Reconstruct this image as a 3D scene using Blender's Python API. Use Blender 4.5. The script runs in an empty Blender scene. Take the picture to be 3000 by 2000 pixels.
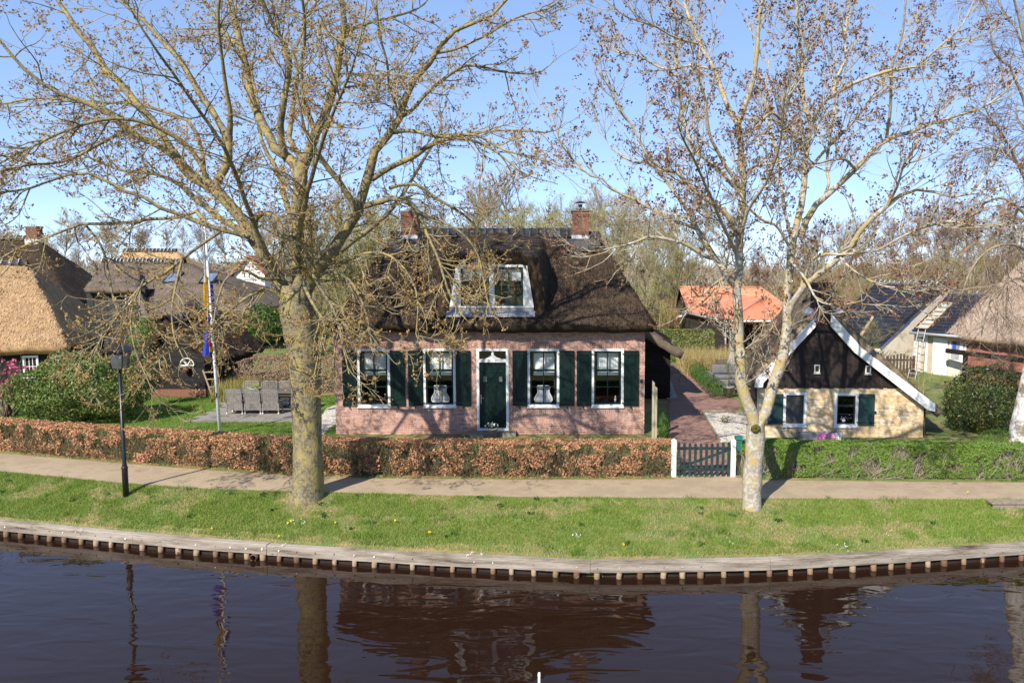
import bpy, bmesh, math, random
import numpy as np
from mathutils import Vector, Matrix, noise
random.seed(7); RNG = np.random.default_rng(11)
scene = bpy.context.scene
COL = scene.collection
R = math.radians
# ------------------------------------------------------------------ camera
F = 1850.0; PX = 1290.0; PY = 784.0; HOR = 612.0      # focal length, principal point, horizon (2352 px wide photo)
CZ = 6.9
PITCH = math.atan((PY - HOR) / F)
cam = bpy.data.cameras.new('camera'); camo = bpy.data.objects.new('camera', cam); COL.objects.link(camo)
cam.sensor_width = 36; cam.lens = 36 * F / 2352; cam.shift_x = (1176 - PX) / 2352
cam.clip_start = 0.3; cam.clip_end = 3000
camo.location = (0, 0, CZ); camo.rotation_euler = (math.pi / 2 - PITCH, 0, 0)
scene.camera = camo
# ------------------------------------------------------------------ sky, sun, exposure
SUN_EL = R(39); SUN_AZ = R(29)
w = bpy.data.worlds.new('World'); scene.world = w; w.use_nodes = True
nt = w.node_tree; bg = nt.nodes['Background']
sky = nt.nodes.new('ShaderNodeTexSky'); sky.sky_type = 'NISHITA'; sky.sun_disc = False
sky.sun_elevation = SUN_EL; sky.sun_rotation = math.pi + SUN_AZ
sky.air_density = 0.35; sky.dust_density = 0; sky.ozone_density = 5; sky.altitude = 0
gm = nt.nodes.new('ShaderNodeGamma'); gm.inputs[1].default_value = 0.5; hs = nt.nodes.new('ShaderNodeHueSaturation'); hs.inputs['Saturation'].default_value = 1.22; hs.inputs['Value'].default_value = 2.65; hs.inputs['Hue'].default_value = 0.507
nt.links.new(sky.outputs[0], gm.inputs[0]); nt.links.new(gm.outputs[0], hs.inputs['Color']); nt.links.new(hs.outputs[0], bg.inputs[0]); bg.inputs[1].default_value = 0.15
sl = bpy.data.lights.new('sun', 'SUN'); sl.energy = 5.0; sl.angle = R(0.53); sl.color = (1.0, 0.925, 0.81)
so = bpy.data.objects.new('sun', sl); COL.objects.link(so)
sund = Vector((math.sin(SUN_AZ) * math.cos(SUN_EL), math.cos(SUN_AZ) * math.cos(SUN_EL), -math.sin(SUN_EL)))
so.rotation_euler = sund.to_track_quat('-Z', 'Y').to_euler(); so.location = (-20, -30, 40)
vs = scene.view_settings; vs.view_transform = 'Standard'; vs.look = 'None'; vs.exposure = 0.58; vs.gamma = 1
scene.cycles.max_bounces = 6; scene.cycles.diffuse_bounces = 3; scene.cycles.glossy_bounces = 3
scene.cycles.transparent_max_bounces = 10; scene.cycles.transmission_bounces = 3
scene.cycles.caustics_reflective = False; scene.cycles.caustics_refractive = False
scene.cycles.use_denoising = True
# ------------------------------------------------------------------ pixel helpers (photo pixels, 2352 wide)
def ray(x, y):
    xc = (x - PX) / F; yc = -(y - PY) / F
    return Vector((xc, math.cos(PITCH) + yc * math.sin(PITCH), -math.sin(PITCH) + yc * math.cos(PITCH)))
def P(x, y, Y):                      # point of the pixel's ray at distance Y
    d = ray(x, y); s = Y / d.y; return Vector((d.x * s, Y, CZ + d.z * s))
def G(x, y, z=1.42):                 # point of the pixel's ray on the level z
    d = ray(x, y); s = (z - CZ) / d.z; return Vector((d.x * s, d.y * s, z))
def XA(x, Y, y=880): return P(x, y, Y).x
def ZA(y, Y): return P(PX, y, Y).z
# ------------------------------------------------------------------ objects
def tag(o, label=None, cat=None, group=None, kind=None):
    if label: o['label'] = label
    if cat: o['category'] = cat
    if group: o['group'] = group
    if kind: o['kind'] = kind
    return o
def thing(name, label, cat, loc=(0, 0, 0), group=None, rz=0):
    o = bpy.data.objects.new(name, None); COL.objects.link(o); o.empty_display_size = 0.2
    o.location = loc; o.rotation_euler = (0, 0, rz)
    return tag(o, label, cat, group)
def root_of(o):
    while o.parent: o = o.parent
    return o
def link(name, me, mat, parent=None, loc=(0, 0, 0)):
    o = bpy.data.objects.new(name, me); COL.objects.link(o); o.location = loc
    if mat and not me.materials: me.materials.append(mat)
    if parent: o.parent = parent
    return o
def np_mesh(name, V, Fc, smooth=False):
    """V (n,3), Fc (m,k) -> mesh"""
    V = np.asarray(V, dtype=np.float32); Fc = np.asarray(Fc, dtype=np.int32)
    me = bpy.data.meshes.new(name); m, k = Fc.shape
    me.vertices.add(len(V)); me.vertices.foreach_set('co', V.ravel())
    me.loops.add(m * k); me.loops.foreach_set('vertex_index', Fc.ravel())
    me.polygons.add(m); me.polygons.foreach_set('loop_start', np.arange(0, m * k, k, dtype=np.int32))
    if smooth: me.polygons.foreach_set('use_smooth', np.ones(m, dtype=bool))
    me.update(calc_edges=True); return me
class MB:
    def __init__(s, xf=None): s.v = []; s.f = []; s.xf = xf
    def add(s, vs, fs):
        n = len(s.v); s.v += [tuple(v) for v in vs]; s.f += [tuple(i + n for i in f) for f in fs]; return s
    def box(s, x0, x1, y0, y1, z0, z1):
        return s.add([(x0, y0, z0), (x1, y0, z0), (x1, y1, z0), (x0, y1, z0), (x0, y0, z1), (x1, y0, z1), (x1, y1, z1), (x0, y1, z1)],
                     [(0, 3, 2, 1), (4, 5, 6, 7), (0, 1, 5, 4), (1, 2, 6, 5), (2, 3, 7, 6), (3, 0, 4, 7)])
    def bev(s, x0, x1, y0, y1, z0, z1, b):   # box with its front (-y) edges chamfered
        return s.add([(x0, y1, z0), (x1, y1, z0), (x1, y1, z1), (x0, y1, z1), (x0, y0 + b, z0), (x1, y0 + b, z0), (x1, y0 + b, z1), (x0, y0 + b, z1),
                      (x0 + b, y0, z0 + b), (x1 - b, y0, z0 + b), (x1 - b, y0, z1 - b), (x0 + b, y0, z1 - b)],
                     [(0, 3, 2, 1), (0, 1, 5, 4), (1, 2, 6, 5), (2, 3, 7, 6), (3, 0, 4, 7), (4, 5, 9, 8), (5, 6, 10, 9), (6, 7, 11, 10), (7, 4, 8, 11), (8, 9, 10, 11)])
    def prism(s, poly, y0, y1):              # (x,z) polygon extruded along y
        n = len(poly); vs = [(x, y0, z) for x, z in poly] + [(x, y1, z) for x, z in poly]
        fs = [tuple(range(n)), tuple(range(2 * n - 1, n - 1, -1))] + [((i + 1) % n, i, n + i, n + (i + 1) % n) for i in range(n)]
        return s.add(vs, fs)
    def slab(s, poly, z0, z1):               # (x,y) polygon extruded along z
        n = len(poly); vs = [(x, y, z0) for x, y in poly] + [(x, y, z1) for x, y in poly]
        fs = [tuple(range(n - 1, -1, -1)), tuple(range(n, 2 * n))] + [(i, (i + 1) % n, n + (i + 1) % n, n + i) for i in range(n)]
        return s.add(vs, fs)
    def beam(s, a, b, wd, ht, up=(0, 0, 1)): # rectangular bar from a to b
        a = Vector(a); b = Vector(b); d = (b - a).normalized(); u = Vector(up)
        sd = d.cross(u).normalized() * wd / 2; u = sd.cross(d).normalized() * ht / 2
        vs = [p + i * sd + j * u for p in (a, b) for i, j in ((-1, -1), (1, -1), (1, 1), (-1, 1))]
        return s.add(vs, [(3, 2, 1, 0), (4, 5, 6, 7), (0, 1, 5, 4), (1, 2, 6, 5), (2, 3, 7, 6), (3, 0, 4, 7)])
    def tube(s, pts, rad, sides=8, caps=True):
        pts = [Vector(p) for p in pts]; n = len(pts)
        if not hasattr(rad, '__len__'): rad = [rad] * n
        vs = []; prev = None
        for i in range(n):
            t = (pts[min(i + 1, n - 1)] - pts[max(i - 1, 0)]).normalized()
            if prev is None: prev = t.orthogonal().normalized()
            prev = (prev - t * prev.dot(t)).normalized(); q = t.cross(prev)
            vs += [pts[i] + rad[i] * (math.cos(a) * prev + math.sin(a) * q) for a in [2 * math.pi * j / sides for j in range(sides)]]
        fs = [(i * sides + j, i * sides + (j + 1) % sides, (i + 1) * sides + (j + 1) % sides, (i + 1) * sides + j) for i in range(n - 1) for j in range(sides)]
        if caps: fs += [tuple(range(sides - 1, -1, -1)), tuple(range((n - 1) * sides, n * sides))]
        return s.add(vs, fs)
    def lathe(s, c, prof, sides=16):         # (r,z) profile round a vertical axis
        return s.tube([(c[0], c[1], c[2] + z) for r, z in prof], [max(r, 1e-4) for r, z in prof], sides) if all(prof[i + 1][1] > prof[i][1] for i in range(len(prof) - 1)) else s._lathe(c, prof, sides)
    def _lathe(s, c, prof, sides):
        vs = [(c[0] + r * math.cos(2 * math.pi * j / sides), c[1] + r * math.sin(2 * math.pi * j / sides), c[2] + z) for r, z in prof for j in range(sides)]
        n = len(prof); fs = [(i * sides + j, i * sides + (j + 1) % sides, (i + 1) * sides + (j + 1) % sides, (i + 1) * sides + j) for i in range(n - 1) for j in range(sides)]
        fs += [tuple(range(sides - 1, -1, -1)), tuple(range((n - 1) * sides, n * sides))]
        return s.add(vs, fs)
    def mesh(s, name, org=(0, 0, 0), smooth=False):
        me = bpy.data.meshes.new(name); o = Vector(org)
        vv = [(s.xf @ Vector(v) if s.xf else Vector(v)) - o for v in s.v]
        me.from_pydata(vv, [], s.f); me.update()
        if smooth: me.polygons.foreach_set('use_smooth', [True] * len(me.polygons))
        return me
    def build(s, name, mat, parent=None, smooth=False):
        org = root_of(parent).location if parent else (0, 0, 0)
        return link(name, s.mesh(name, org, smooth), mat, parent)
def empty_build(name, me, mat, parent): return link(name, me, mat, parent)
# ------------------------------------------------------------------ materials
MATS = {}
def mat(name, cols, rough=0.8, scale=3.0, bump=0.0, bscale=40.0, island=False, spec=0.3, stretch=None, detail=6, fac=(0.3, 0.7), trans=0.0, metal=0.0, obj_random=True, bdist=0.02):
    """procedural surface: a colour ramp driven by noise, or by a random value per leaf/brick/board"""
    if name in MATS: return MATS[name]
    m = bpy.data.materials.new(name); m.use_nodes = True; t = m.node_tree; N = t.nodes; L = t.links
    b = N['Principled BSDF']; b.inputs['Roughness'].default_value = rough; b.inputs['Specular IOR Level'].default_value = spec; b.inputs['Metallic'].default_value = metal
    geo = N.new('ShaderNodeNewGeometry')
    mp = N.new('ShaderNodeMapping'); L.new(geo.outputs['Position'], mp.inputs[0])
    if stretch: mp.inputs['Scale'].default_value = stretch
    ns = N.new('ShaderNodeTexNoise'); ns.inputs['Scale'].default_value = scale; ns.inputs['Detail'].default_value = detail; ns.inputs['Roughness'].default_value = 0.65
    L.new(mp.outputs[0], ns.inputs['Vector'])
    cr = N.new('ShaderNodeValToRGB'); n = len(cols)
    while len(cr.color_ramp.elements) < n: cr.color_ramp.elements.new(0.5)
    for i, c in enumerate(cols):
        e = cr.color_ramp.elements[i]; e.color = (*c, 1)
        e.position = i / max(1, n - 1) if island else fac[0] + (fac[1] - fac[0]) * i / max(1, n - 1)
    src = ns.outputs['Fac']
    if island:
        oi = N.new('ShaderNodeObjectInfo')
        a = N.new('ShaderNodeMath'); a.operation = 'ADD'; L.new(geo.outputs['Random Per Island'], a.inputs[0])
        if obj_random: L.new(oi.outputs['Random'], a.inputs[1])
        else: a.inputs[1].default_value = 0
        ad = N.new('ShaderNodeMath'); ad.operation = 'MULTIPLY_ADD'; L.new(ns.outputs['Fac'], ad.inputs[0]); ad.inputs[1].default_value = 0.35; L.new(a.outputs[0], ad.inputs[2])
        fr = N.new('ShaderNodeMath'); fr.operation = 'FRACT'; L.new(ad.outputs[0], fr.inputs[0]); src = fr.outputs[0]
    L.new(src, cr.inputs[0]); L.new(cr.outputs[0], b.inputs['Base Color'])
    if bump > 0:
        n2 = N.new('ShaderNodeTexNoise'); n2.inputs['Scale'].default_value = bscale; n2.inputs['Detail'].default_value = 4; L.new(mp.outputs[0], n2.inputs['Vector'])
        bp = N.new('ShaderNodeBump'); bp.inputs['Strength'].default_value = bump; bp.inputs['Distance'].default_value = bdist
        L.new(n2.outputs['Fac'], bp.inputs['Height']); L.new(bp.outputs[0], b.inputs['Normal'])
    if trans > 0:
        tr = N.new('ShaderNodeBsdfTranslucent'); L.new(cr.outputs[0], tr.inputs['Color'])
        mx = N.new('ShaderNodeMixShader'); mx.inputs[0].default_value = trans
        L.new(b.outputs[0], mx.inputs[1]); L.new(tr.outputs[0], mx.inputs[2]); L.new(mx.outputs[0], N['Material Output'].inputs['Surface'])
    MATS[name] = m; return m
def glass_mat(name='window_glass', ior=1.75, tint=(0.97, 0.985, 0.98)):
    if name in MATS: return MATS[name]
    m = bpy.data.materials.new(name); m.use_nodes = True; t = m.node_tree; N = t.nodes; L = t.links
    N.remove(N['Principled BSDF'])
    tr = N.new('ShaderNodeBsdfTransparent'); tr.inputs[0].default_value = (*tint, 1)
    gl = N.new('ShaderNodeBsdfGlossy'); gl.inputs['Roughness'].default_value = 0.02
    fz = N.new('ShaderNodeFresnel'); fz.inputs[0].default_value = ior
    gg = N.new('ShaderNodeNewGeometry'); iv = N.new('ShaderNodeMath'); iv.operation = 'SUBTRACT'; iv.inputs[0].default_value = 1; L.new(gg.outputs['Backfacing'], iv.inputs[1])
    mu = N.new('ShaderNodeMath'); mu.operation = 'MULTIPLY'; L.new(fz.outputs[0], mu.inputs[0]); L.new(iv.outputs[0], mu.inputs[1])   # one reflection per pane, at its front face
    mx = N.new('ShaderNodeMixShader'); L.new(mu.outputs[0], mx.inputs[0]); L.new(tr.outputs[0], mx.inputs[1]); L.new(gl.outputs[0], mx.inputs[2])
    L.new(mx.outputs[0], N['Material Output'].inputs['Surface']); MATS[name] = m; return m
WHITE = mat('white_paint', [(0.72, 0.72, 0.69), (0.82, 0.82, 0.80)], 0.45, 4, 0.15, 30)
GREEN = mat('dark_green_paint', [(0.0022, 0.0125, 0.0095), (0.0045, 0.019, 0.015)], 0.38, 3, 0.1, 25, spec=0.3)
BLACKW = mat('black_tarred_wood', [(0.006, 0.0055, 0.005), (0.018, 0.016, 0.015)], 0.75, 5, 0.35, 20, island=True, stretch=(1, 1, 6))
IRON = mat('black_iron', [(0.012, 0.012, 0.013), (0.02, 0.02, 0.02)], 0.4, 8, spec=0.5)
MORTAR = mat('mortar', [(0.54, 0.48, 0.42), (0.68, 0.61, 0.54)], 0.9, 6, 0.3, 80)
DARKIN = mat('dark_interior', [(0.035, 0.030, 0.026), (0.06, 0.05, 0.045)], 0.9, 2)
GLASS = glass_mat()
LEAD = mat('lead_sheet', [(0.20, 0.21, 0.23), (0.34, 0.35, 0.38)], 0.5, 5, 0.25, 12, spec=0.5)
OLDWOOD = mat('weathered_wood', [(0.17, 0.13, 0.09), (0.34, 0.29, 0.22)], 0.85, 6, 0.4, 30, stretch=(1, 1, 0.3))
# ------------------------------------------------------------------ terrain
WZ = 0.07
_bank = [(0, 1200), (200, 1219), (440, 1241), (700, 1259), (990, 1276), (1176, 1284), (1376, 1294), (1600, 1291), (1791, 1287), (2026, 1274), (2352, 1253)]
_pf = [(0, 1083), (280, 1109), (500, 1123), (675, 1128), (900, 1135), (1176, 1141), (1500, 1143), (2000, 1146), (2352, 1147)]
_pb = [(0, 1041), (280, 1064), (500, 1081), (675, 1093), (850, 1098), (1176, 1101), (1545, 1100), (2000, 1105), (2352, 1108)]
BK = [G(x, y, 0.42) for x, y in _bank]; PF = [G(x, y, 1.03) for x, y in _pf]; PB = [G(x, y, 1.06) for x, y in _pb]
def curve(pts):
    xs = [p.x for p in pts]; ys = [p.y for p in pts]
    s0 = (ys[1] - ys[0]) / (xs[1] - xs[0]); s1 = (ys[-1] - ys[-2]) / (xs[-1] - xs[-2])
    xs = [xs[0] - 25] + xs + [xs[-1] + 20]; ys = [ys[0] - 25 * s0] + ys + [ys[-1] + 20 * s1]
    return lambda x: float(np.interp(x, xs, ys))
bankY, pfY, pbY = curve(BK), curve(PF), curve(PB)
def gz(x, y):
    b, f, p = bankY(x) + 0.28, pfY(x), pbY(x)
    if y <= b: return 0.40
    if y < f:
        t = (y - b) / (f - b); return 0.42 + 0.60 * (t ** 0.8) + 0.03 * noise.noise((x * 0.6, y * 0.6, 0))
    if y < p: return 1.03
    t = min(1, (y - p) / 2.6); return 1.05 + 0.37 * (t * t * (3 - 2 * t))
# ------------------------------------------------------------------ ground, water, path
GROUND = mat('turf_soil', [(0.30, 0.225, 0.12), (0.24, 0.20, 0.085), (0.15, 0.17, 0.05), (0.11, 0.165, 0.04)], 0.95, 1.3, 0.5, 30, fac=(0.28, 0.62))
xs = sorted(set([round(-24 + 0.4 * i, 2) for i in range(121)] + [-900, -400, -200, -120, -80, -60, -50, -42, -36, -32, -29, -26.5, 26.5, 29, 32, 36, 42, 50, 60, 80, 120, 200, 400, 900]))
rows = []
for x in xs:
    b, f, p = bankY(x), pfY(x), pbY(x)
    r = [(b + 0.14, -0.8), (b + 0.145, 0.36)] + [(y, gz(x, y)) for y in np.linspace(b + 0.28, f, 12)] + [(f + 0.3, 1.03), (p - 0.2, 1.03)] + [(y, gz(x, y)) for y in np.linspace(p, p + 2.6, 7)]
    r += [(y, 1.42) for y in (28, 32, 40, 60, 100, 200, 500, 1500)]
    rows.append(r)
nr = len(rows[0])
V = [(x, y, z) for x, r in zip(xs, rows) for y, z in r]
Fc = [(i * nr + j, (i + 1) * nr + j, (i + 1) * nr + j + 1, i * nr + j + 1) for i in range(len(xs) - 1) for j in range(nr - 1)]
tag(link('ground', np_mesh('ground', V, Fc, True), GROUND), kind='structure')
def sheet(name, poly, dz, m, step=0.5, kind='structure', parent=None, flat=None):
    bm = bmesh.new(); f = bm.faces.new([bm.verts.new((p[0], p[1], 0)) for p in poly])
    bmesh.ops.triangulate(bm, faces=bm.faces[:])
    for _ in range(7):
        es = [e for e in bm.edges if e.calc_length() > step]
        if not es: break
        bmesh.ops.subdivide_edges(bm, edges=es, cuts=1); bmesh.ops.triangulate(bm, faces=bm.faces[:])
    for v in bm.verts: v.co.z = (gz(v.co.x, v.co.y) if flat is None else flat) + dz
    bmesh.ops.recalc_face_normals(bm, faces=bm.faces[:])
    me = bpy.data.meshes.new(name); bm.to_mesh(me); bm.free()
    if me.polygons[0].normal.z < 0: me.flip_normals()
    return tag(link(name, me, m, parent), kind=kind)
# path of rolled fine grit
PATHM = mat('rolled_grit', [(0.26, 0.20, 0.13), (0.40, 0.31, 0.205), (0.33, 0.255, 0.17), (0.37, 0.285, 0.19)], 0.95, 1.2, 0.5, 160, fac=(0.3, 0.7), detail=10)
V = []; px_ = [x for x in xs if -60 <= x <= 60]
for x in px_:
    f, p = pfY(x), pbY(x)
    wob = 0.05 * noise.noise((x * 1.3, 0, 0)) + 0.03 * noise.noise((x * 4.1, 3, 0))
    V += [(x, f + wob, 1.033), (x, f + 0.12, 1.046), (x, (f + p) / 2, 1.056), (x, p + 0.18 + wob, 1.052)]
Fc = [(i * 4 + j, (i + 1) * 4 + j, (i + 1) * 4 + j + 1, i * 4 + j + 1) for i in range(len(px_) - 1) for j in range(3)]
tag(link('path', np_mesh('path', V, Fc, True), PATHM), kind='structure')
ga, gb = G(1547, 1090, 1.06), G(1690, 1090, 1.06)
sheet('gate_apron', [(ga.x - 0.05, pbY(ga.x) - 0.25), (gb.x + 0.15, pbY(gb.x) - 0.25), (gb.x + 0.05, pbY(gb.x) + 0.5), (ga.x, pbY(ga.x) + 0.5)], 0.024, PATHM)
# water
m = bpy.data.materials.new('peaty_water'); m.use_nodes = True; t = m.node_tree; N = t.nodes; L = t.links
b = N['Principled BSDF']; b.inputs['Base Color'].default_value = (0.019, 0.0088, 0.0052, 1); b.inputs['Roughness'].default_value = 0.015; b.inputs['IOR'].default_value = 1.33
b.inputs['Specular IOR Level'].default_value = 0.5
geo = N.new('ShaderNodeNewGeometry'); mp = N.new('ShaderNodeMapping'); mp.inputs['Scale'].default_value = (0.55, 1.3, 1); mp.inputs['Rotation'].default_value = (0, 0, R(12)); L.new(geo.outputs['Position'], mp.inputs[0])
n1 = N.new('ShaderNodeTexNoise'); n1.inputs['Scale'].default_value = 1.5; n1.inputs['Detail'].default_value = 2; n1.inputs['Roughness'].default_value = 0.45; n1.inputs['Distortion'].default_value = 0.6; L.new(mp.outputs[0], n1.inputs['Vector'])
n2 = N.new('ShaderNodeTexNoise'); n2.inputs['Scale'].default_value = 5; n2.inputs['Detail'].default_value = 2; L.new(mp.outputs[0], n2.inputs['Vector'])
bp = N.new('ShaderNodeBump'); bp.inputs['Strength'].default_value = 0.55; bp.inputs['Distance'].default_value = 0.027; L.new(n1.outputs['Fac'], bp.inputs['Height'])
b2 = N.new('ShaderNodeBump'); b2.inputs['Strength'].default_value = 0.25; b2.inputs['Distance'].default_value = 0.002; L.new(n2.outputs['Fac'], b2.inputs['Height']); L.new(bp.outputs[0], b2.inputs['Normal'])
L.new(b2.outputs[0], b.inputs['Normal'])
tag(link('canal_water', np_mesh('canal_water', [(-300, 5, WZ), (300, 5, WZ), (300, 45, WZ), (-300, 45, WZ)], [(0, 1, 2, 3)]), m), kind='structure')
# near shore behind and below the camera (grass, seen only in window reflections)
tag(MB().slab([(-300, -400), (300, -400), (300, 7.5), (-300, 7.5)], -0.8, 0.55).build('near_bank', GROUND), kind='structure')
# ------------------------------------------------------------------ timber revetment
BOARD = mat('grey_bank_timber', [(0.075, 0.055, 0.04), (0.22, 0.18, 0.14), (0.33, 0.285, 0.235), (0.40, 0.355, 0.30)], 0.85, 1.6, 0.7, 18, stretch=(0.45, 0.8, 5), fac=(0.30, 0.66), detail=10)
PILE = mat('pile_wood', [(0.11, 0.06, 0.035), (0.22, 0.14, 0.08), (0.32, 0.24, 0.16)], 0.8, 5, 0.5, 30, island=True)
DEEP = mat('wet_dark_boards', [(0.018, 0.012, 0.008), (0.04, 0.028, 0.018)], 0.6, 4, 0.3, 20)
bk = [(x, bankY(x)) for x in np.linspace(-24, 20, 600)]
cum = np.concatenate([[0], np.cumsum([math.dist(bk[i], bk[i + 1]) for i in range(len(bk) - 1)])])
def bpos(s): return float(np.interp(s, cum, [q[0] for q in bk])), float(np.interp(s, cum, [q[1] for q in bk]))
rev = thing('timber_revetment', 'grey timber board edging on round piles along the canal bank', 'revetment', (bk[300][0], bk[300][1], 0))
joints = [0]; rr = random.Random(3)
while joints[-1] < cum[-1] - 2: joints.append(joints[-1] + rr.choice([3.0, 3.6, 4.0]))
joints[-1] = cum[-1]
bolts = MB()
for a, c in zip(joints[:-1], joints[1:]):
    dz = rr.uniform(-0.012, 0.012); do = rr.uniform(0, 0.015)
    n = 6; front = MB(); cap = MB(); ss = np.linspace(a + 0.004, c - 0.004, n + 1)
    def prof(mb, ss, y0, y1, z0, z1):
        vs = []
        for s in ss:
            x, y = bpos(s); x2, y2 = bpos(s + 0.01); tx, ty = x2 - x, y2 - y; q = math.hypot(tx, ty); nx, ny = -ty / q, tx / q
            vs += [(x + nx * y0, y + ny * y0, z0), (x + nx * y0, y + ny * y0, z1 - 0.01), (x + nx * (y0 + 0.01), y + ny * (y0 + 0.01), z1), (x + nx * y1, y + ny * y1, z1), (x + nx * y1, y + ny * y1, z0)]
        k = len(ss); fs = [(i * 5 + j, i * 5 + (j + 1) % 5, (i + 1) * 5 + (j + 1) % 5, (i + 1) * 5 + j) for i in range(k - 1) for j in range(5)]
        fs = [f[::-1] for f in fs] + [(0, 1, 2, 3, 4), tuple(range(k * 5 - 1, k * 5 - 6, -1))]
        mb.add(vs, fs)
    prof(front, ss, do, 0.075 + do, 0.20 + dz, 0.405 + dz); front.build('board', BOARD, rev)
    prof(cap, ss, do + 0.003, 0.20, 0.409 + dz, 0.432 + dz); cap.build('cap_board', BOARD, rev)
low = MB()
for a, c in zip(np.arange(0, cum[-1] - 1, 2.0), np.arange(2.0, cum[-1] + 1, 2.0)):
    (x, y), (x2, y2) = bpos(a), bpos(c); low.beam((x, y + 0.10, -0.02), (x2, y2 + 0.10, -0.02), 0.03, 0.46)
low.build('lower_board', DEEP, rev)
s = 0.3; plist = []
while s < cum[-1] - 0.2:
    x, y = bpos(s); r = rr.uniform(0.055, 0.075); top = rr.uniform(0.19, 0.2)
    MB().tube([(x, y + 0.04, -0.7), (x + rr.uniform(-.01, .01), y + 0.035, 0.1), (x, y + 0.04, top)], [r, r, r * 0.97], 10).build('pile', PILE, rev, True)
    bolts.tube([(x, y + 0.01, 0.325 + rr.uniform(-.02, .02)), (x, y - 0.012, 0.325)], [0.016, 0.014], 6)
    s += rr.uniform(0.40, 0.52)
tag(bolts.build('bolt', mat('galvanised', [(0.35, 0.34, 0.33), (0.5, 0.5, 0.48)], 0.4, 8, metal=0.6), rev), kind='stuff')
# drain pipe
q = G(572, 1289, 0.14)
dp = MB(); ring = [(math.cos(a), math.sin(a)) for a in np.linspace(0, 2 * math.pi, 15)[:-1]]
py0 = bankY(q.x)
vs = [(q.x + r * c, y, 0.13 + r * s_) for r, y in ((0.085, py0 + 0.4), (0.085, py0 - 0.09), (0.07, py0 - 0.09), (0.07, py0 + 0.4)) for c, s_ in ring]
dp.add(vs, [(i * 14 + j, i * 14 + (j + 1) % 14, (i + 1) * 14 + (j + 1) % 14, (i + 1) * 14 + j) for i in range(3) for j in range(14)])
tag(dp.build('drain_pipe', mat('pipe_brown', [(0.10, 0.06, 0.035), (0.17, 0.11, 0.07)], 0.6, 6), None, True), 'short brown drain pipe end sticking out below the bank boards', 'pipe')
# low timber step at the right end of the path
a = G(2280, 1163, 0.95); st = thing('timber_step', 'low grey timber step with bolts on the grass beside the path', 'step', (a.x, a.y, gz(a.x, a.y)))
MB().bev(a.x, a.x + 2.0, a.y - 0.02, a.y + 0.06, gz(a.x, a.y) - 0.06, 1.02, 0.01).build('riser', OLDWOOD, st)
MB().box(a.x - 0.05, a.x + 2.0, a.y - 0.05, a.y + 0.30, 1.024, 1.065).build('tread', OLDWOOD, st)
for i in range(4): MB().tube([(a.x + 0.12 + 0.5 * i, a.y - 0.018, 0.93), (a.x + 0.12 + 0.5 * i, a.y - 0.035, 0.93)], 0.018, 8).build('bolt', MATS['galvanised'], st)
# ------------------------------------------------------------------ leaf / blade / twig generators
def blades(name, m, pts, h0, h1, wd, lean=0.5, parent=None, label=None, cat=None):
    pts = np.asarray(pts); n = len(pts)
    a = RNG.uniform(0, 2 * np.pi, n); h = RNG.uniform(h0, h1, n); la = RNG.uniform(0, 2 * np.pi, n); ll = h * RNG.uniform(0, lean, n)
    dx = np.stack([np.cos(a), np.sin(a), np.zeros(n)], 1) * (wd / 2)
    tip = pts + np.stack([np.cos(la) * ll, np.sin(la) * ll, h], 1)
    V = np.stack([pts - dx, pts + dx, tip], 1).reshape(-1, 3)
    org = np.array(root_of(parent).location) if parent else np.zeros(3)
    o = link(name, np_mesh(name, V - org, np.arange(3 * n).reshape(n, 3)), m, parent)
    return tag(o, label, cat, kind='stuff')
def leaf_verts(pts, nrm, size, asp=0.55, jit=0.6):
    """rhombic, folded leaves: (n,3) points with outward normals"""
    n = len(pts); nrm = nrm + RNG.normal(0, jit, (n, 3)); nrm /= np.linalg.norm(nrm, axis=1, keepdims=True) + 1e-9
    r = RNG.normal(0, 1, (n, 3)); d = np.cross(nrm, r); d /= np.linalg.norm(d, axis=1, keepdims=True) + 1e-9
    e = np.cross(nrm, d); s = (size * RNG.uniform(0.6, 1.25, n))[:, None]
    V = np.stack([pts - d * s * 0.5, pts + e * s * asp * 0.5 + nrm * s * 0.08, pts + d * s * 0.5, pts - e * s * asp * 0.5 + nrm * s * 0.08], 1).reshape(-1, 3)
    return V, np.arange(4 * n).reshape(n, 4)
def leaves(name, m, pts, nrm, size, parent=None, asp=0.55, jit=0.6, kind='stuff'):
    V, Fc = leaf_verts(np.asarray(pts), np.asarray(nrm), size, asp, jit)
    org = np.array(root_of(parent).location) if parent else np.zeros(3)
    o = link(name, np_mesh(name, V - org, Fc), m, parent)
    if kind: o['kind'] = kind
    return o
def unit(v): return v / (np.linalg.norm(v, axis=-1, keepdims=True) + 1e-9)
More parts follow.
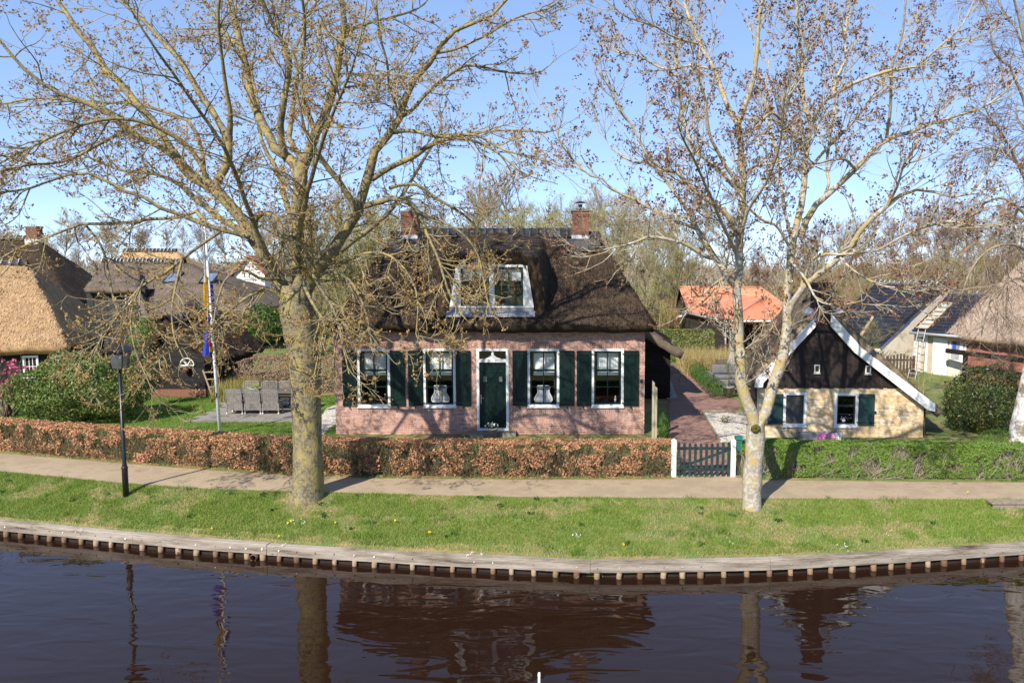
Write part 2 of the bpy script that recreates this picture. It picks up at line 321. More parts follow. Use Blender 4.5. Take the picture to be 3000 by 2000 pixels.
def tubes_np(Pt, Rd, S=3):
    """Pt (T,K,3) polylines, Rd (T,K) radii -> verts, quads"""
    T, K, _ = Pt.shape
    tn = np.empty_like(Pt); tn[:, 1:-1] = Pt[:, 2:] - Pt[:, :-2]; tn[:, 0] = Pt[:, 1] - Pt[:, 0]; tn[:, -1] = Pt[:, -1] - Pt[:, -2]; tn = unit(tn)
    ref = np.zeros((T, 1, 3)); mean = np.abs(unit(Pt[:, -1] - Pt[:, 0])); ax = np.argmin(mean, axis=1); ref[np.arange(T), 0, ax] = 1
    u = unit(np.cross(tn, np.broadcast_to(ref, tn.shape))); v = np.cross(tn, u)
    an = np.arange(S) * 2 * np.pi / S
    V = Pt[:, :, None] + Rd[:, :, None, None] * (np.cos(an)[None, None, :, None] * u[:, :, None] + np.sin(an)[None, None, :, None] * v[:, :, None])
    i = (np.arange(T) * K * S)[:, None, None]; k = (np.arange(K - 1) * S)[None, :, None]; j = np.arange(S)[None, None, :]; j2 = (j + 1) % S
    Fq = np.stack(np.broadcast_arrays(i + k + j, i + k + j2, i + k + S + j2, i + k + S + j), -1).reshape(-1, 4)
    return V.reshape(-1, 3), Fq
def resample(pts, rad, K):
    pts = np.asarray(pts, float); rad = np.asarray(rad, float)
    if len(pts) >= 3:                       # smooth with a Catmull-Rom pass
        q = np.vstack([2 * pts[0] - pts[1], pts, 2 * pts[-1] - pts[-2]]); out = []; ro = []
        for i in range(1, len(q) - 2):
            for t_ in np.linspace(0, 1, 6, endpoint=False):
                p0, p1, p2, p3 = q[i - 1:i + 3]
                out.append(0.5 * (2 * p1 + (p2 - p0) * t_ + (2 * p0 - 5 * p1 + 4 * p2 - p3) * t_ ** 2 + (3 * p1 - p0 - 3 * p2 + p3) * t_ ** 3)); ro.append(rad[i - 1] * (1 - t_) + rad[i] * t_)
        out.append(pts[-1]); ro.append(rad[-1]); pts = np.array(out); rad = np.array(ro)
    d = np.concatenate([[0], np.cumsum(np.linalg.norm(np.diff(pts, axis=0), axis=1))]); t_ = np.linspace(0, d[-1], K)
    return np.stack([np.interp(t_, d, pts[:, i]) for i in range(3)], 1), np.interp(t_, d, rad)
def grow(Pp, Rp, per, Lr, K, ang, trop, wig, rmax, rtip, t0=0.2, t1=1.0, rng=None, hook=0.0, flat=0.0, endless=0.35):
    """children along the parent curves; per = children per metre (or per curve when negative)"""
    rng = rng or RNG; T, Kp, _ = Pp.shape
    Ln = np.linalg.norm(np.diff(Pp, axis=1), axis=2).sum(1)
    cnt = np.maximum(1, rng.poisson(Ln * per)) if per > 0 else np.full(T, int(-per))
    idx = np.repeat(np.arange(T), cnt); n = len(idx)
    tt = rng.uniform(t0, t1, n); f = tt * (Kp - 1); k = np.minimum(f.astype(int), Kp - 2); fr = (f - k)[:, None]
    p = Pp[idx, k] * (1 - fr) + Pp[idx, k + 1] * fr; rp = Rp[idx, k] * (1 - fr[:, 0]) + Rp[idx, k + 1] * fr[:, 0]
    tn = unit(Pp[idx, k + 1] - Pp[idx, k])
    pr = rng.normal(0, 1, (n, 3)); pr[:, 2] *= (1 - flat); pr = unit(pr - tn * (pr * tn).sum(1, keepdims=True))
    a = rng.uniform(ang[0], ang[1], n)[:, None]
    d = unit(tn * np.cos(a) + pr * np.sin(a))
    Lc = rng.uniform(Lr[0], Lr[1], n) * (1 - endless * tt); st = (Lc / (K - 1))[:, None]
    pts = np.empty((n, K, 3)); pts[:, 0] = p; up = np.array([0, 0, 1.0])
    for i in range(1, K):
        g = trop + hook * (2.0 * i / (K - 1) - 0.9)
        d = unit(d + up * g + rng.normal(0, wig, (n, 3))); pts[:, i] = pts[:, i - 1] + d * st
    r0 = np.minimum(rp * 0.75, rmax)[:, None]; rr_ = r0 + (np.minimum(rtip, r0) - r0) * np.linspace(0, 1, K)[None, :]
    return pts, rr_
# ------------------------------------------------------------------ building helpers
THD = mat('old_dark_thatch', [(0.014, 0.009, 0.006), (0.043, 0.029, 0.019), (0.080, 0.055, 0.036)], 0.95, 2.2, 0.9, 45, fac=(0.25, 0.75), detail=9, bdist=0.04)
THDS = mat('old_thatch_straw', [(0.020, 0.013, 0.008), (0.055, 0.037, 0.024), (0.115, 0.08, 0.052), (0.036, 0.024, 0.015)], 0.95, 2, island=True)
THG = mat('golden_thatch', [(0.28, 0.165, 0.08), (0.45, 0.285, 0.145), (0.54, 0.36, 0.19)], 0.95, 1.4, 0.8, 45, detail=9, bdist=0.03)
THGS = mat('golden_straw', [(0.30, 0.18, 0.085), (0.45, 0.29, 0.15), (0.58, 0.41, 0.24), (0.38, 0.235, 0.12)], 0.9, 2, island=True)
THP = mat('pale_thatch', [(0.29, 0.215, 0.155), (0.40, 0.30, 0.225), (0.46, 0.36, 0.275)], 0.95, 1.2, 0.7, 50, detail=9, bdist=0.03)
THPS = mat('pale_straw', [(0.30, 0.22, 0.16), (0.43, 0.33, 0.25), (0.52, 0.42, 0.32), (0.36, 0.27, 0.20)], 0.9, 2, island=True)
THB = mat('grey_brown_thatch', [(0.085, 0.062, 0.045), (0.15, 0.115, 0.085), (0.20, 0.16, 0.12)], 0.95, 1.4, 0.8, 45, detail=9, bdist=0.03)
THBS = mat('grey_brown_straw', [(0.08, 0.058, 0.04), (0.15, 0.115, 0.085), (0.24, 0.19, 0.14), (0.12, 0.09, 0.062)], 0.9, 2, island=True)
def thatch(name, parent, verts, faces, thick, m, cell=0.35, amp=0.035, straw=0, sm=None, slen=0.28):
    bm = bmesh.new(); bv = [bm.verts.new(v) for v in verts]
    for f in faces: bm.faces.new([bv[i] for i in f])
    bmesh.ops.triangulate(bm, faces=bm.faces[:])
    for _ in range(8):
        es = [e for e in bm.edges if e.calc_length() > cell]
        if not es: break
        bmesh.ops.subdivide_edges(bm, edges=es, cuts=1); bmesh.ops.triangulate(bm, faces=bm.faces[:])
    bm.normal_update(); bmesh.ops.recalc_face_normals(bm, faces=bm.faces[:])
    if sum(f.normal.z * f.calc_area() for f in bm.faces) < 0: bmesh.ops.reverse_faces(bm, faces=bm.faces[:])
    bm.normal_update()
    for v in bm.verts:
        c = v.co
        v.co = c + v.normal * (amp * (noise.noise(c * 0.9) + 0.6 * noise.noise(c * 2.7) + 0.35 * noise.noise(c * 7.0)))
    bm.normal_update(); bm.verts.index_update()
    org = Vector(root_of(parent).location)
    V = [v.co - org for v in bm.verts]; n = len(V)
    Fs = [tuple(v.index for v in f.verts) for f in bm.faces]
    bnd = [(e.verts[0].index, e.verts[1].index) for e in bm.edges if e.is_boundary]
    dirn = set(); 
    for f in Fs: dirn.update(((f[0], f[1]), (f[1], f[2]), (f[2], f[0])))
    B = [v.co - org - v.normal * thick for v in bm.verts]
    allF = Fs + [tuple(i + n for i in reversed(f)) for f in Fs]
    for a, b in bnd:
        if (a, b) not in dirn: a, b = b, a
        allF.append((b, a, a + n, b + n))
    me = bpy.data.meshes.new(name); me.from_pydata(V + B, [], allF); me.update()
    me.polygons.foreach_set('use_smooth', [True] * len(me.polygons))
    o = link(name, me, m, parent)
    if straw:
        A = np.array([[bm.verts[i].co[:] for i in f] for f in (bm.verts.ensure_lookup_table(), Fs)[1]])
        e1 = A[:, 1] - A[:, 0]; e2 = A[:, 2] - A[:, 0]; nr_ = np.cross(e1, e2); ar = np.linalg.norm(nr_, axis=1) / 2; nr_ = unit(nr_)
        k = RNG.choice(len(A), straw, p=ar / ar.sum()); u = RNG.uniform(0, 1, straw); v = RNG.uniform(0, 1, straw); s = u + v > 1; u[s] = 1 - u[s]; v[s] = 1 - v[s]
        pt = A[k, 0] + e1[k] * u[:, None] + e2[k] * v[:, None]; nn = nr_[k]
        dn = unit(np.array([0, 0, -1.0]) - nn * (-nn[:, 2:3])); dn = unit(dn + RNG.normal(0, 0.22, (straw, 3)))
        sd = np.cross(nn, dn); ln = slen * RNG.uniform(0.5, 1.2, straw)[:, None]; wd = RNG.uniform(0.008, 0.02, straw)[:, None]
        lift = RNG.uniform(0.012, 0.05, straw)[:, None]
        a_ = pt - dn * ln * 0.5 - nn * 0.01; b_ = pt + dn * ln * 0.5 + nn * lift
        Vs = np.stack([a_ - sd * wd, a_ + sd * wd, b_], 1).reshape(-1, 3) - np.array(org)
        tag(link('straw', np_mesh('straw', Vs, np.arange(3 * straw).reshape(-1, 3)), sm, o), kind='stuff')
    bm.free(); return o
def rect_wall(mb, x0, x1, z0, z1, y0, y1, holes):
    cx = sorted(set([x0, x1] + [h[0] for h in holes] + [h[1] for h in holes])); cz = sorted(set([z0, z1] + [h[2] for h in holes] + [h[3] for h in holes]))
    for i in range(len(cx) - 1):
        a, b = cx[i], cx[i + 1]; run = None
        for j in range(len(cz)):
            free = j < len(cz) - 1 and not any(h[0] < (a + b) / 2 < h[1] and h[2] < (cz[j] + cz[j + 1]) / 2 < h[3] for h in holes)
            if free and run is None: run = cz[j]
            if not free and run is not None: mb.box(a, b, y0, y1, run, cz[j]); run = None
    return mb
def bricks(wall, x0, x1, zf, Y, holes, rows, ch, bl, m, indiv, seed=1, zbot=None, inside=None, proud=0.007, depth=0.05, pick=None):
    """course by course brick facing; `indiv` bricks are single objects (shared mesh data), the rest one joined part"""
    rg = random.Random(seed); org = Vector(root_of(wall).location); cache = {}; items = []
    for r in range(rows):
        z0 = zf + r * ch; z1 = z0 + ch - 0.0115; x = x0 - rg.uniform(0, bl) if r % 2 else x0 - 0.0
        while x < x1 - 0.02:
            L_ = bl if (r % 2 == 0 or rg.random() < 0.75) else bl / 2
            if rg.random() < 0.12: L_ = bl * 0.5
            a, b = max(x, x0), min(x + L_ - 0.011, x1); x += L_
            for h in holes:                                  # trim against openings
                if h[2] < (z0 + z1) / 2 < h[3]:
                    if h[0] <= a and b <= h[1]: a = b; break
                    if a < h[0] < b and b <= h[1] + 1e-6: b = h[0]
                    elif h[0] <= a < h[1] < b: a = h[1]
                    elif a < h[0] and b > h[1]: b = h[0]
            if inside and b > a: a, b = inside(a, b, z0, z1)
            if b - a > 0.03: items.append((a, b, z0, z1))
    if pick: items.sort(key=pick)
    jb = MB()
    for i, (a, b, z0, z1) in enumerate(items):
        pr = proud + rg.uniform(-0.003, 0.003)
        if i < indiv:
            k = (round(b - a, 2), round(z1 - z0, 3))
            if k not in cache: cache[k] = MB().bev(0, k[0], 0, depth, 0, k[1], 0.003).mesh('brick'); cache[k].materials.append(m)
            link('brick', cache[k], m, wall, Vector((a, Y - pr, z0)) - org)
        else: jb.bev(a, b, Y - pr, Y - pr + depth, z0, z1, 0.003)
    if jb.v: tag(jb.build('brick', m, wall), kind='stuff')
def soldiers(wall, x0, x1, z0, h, Y, m, n, fan=0.0, tile=0.011):
    org = Vector(root_of(wall).location); w_ = (x1 - x0) / n; c = (x0 + x1) / 2
    me = MB().bev(-w_ / 2 + tile / 2, w_ / 2 - tile / 2, 0, 0.05, 0, h, 0.003).mesh('brick'); me.materials.append(m)
    for i in range(n):
        x = x0 + (i + 0.5) * w_; o = link('brick', me, m, wall, Vector((x, Y - 0.0085 - 0.0004 * (i % 2), z0)) - org); o.rotation_euler = (0, fan * (x - c) / (x1 - x0) * 2, 0)
def ring(mb, x0, x1, z0, z1, y0, y1, t, tb=None, tt=None):
    tb = tb or t; tt = tt or t
    mb.box(x0, x1, y0, y1, z0, z0 + tb); mb.box(x0, x1, y0, y1, z1 - tt, z1); mb.box(x0, x0 + t, y0, y1, z0 + tb, z1 - tt); mb.box(x1 - t, x1, y0, y1, z0 + tb, z1 - tt); return mb
def window(parent, x0, x1, z0, z1, Y, ft=0.08, st=0.055, cols=2, zs=(0.36, 0.67), heavy=0, fm=None, sm=None, xf=None, bar=0.03, proud=0.03):
    fm = fm or WHITE; sm = sm or GREEN
    w_ = ring(MB(xf), x0, x1, z0, z1, Y - proud, Y + 0.11, ft).build('window', fm, parent)
    MB(xf).bev(x0 - 0.02, x1 + 0.02, Y - proud - 0.035, Y + 0.02, z0 - 0.035, z0 + 0.02, 0.008).build('sill', fm, w_)
    a, b, c, d = x0 + ft + 0.002, x1 - ft - 0.002, z0 + ft + 0.002, z1 - ft - 0.002
    s_ = ring(MB(xf), a, b, c, d, Y + 0.01, Y + 0.07, st)
    H = d - c; zc = [d - H * q for q in zs]
    for i, z in enumerate(zc):
        hh = 0.035 if i == heavy and len(zs) > 1 else bar / 2
        s_.box(a + st, b - st, Y + 0.015, Y + 0.065, z - hh, z + hh)
    s_.build('sash', sm, w_)
    xe = [a + st + (b - a - 2 * st) * i / cols for i in range(cols + 1)]
    if cols > 1:
        gb = MB(xf)
        for x in xe[1:-1]: gb.box(x - bar / 2, x + bar / 2, Y + 0.013, Y + 0.067, c + st, d - st)
        gb.build('glazing_bar', sm, w_)
    ze = [d - st] + zc + [c + st]
    for i in range(len(xe) - 1):
        for j in range(len(ze) - 1):
            MB(xf).box(xe[i] + 0.004, xe[i + 1] - 0.004, Y + 0.040, Y + 0.044, ze[j + 1] + 0.004, ze[j] - 0.004).build('pane', GLASS, w_)
    return w_
def shutter(parent, x0, x1, z0, z1, Y, xf=None, label=None, m=None, hinge_left=True):
    m = m or GREEN
    b = MB(xf).box(x0, x1, Y - 0.045, Y - 0.012, z0, z1)
    s_ = b.build('shutter', m, parent)
    ring(MB(xf), x0 + 0.004, x1 - 0.004, z0 + 0.004, z1 - 0.004, Y - 0.058, Y - 0.0455, 0.09, 0.16, 0.11).build('rail_frame', m, s_)
    MB(xf).bev(x0 + 0.12, x1 - 0.12, Y - 0.055, Y - 0.0455, z0 + 0.19, z1 - 0.14, 0.008).build('panel', m, s_)
    for z in (z0 + 0.10, z1 - 0.10):
        xa, xb = (x0 - 0.07, x1 - 0.03) if hinge_left else (x0 + 0.03, x1 + 0.07)
        h = MB(xf).box(xa, xb, Y - 0.066, Y - 0.059, z - 0.014, z + 0.014)
        for q in (0.3, 0.55, 0.8): xq = xa + (xb - xa) * q; h.box(xq - 0.012, xq + 0.012, Y - 0.075, Y - 0.064, z - 0.012, z + 0.012)
        h.build('hinge', IRON, s_)
    return s_
# ------------------------------------------------------------------ brick house
HY = 26.05; HG = 1.42
BR = mat('red_brick', [(0.33, 0.165, 0.125), (0.46, 0.25, 0.19), (0.39, 0.195, 0.145), (0.26, 0.125, 0.10), (0.50, 0.30, 0.235), (0.35, 0.18, 0.145)], 0.85, 9, 0.4, 60, island=True)
hx0, hx1 = XA(769, HY), XA(1480.5, HY); hz1 = 4.88
house = thing('thatched_brick_house', 'red brick house with dark thatched roof, dormer and green shutters', 'house', ((hx0 + hx1) / 2, HY + 3, HG))
wins = []
for a, b in ((821.5, 896.5), (972.5, 1047), (1211.8, 1284.5), (1358.8, 1432.2)): wins.append((XA(a, HY), XA(b, HY), ZA(934, HY), ZA(800.5, HY)))
door = (XA(1095, HY), XA(1168.5, HY), ZA(989, HY), ZA(800.5, HY))
sold = [(q[0] - 0.07, q[1] + 0.07, q[3], q[3] + 0.195) for q in wins + [door]]
sill = [(q[0] + 0.0, q[1] - 0.0, q[2] - 0.215, q[2] - 0.035) for q in wins]
vents = [(XA(a, HY), XA(a, HY) + 0.13, ZA(1002, HY), ZA(1002, HY) + 0.09) for a in (857.6, 1008.7, 1242, 1390)]
holes = wins + [door]
wall = rect_wall(MB(), hx0, hx1, HG - 0.3, hz1, HY, HY + 0.28, holes)
wall.box(hx0, hx0 + 0.28, HY + 0.281, HY + 6.6, HG - 0.3, hz1); wall.box(hx1 - 0.28, hx1, HY + 0.281, HY + 6.6, HG - 0.3, hz1); wall.box(hx0, hx1, HY + 6.601, HY + 6.88, HG - 0.3, hz1)
wall = wall.build('wall', MORTAR, house)
bricks(wall, hx0, hx1, HG - 0.02, HY, [(h[0], h[1], h[2] - 0.036, h[3]) for h in holes] + sold + sill + vents, int((hz1 - HG) / 0.0655), 0.0655, 0.222, BR, 300, 3, pick=lambda t: abs((t[2]) - 2.05) + 0.02 * abs(t[0] + 2))
for q in sold: soldiers(wall, q[0], q[1], q[2] + 0.004, 0.185, HY, BR, 17, 0.10)
for q in sill: soldiers(wall, q[0], q[1], q[2] + 0.004, 0.172, HY, BR, 15)
for q in vents:
    v_ = MB().box(q[0] + 0.004, q[1] - 0.004, HY - 0.012, HY + 0.02, q[2] + 0.004, q[3] - 0.004)
    for k in range(3): v_.box(q[0] + 0.01, q[1] - 0.01, HY - 0.017, HY - 0.0115, q[2] + 0.012 + 0.025 * k, q[2] + 0.022 + 0.025 * k)
    v_.build('air_vent', IRON, house)
# dark rooms behind the glass
rm = MB(); x0, x1, y0, y1, z0, z1 = hx0 + 0.4, hx1 - 0.4, HY + 0.36, HY + 4.2, HG + 0.2, hz1 - 0.1
rm.add([(x0, y0, z0), (x1, y0, z0), (x1, y1, z0), (x0, y1, z0), (x0, y0, z1), (x1, y0, z1), (x1, y1, z1), (x0, y1, z1)], [(0, 1, 2, 3), (7, 6, 5, 4), (2, 6, 7, 3), (1, 5, 6, 2), (3, 7, 4, 0)])
for k in (0.27, 0.5, 0.73): xx = x0 + (x1 - x0) * k; rm.box(xx - 0.05, xx + 0.05, y0, y1, z0, z1)
rm.build('room', DARKIN, house)
WINDOWLABEL = ['beside the wall end left of the big tree shadow', '', '', '']
for i, q in enumerate(wins):
    window(house, *q, HY)
    sw = 0.475; zz0, zz1 = q[2] + 0.045, q[3] - 0.06
    shutter(house, q[0] - sw - 0.012, q[0] - 0.012, zz0, zz1, HY - 0.012, hinge_left=False)
    shutter(house, q[1] + 0.012, q[1] + sw + 0.012, zz0, zz1, HY - 0.012, hinge_left=True)
    for xx in (q[0] - sw * 0.6, q[1] + sw * 0.5): MB().beam((xx, HY - 0.03, zz0 - 0.02), (xx + 0.03, HY - 0.07, zz0 - 0.10), 0.02, 0.03).build('shutter_catch', IRON, house)
# door
dx0, dx1, dz0, dz1 = door; tb = ZA(832, HY); tt = ZA(826, HY) + 0.06
df = ring(MB(), dx0, dx1, dz0, dz1, HY - 0.035, HY + 0.12, 0.085, 0.09, 0.075).box(dx0 + 0.085, dx1 - 0.085, HY - 0.034, HY + 0.11, tb + 0.004, tb + 0.10)
df = df.build('door_frame', WHITE, house)
MB().box(dx0 + 0.09, dx1 - 0.09, HY + 0.05, HY + 0.056, tb + 0.104, dz1 - 0.08).build('transom_pane', GLASS, df)
cx = (dx0 + dx1) / 2; oz = tb + 0.10
orn = MB().prism([(cx - 0.27, oz), (cx + 0.27, oz), (cx + 0.24, oz + 0.03), (cx + 0.16, oz + 0.05), (cx + 0.10, oz + 0.09), (cx + 0.045, oz + 0.12), (cx + 0.03, oz + 0.26), (cx + 0.085, oz + 0.28), (cx + 0.085, oz + 0.33), (cx - 0.085, oz + 0.33), (cx - 0.085, oz + 0.28), (cx - 0.03, oz + 0.26), (cx - 0.045, oz + 0.12), (cx - 0.10, oz + 0.09), (cx - 0.16, oz + 0.05), (cx - 0.24, oz + 0.03)], HY + 0.015, HY + 0.045)
orn.build('fanlight_ornament', WHITE, df)
a, b, c, d = dx0 + 0.088, dx1 - 0.088, dz0 + 0.092, tb + 0.002
dl = MB().box(a, b, HY + 0.035, HY + 0.08, c, d).build('door', GREEN, house)
wd3 = (b - a - 0.10) / 3
for k in range(3):
    xa = a + 0.05 + k * wd3
    MB().bev(xa + 0.02, xa + wd3 - 0.02, HY + 0.022, HY + 0.034, c + 0.10, c + 0.42, 0.01).build('panel', GREEN, dl)
    MB().bev(xa + 0.02, xa + wd3 - 0.02, HY + 0.022, HY + 0.034, c + 0.50, c + 1.42, 0.01).build('panel', GREEN, dl)
    if k != 1:
        xm = xa + wd3 / 2
        ring(MB(), xm - 0.09, xm + 0.09, c + 1.50, c + 1.74, HY + 0.012, HY + 0.034, 0.03).build('light_frame', GREEN, dl)
        MB().box(xm - 0.06, xm + 0.06, HY + 0.026, HY + 0.031, c + 1.53, c + 1.71).build('pane', mat('frosted_pane', [(0.10, 0.12, 0.11), (0.22, 0.24, 0.22)], 0.2, 40, spec=0.6), dl)
MB().bev(a + 0.05, b - 0.05, HY + 0.022, HY + 0.034, c + 1.82, d - 0.05, 0.01).build('panel', GREEN, dl)
MB().box(a + 0.035, a + 0.06, HY + 0.015, HY + 0.034, c + 0.80, c + 1.10).box(a + 0.04, a + 0.14, HY - 0.02, HY - 0.005, c + 0.98, c + 1.0).box(a + 0.04, a + 0.055, HY - 0.015, HY + 0.02, c + 0.98, c + 1.0).build('handle', MATS['galvanised'], dl)
STONE = mat('blue_stone', [(0.16, 0.15, 0.12), (0.27, 0.25, 0.20)], 0.8, 6, 0.4, 30)
MB().bev(dx0 - 0.25, dx1 + 0.25, HY - 0.45, HY - 0.02, HG - 0.1, HG + 0.13, 0.015).build('door_step', STONE, house)
MB().box(dx0 - 0.03, dx1 + 0.03, HY - 0.02, HY + 0.12, HG + 0.131, dz0 - 0.003).build('threshold', STONE, house)
# door bell light on the wall
MB().lathe((XA(1473, HY), HY - 0.04, ZA(878, HY)), [(0.02, 0), (0.045, 0.02), (0.045, 0.08), (0.02, 0.1)], 10).build('wall_lamp', IRON, house, True)
# roof
ex0, ex1 = XA(752, 25.6, 765), XA(1507, 25.6, 765); EZ = 5.02; EY = 25.52; RY = 29.2; RZ = 8.06; BY = 2 * RY - EY
rx0, rx1 = XA(908, RY, 545), XA(1370, RY, 545)
roof = thatch('thatched_roof', house, [(ex0, EY, EZ), (ex1, EY, EZ), (rx1, RY, RZ), (rx0, RY, RZ), (ex0, BY, EZ), (ex1, BY, EZ)], [(0, 1, 2, 3), (1, 5, 2), (5, 4, 3, 2), (4, 0, 3)], 0.30, THD, 0.3, 0.06, 60000, THDS, 0.22)
tag(roof, 'dark brown mossy thatched roof')
# ridge tiles
RT = mat('slate_ridge_tile', [(0.035, 0.034, 0.037), (0.065, 0.062, 0.064), (0.095, 0.09, 0.09)], 0.6, 5, 0.3, 25, island=True)
ra, rb = XA(962, RY, 535), XA(1318, RY, 535); nt_ = 21; tw = (rb - ra) / nt_
def ridge_tile(L_, rad, sag):
    n = 9; vs = []
    for xx, rr_ in ((0, rad), (0.05, rad + 0.015), (0.051, rad), (L_, rad - 0.012)):
        for k in range(n):
            an = math.pi * k / (n - 1); vs.append((xx, -math.cos(an) * rr_ * 1.15, math.sin(an) * rr_ - 0.02 - sag * (1 - math.sin(an))))
    fs = [(i * n + j, i * n + j + 1, (i + 1) * n + j + 1, (i + 1) * n + j) for i in range(3) for j in range(n - 1)]
    fs += [(j, j + 1, n * 4 + j + 1, n * 4 + j) for j in range(0)]
    return MB().add(vs, [f[::-1] for f in fs])
me = ridge_tile(tw + 0.02, 0.20, 0.14).mesh('ridge_tile', smooth=True); me.materials.append(RT)
for i in range(nt_): o = link('ridge_tile', me, RT, roof, Vector((ra + i * tw, RY, RZ + 0.04 + random.uniform(-.008, .008))) - house.location)
# slates round the chimney feet, chimneys
CB = mat('chimney_brick', [(0.20, 0.085, 0.055), (0.29, 0.12, 0.08), (0.16, 0.075, 0.055), (0.24, 0.11, 0.08)], 0.9, 8, 0.4, 50, island=True)
CM = mat('chimney_mortar', [(0.15, 0.125, 0.105), (0.22, 0.19, 0.16)], 0.9, 8, 0.3, 50)
ZINC = mat('white_lead_flashing', [(0.42, 0.43, 0.44), (0.60, 0.61, 0.62)], 0.5, 6, 0.3, 14)
for (pa, pb, pt, cowl) in ((921, 957, 487, False), (1315, 1352, 485, True)):
    yf = RY - 0.42; a, b = XA(pa, yf, 515), XA(pb, yf, 515); zt = ZA(pt, yf); zb = ZA(540, yf)
    ch = MB().box(a, b, yf, yf + 0.72, zb - 0.5, zt).build('chimney', CM, house)
    nrow = int((zt - zb) / 0.066)
    for r in range(nrow):
        z = zb + r * 0.066; pr = 0.03 if r >= nrow - 2 else 0.008
        nb = 3; bl = (b - a) / nb; off = bl / 2 if r % 2 else 0
        for k in range(nb + (1 if r % 2 else 0)):
            xa, xb = max(a - pr, a - off + k * bl + 0.005), min(b + pr, a - off + (k + 1) * bl - 0.005)
            if xb - xa > 0.03: MB().bev(xa, xb, yf - pr, yf + 0.05, z, z + 0.055, 0.003).build('brick', CB, ch)
        for k in range(3):
            ya = yf + 0.055 + k * 0.225
            MB().box(b - 0.04, b + pr, ya, ya + 0.21, z, z + 0.055).build('brick', CB, ch)
    MB().box(a - 0.04, b + 0.04, yf - 0.04, yf + 0.76, zt + 0.001, zt + 0.05).build('cap', CM, ch)
    MB().lathe(((a + b) / 2, yf + 0.36, zt + 0.05), [(0.17, 0), (0.16, 0.05), (0.12, 0.10)], 12).build('pot', CM, ch)
    MB().box(a - 0.03, b + 0.03, yf - 0.035, yf + 0.755, zb - 0.13, zb - 0.002).build('flashing', ZINC, ch)
    if cowl:
        cx_ = (a + b) / 2; co = MB().tube([(cx_, yf + 0.36, zt + 0.1), (cx_, yf + 0.36, zt + 0.26)], 0.07, 10)
        co._lathe((cx_, yf + 0.36, zt + 0.25), [(0.03, 0.06), (0.19, 0.06), (0.19, 0.075), (0.05, 0.13)], 14)
        for s_ in (-1, 1): co.beam((cx_ + 0.06 * s_, yf + 0.36, zt + 0.15), (cx_ + 0.08 * s_, yf + 0.36, zt + 0.33), 0.012, 0.012, (0, 1, 0))
        co.build('cowl', IRON, ch)
    # slate saddle laid over the roof below the chimney
    sx0, sx1 = a - 0.22, b + 0.24; sl_ = (RZ - EZ) / (RY - EY)
    for k in range(4):
        xa = sx0 + (sx1 - sx0) * k / 4; xb = sx0 + (sx1 - sx0) * (k + 1) / 4 - 0.01
        ya, yb = RY - 0.86 - (0.03 if k % 2 else 0), yf + 0.05; za, zb_ = EZ + (ya - EY) * sl_ + 0.08, EZ + (yb - EY) * sl_ + 0.10
        MB().add([(xa, ya, za), (xb, ya, za), (xb, yb, zb_), (xa, yb, zb_), (xa, ya, za + 0.025), (xb, ya, za + 0.025), (xb, yb, zb_ + 0.025), (xa, yb, zb_ + 0.025)],
                 [(0, 3, 2, 1), (4, 5, 6, 7), (0, 1, 5, 4), (1, 2, 6, 5), (2, 3, 7, 6), (3, 0, 4, 7)]).build('slate', RT, roof)
    # slates wrapping over the hip end
    sgn = -1 if pa < 1000 else 1; hx = rx0 if sgn < 0 else rx1
    for k in range(3):
        y_ = RY - 0.62 + 0.36 * k; MB().box(min(hx - sgn * 0.45, hx + sgn * 0.12), max(hx - sgn * 0.45, hx + sgn * 0.12), y_, y_ + 0.35, RZ - 0.16 - abs(k - 1) * 0.27, RZ + 0.09 - abs(k - 1) * 0.27).build('slate', RT, roof)
# dormer
DY = 26.06
def dsec(pts, n=7):
    out = []
    for i in range(len(pts) - 1):
        for t_ in np.linspace(0, 1, n, endpoint=False): out.append((pts[i][0] * (1 - t_) + pts[i + 1][0] * t_, pts[i][1] * (1 - t_) + pts[i + 1][1] * t_))
    out.append(pts[-1]); return out
ol, orr = (XA(1000, DY, 735), XA(1023, DY, 590)), (XA(1264, DY, 735), XA(1238, DY, 590))
sl_ = (RZ - EZ) / (RY - EY)
dv = []; ns_ = 14; inn = dsec([(XA(1034, DY, 703), ZA(735, DY)), (XA(1048, DY, 610), ZA(611, DY)), (XA(1211, DY, 610), ZA(611, DY)), (XA(1226, DY, 703), ZA(735, DY))])
npnt = len(inn)
dv += [(x, DY + 0.9, z) for x, z in inn]; dv += [(x, DY - 0.02, z) for x, z in inn]
for k in range(ns_):
    y = DY - 0.30 + (28.95 - DY + 0.30) * k / (ns_ - 1); t_ = k / (ns_ - 1)
    zt = ZA(583, 25.8) + (8.02 - ZA(583, 25.8)) * t_; zb = EZ + (max(y, DY - 0.05) - EY) * sl_ - 0.25
    pts = dsec([(ol[0] - 0.0 * t_, zb), (ol[1], zt - 0.10), ((ol[1] + orr[1]) / 2, zt + 0.08), (orr[1], zt - 0.10), (orr[0], zb)], n=max(2, (npnt - 1) // 4))
    pts = [pts[min(len(pts) - 1, round(i * (len(pts) - 1) / (npnt - 1)))] if len(pts) != npnt else pts[i] for i in range(npnt)]
    for i, (x, z) in enumerate(pts):
        yy = y + (0.30 if k == 0 else 0.12 if k == 1 else 0) * (1 - min(1, max(0, (z - zb) / (zt - zb)))) * 0.9
        q = Vector((x, yy, z)); nv = noise.noise(q * 1.3) * 0.06 + noise.noise(q * 5) * 0.025
        dv.append((x + nv, yy + (nv if k == 0 else 0), z + nv))
df_ = [(i * npnt + j, i * npnt + j + 1, (i + 1) * npnt + j + 1, (i + 1) * npnt + j) for i in range(ns_ + 1) for j in range(npnt - 1)]
dorm = MB().add(dv, [f[::-1] for f in df_]).build('dormer', THD, house, True)
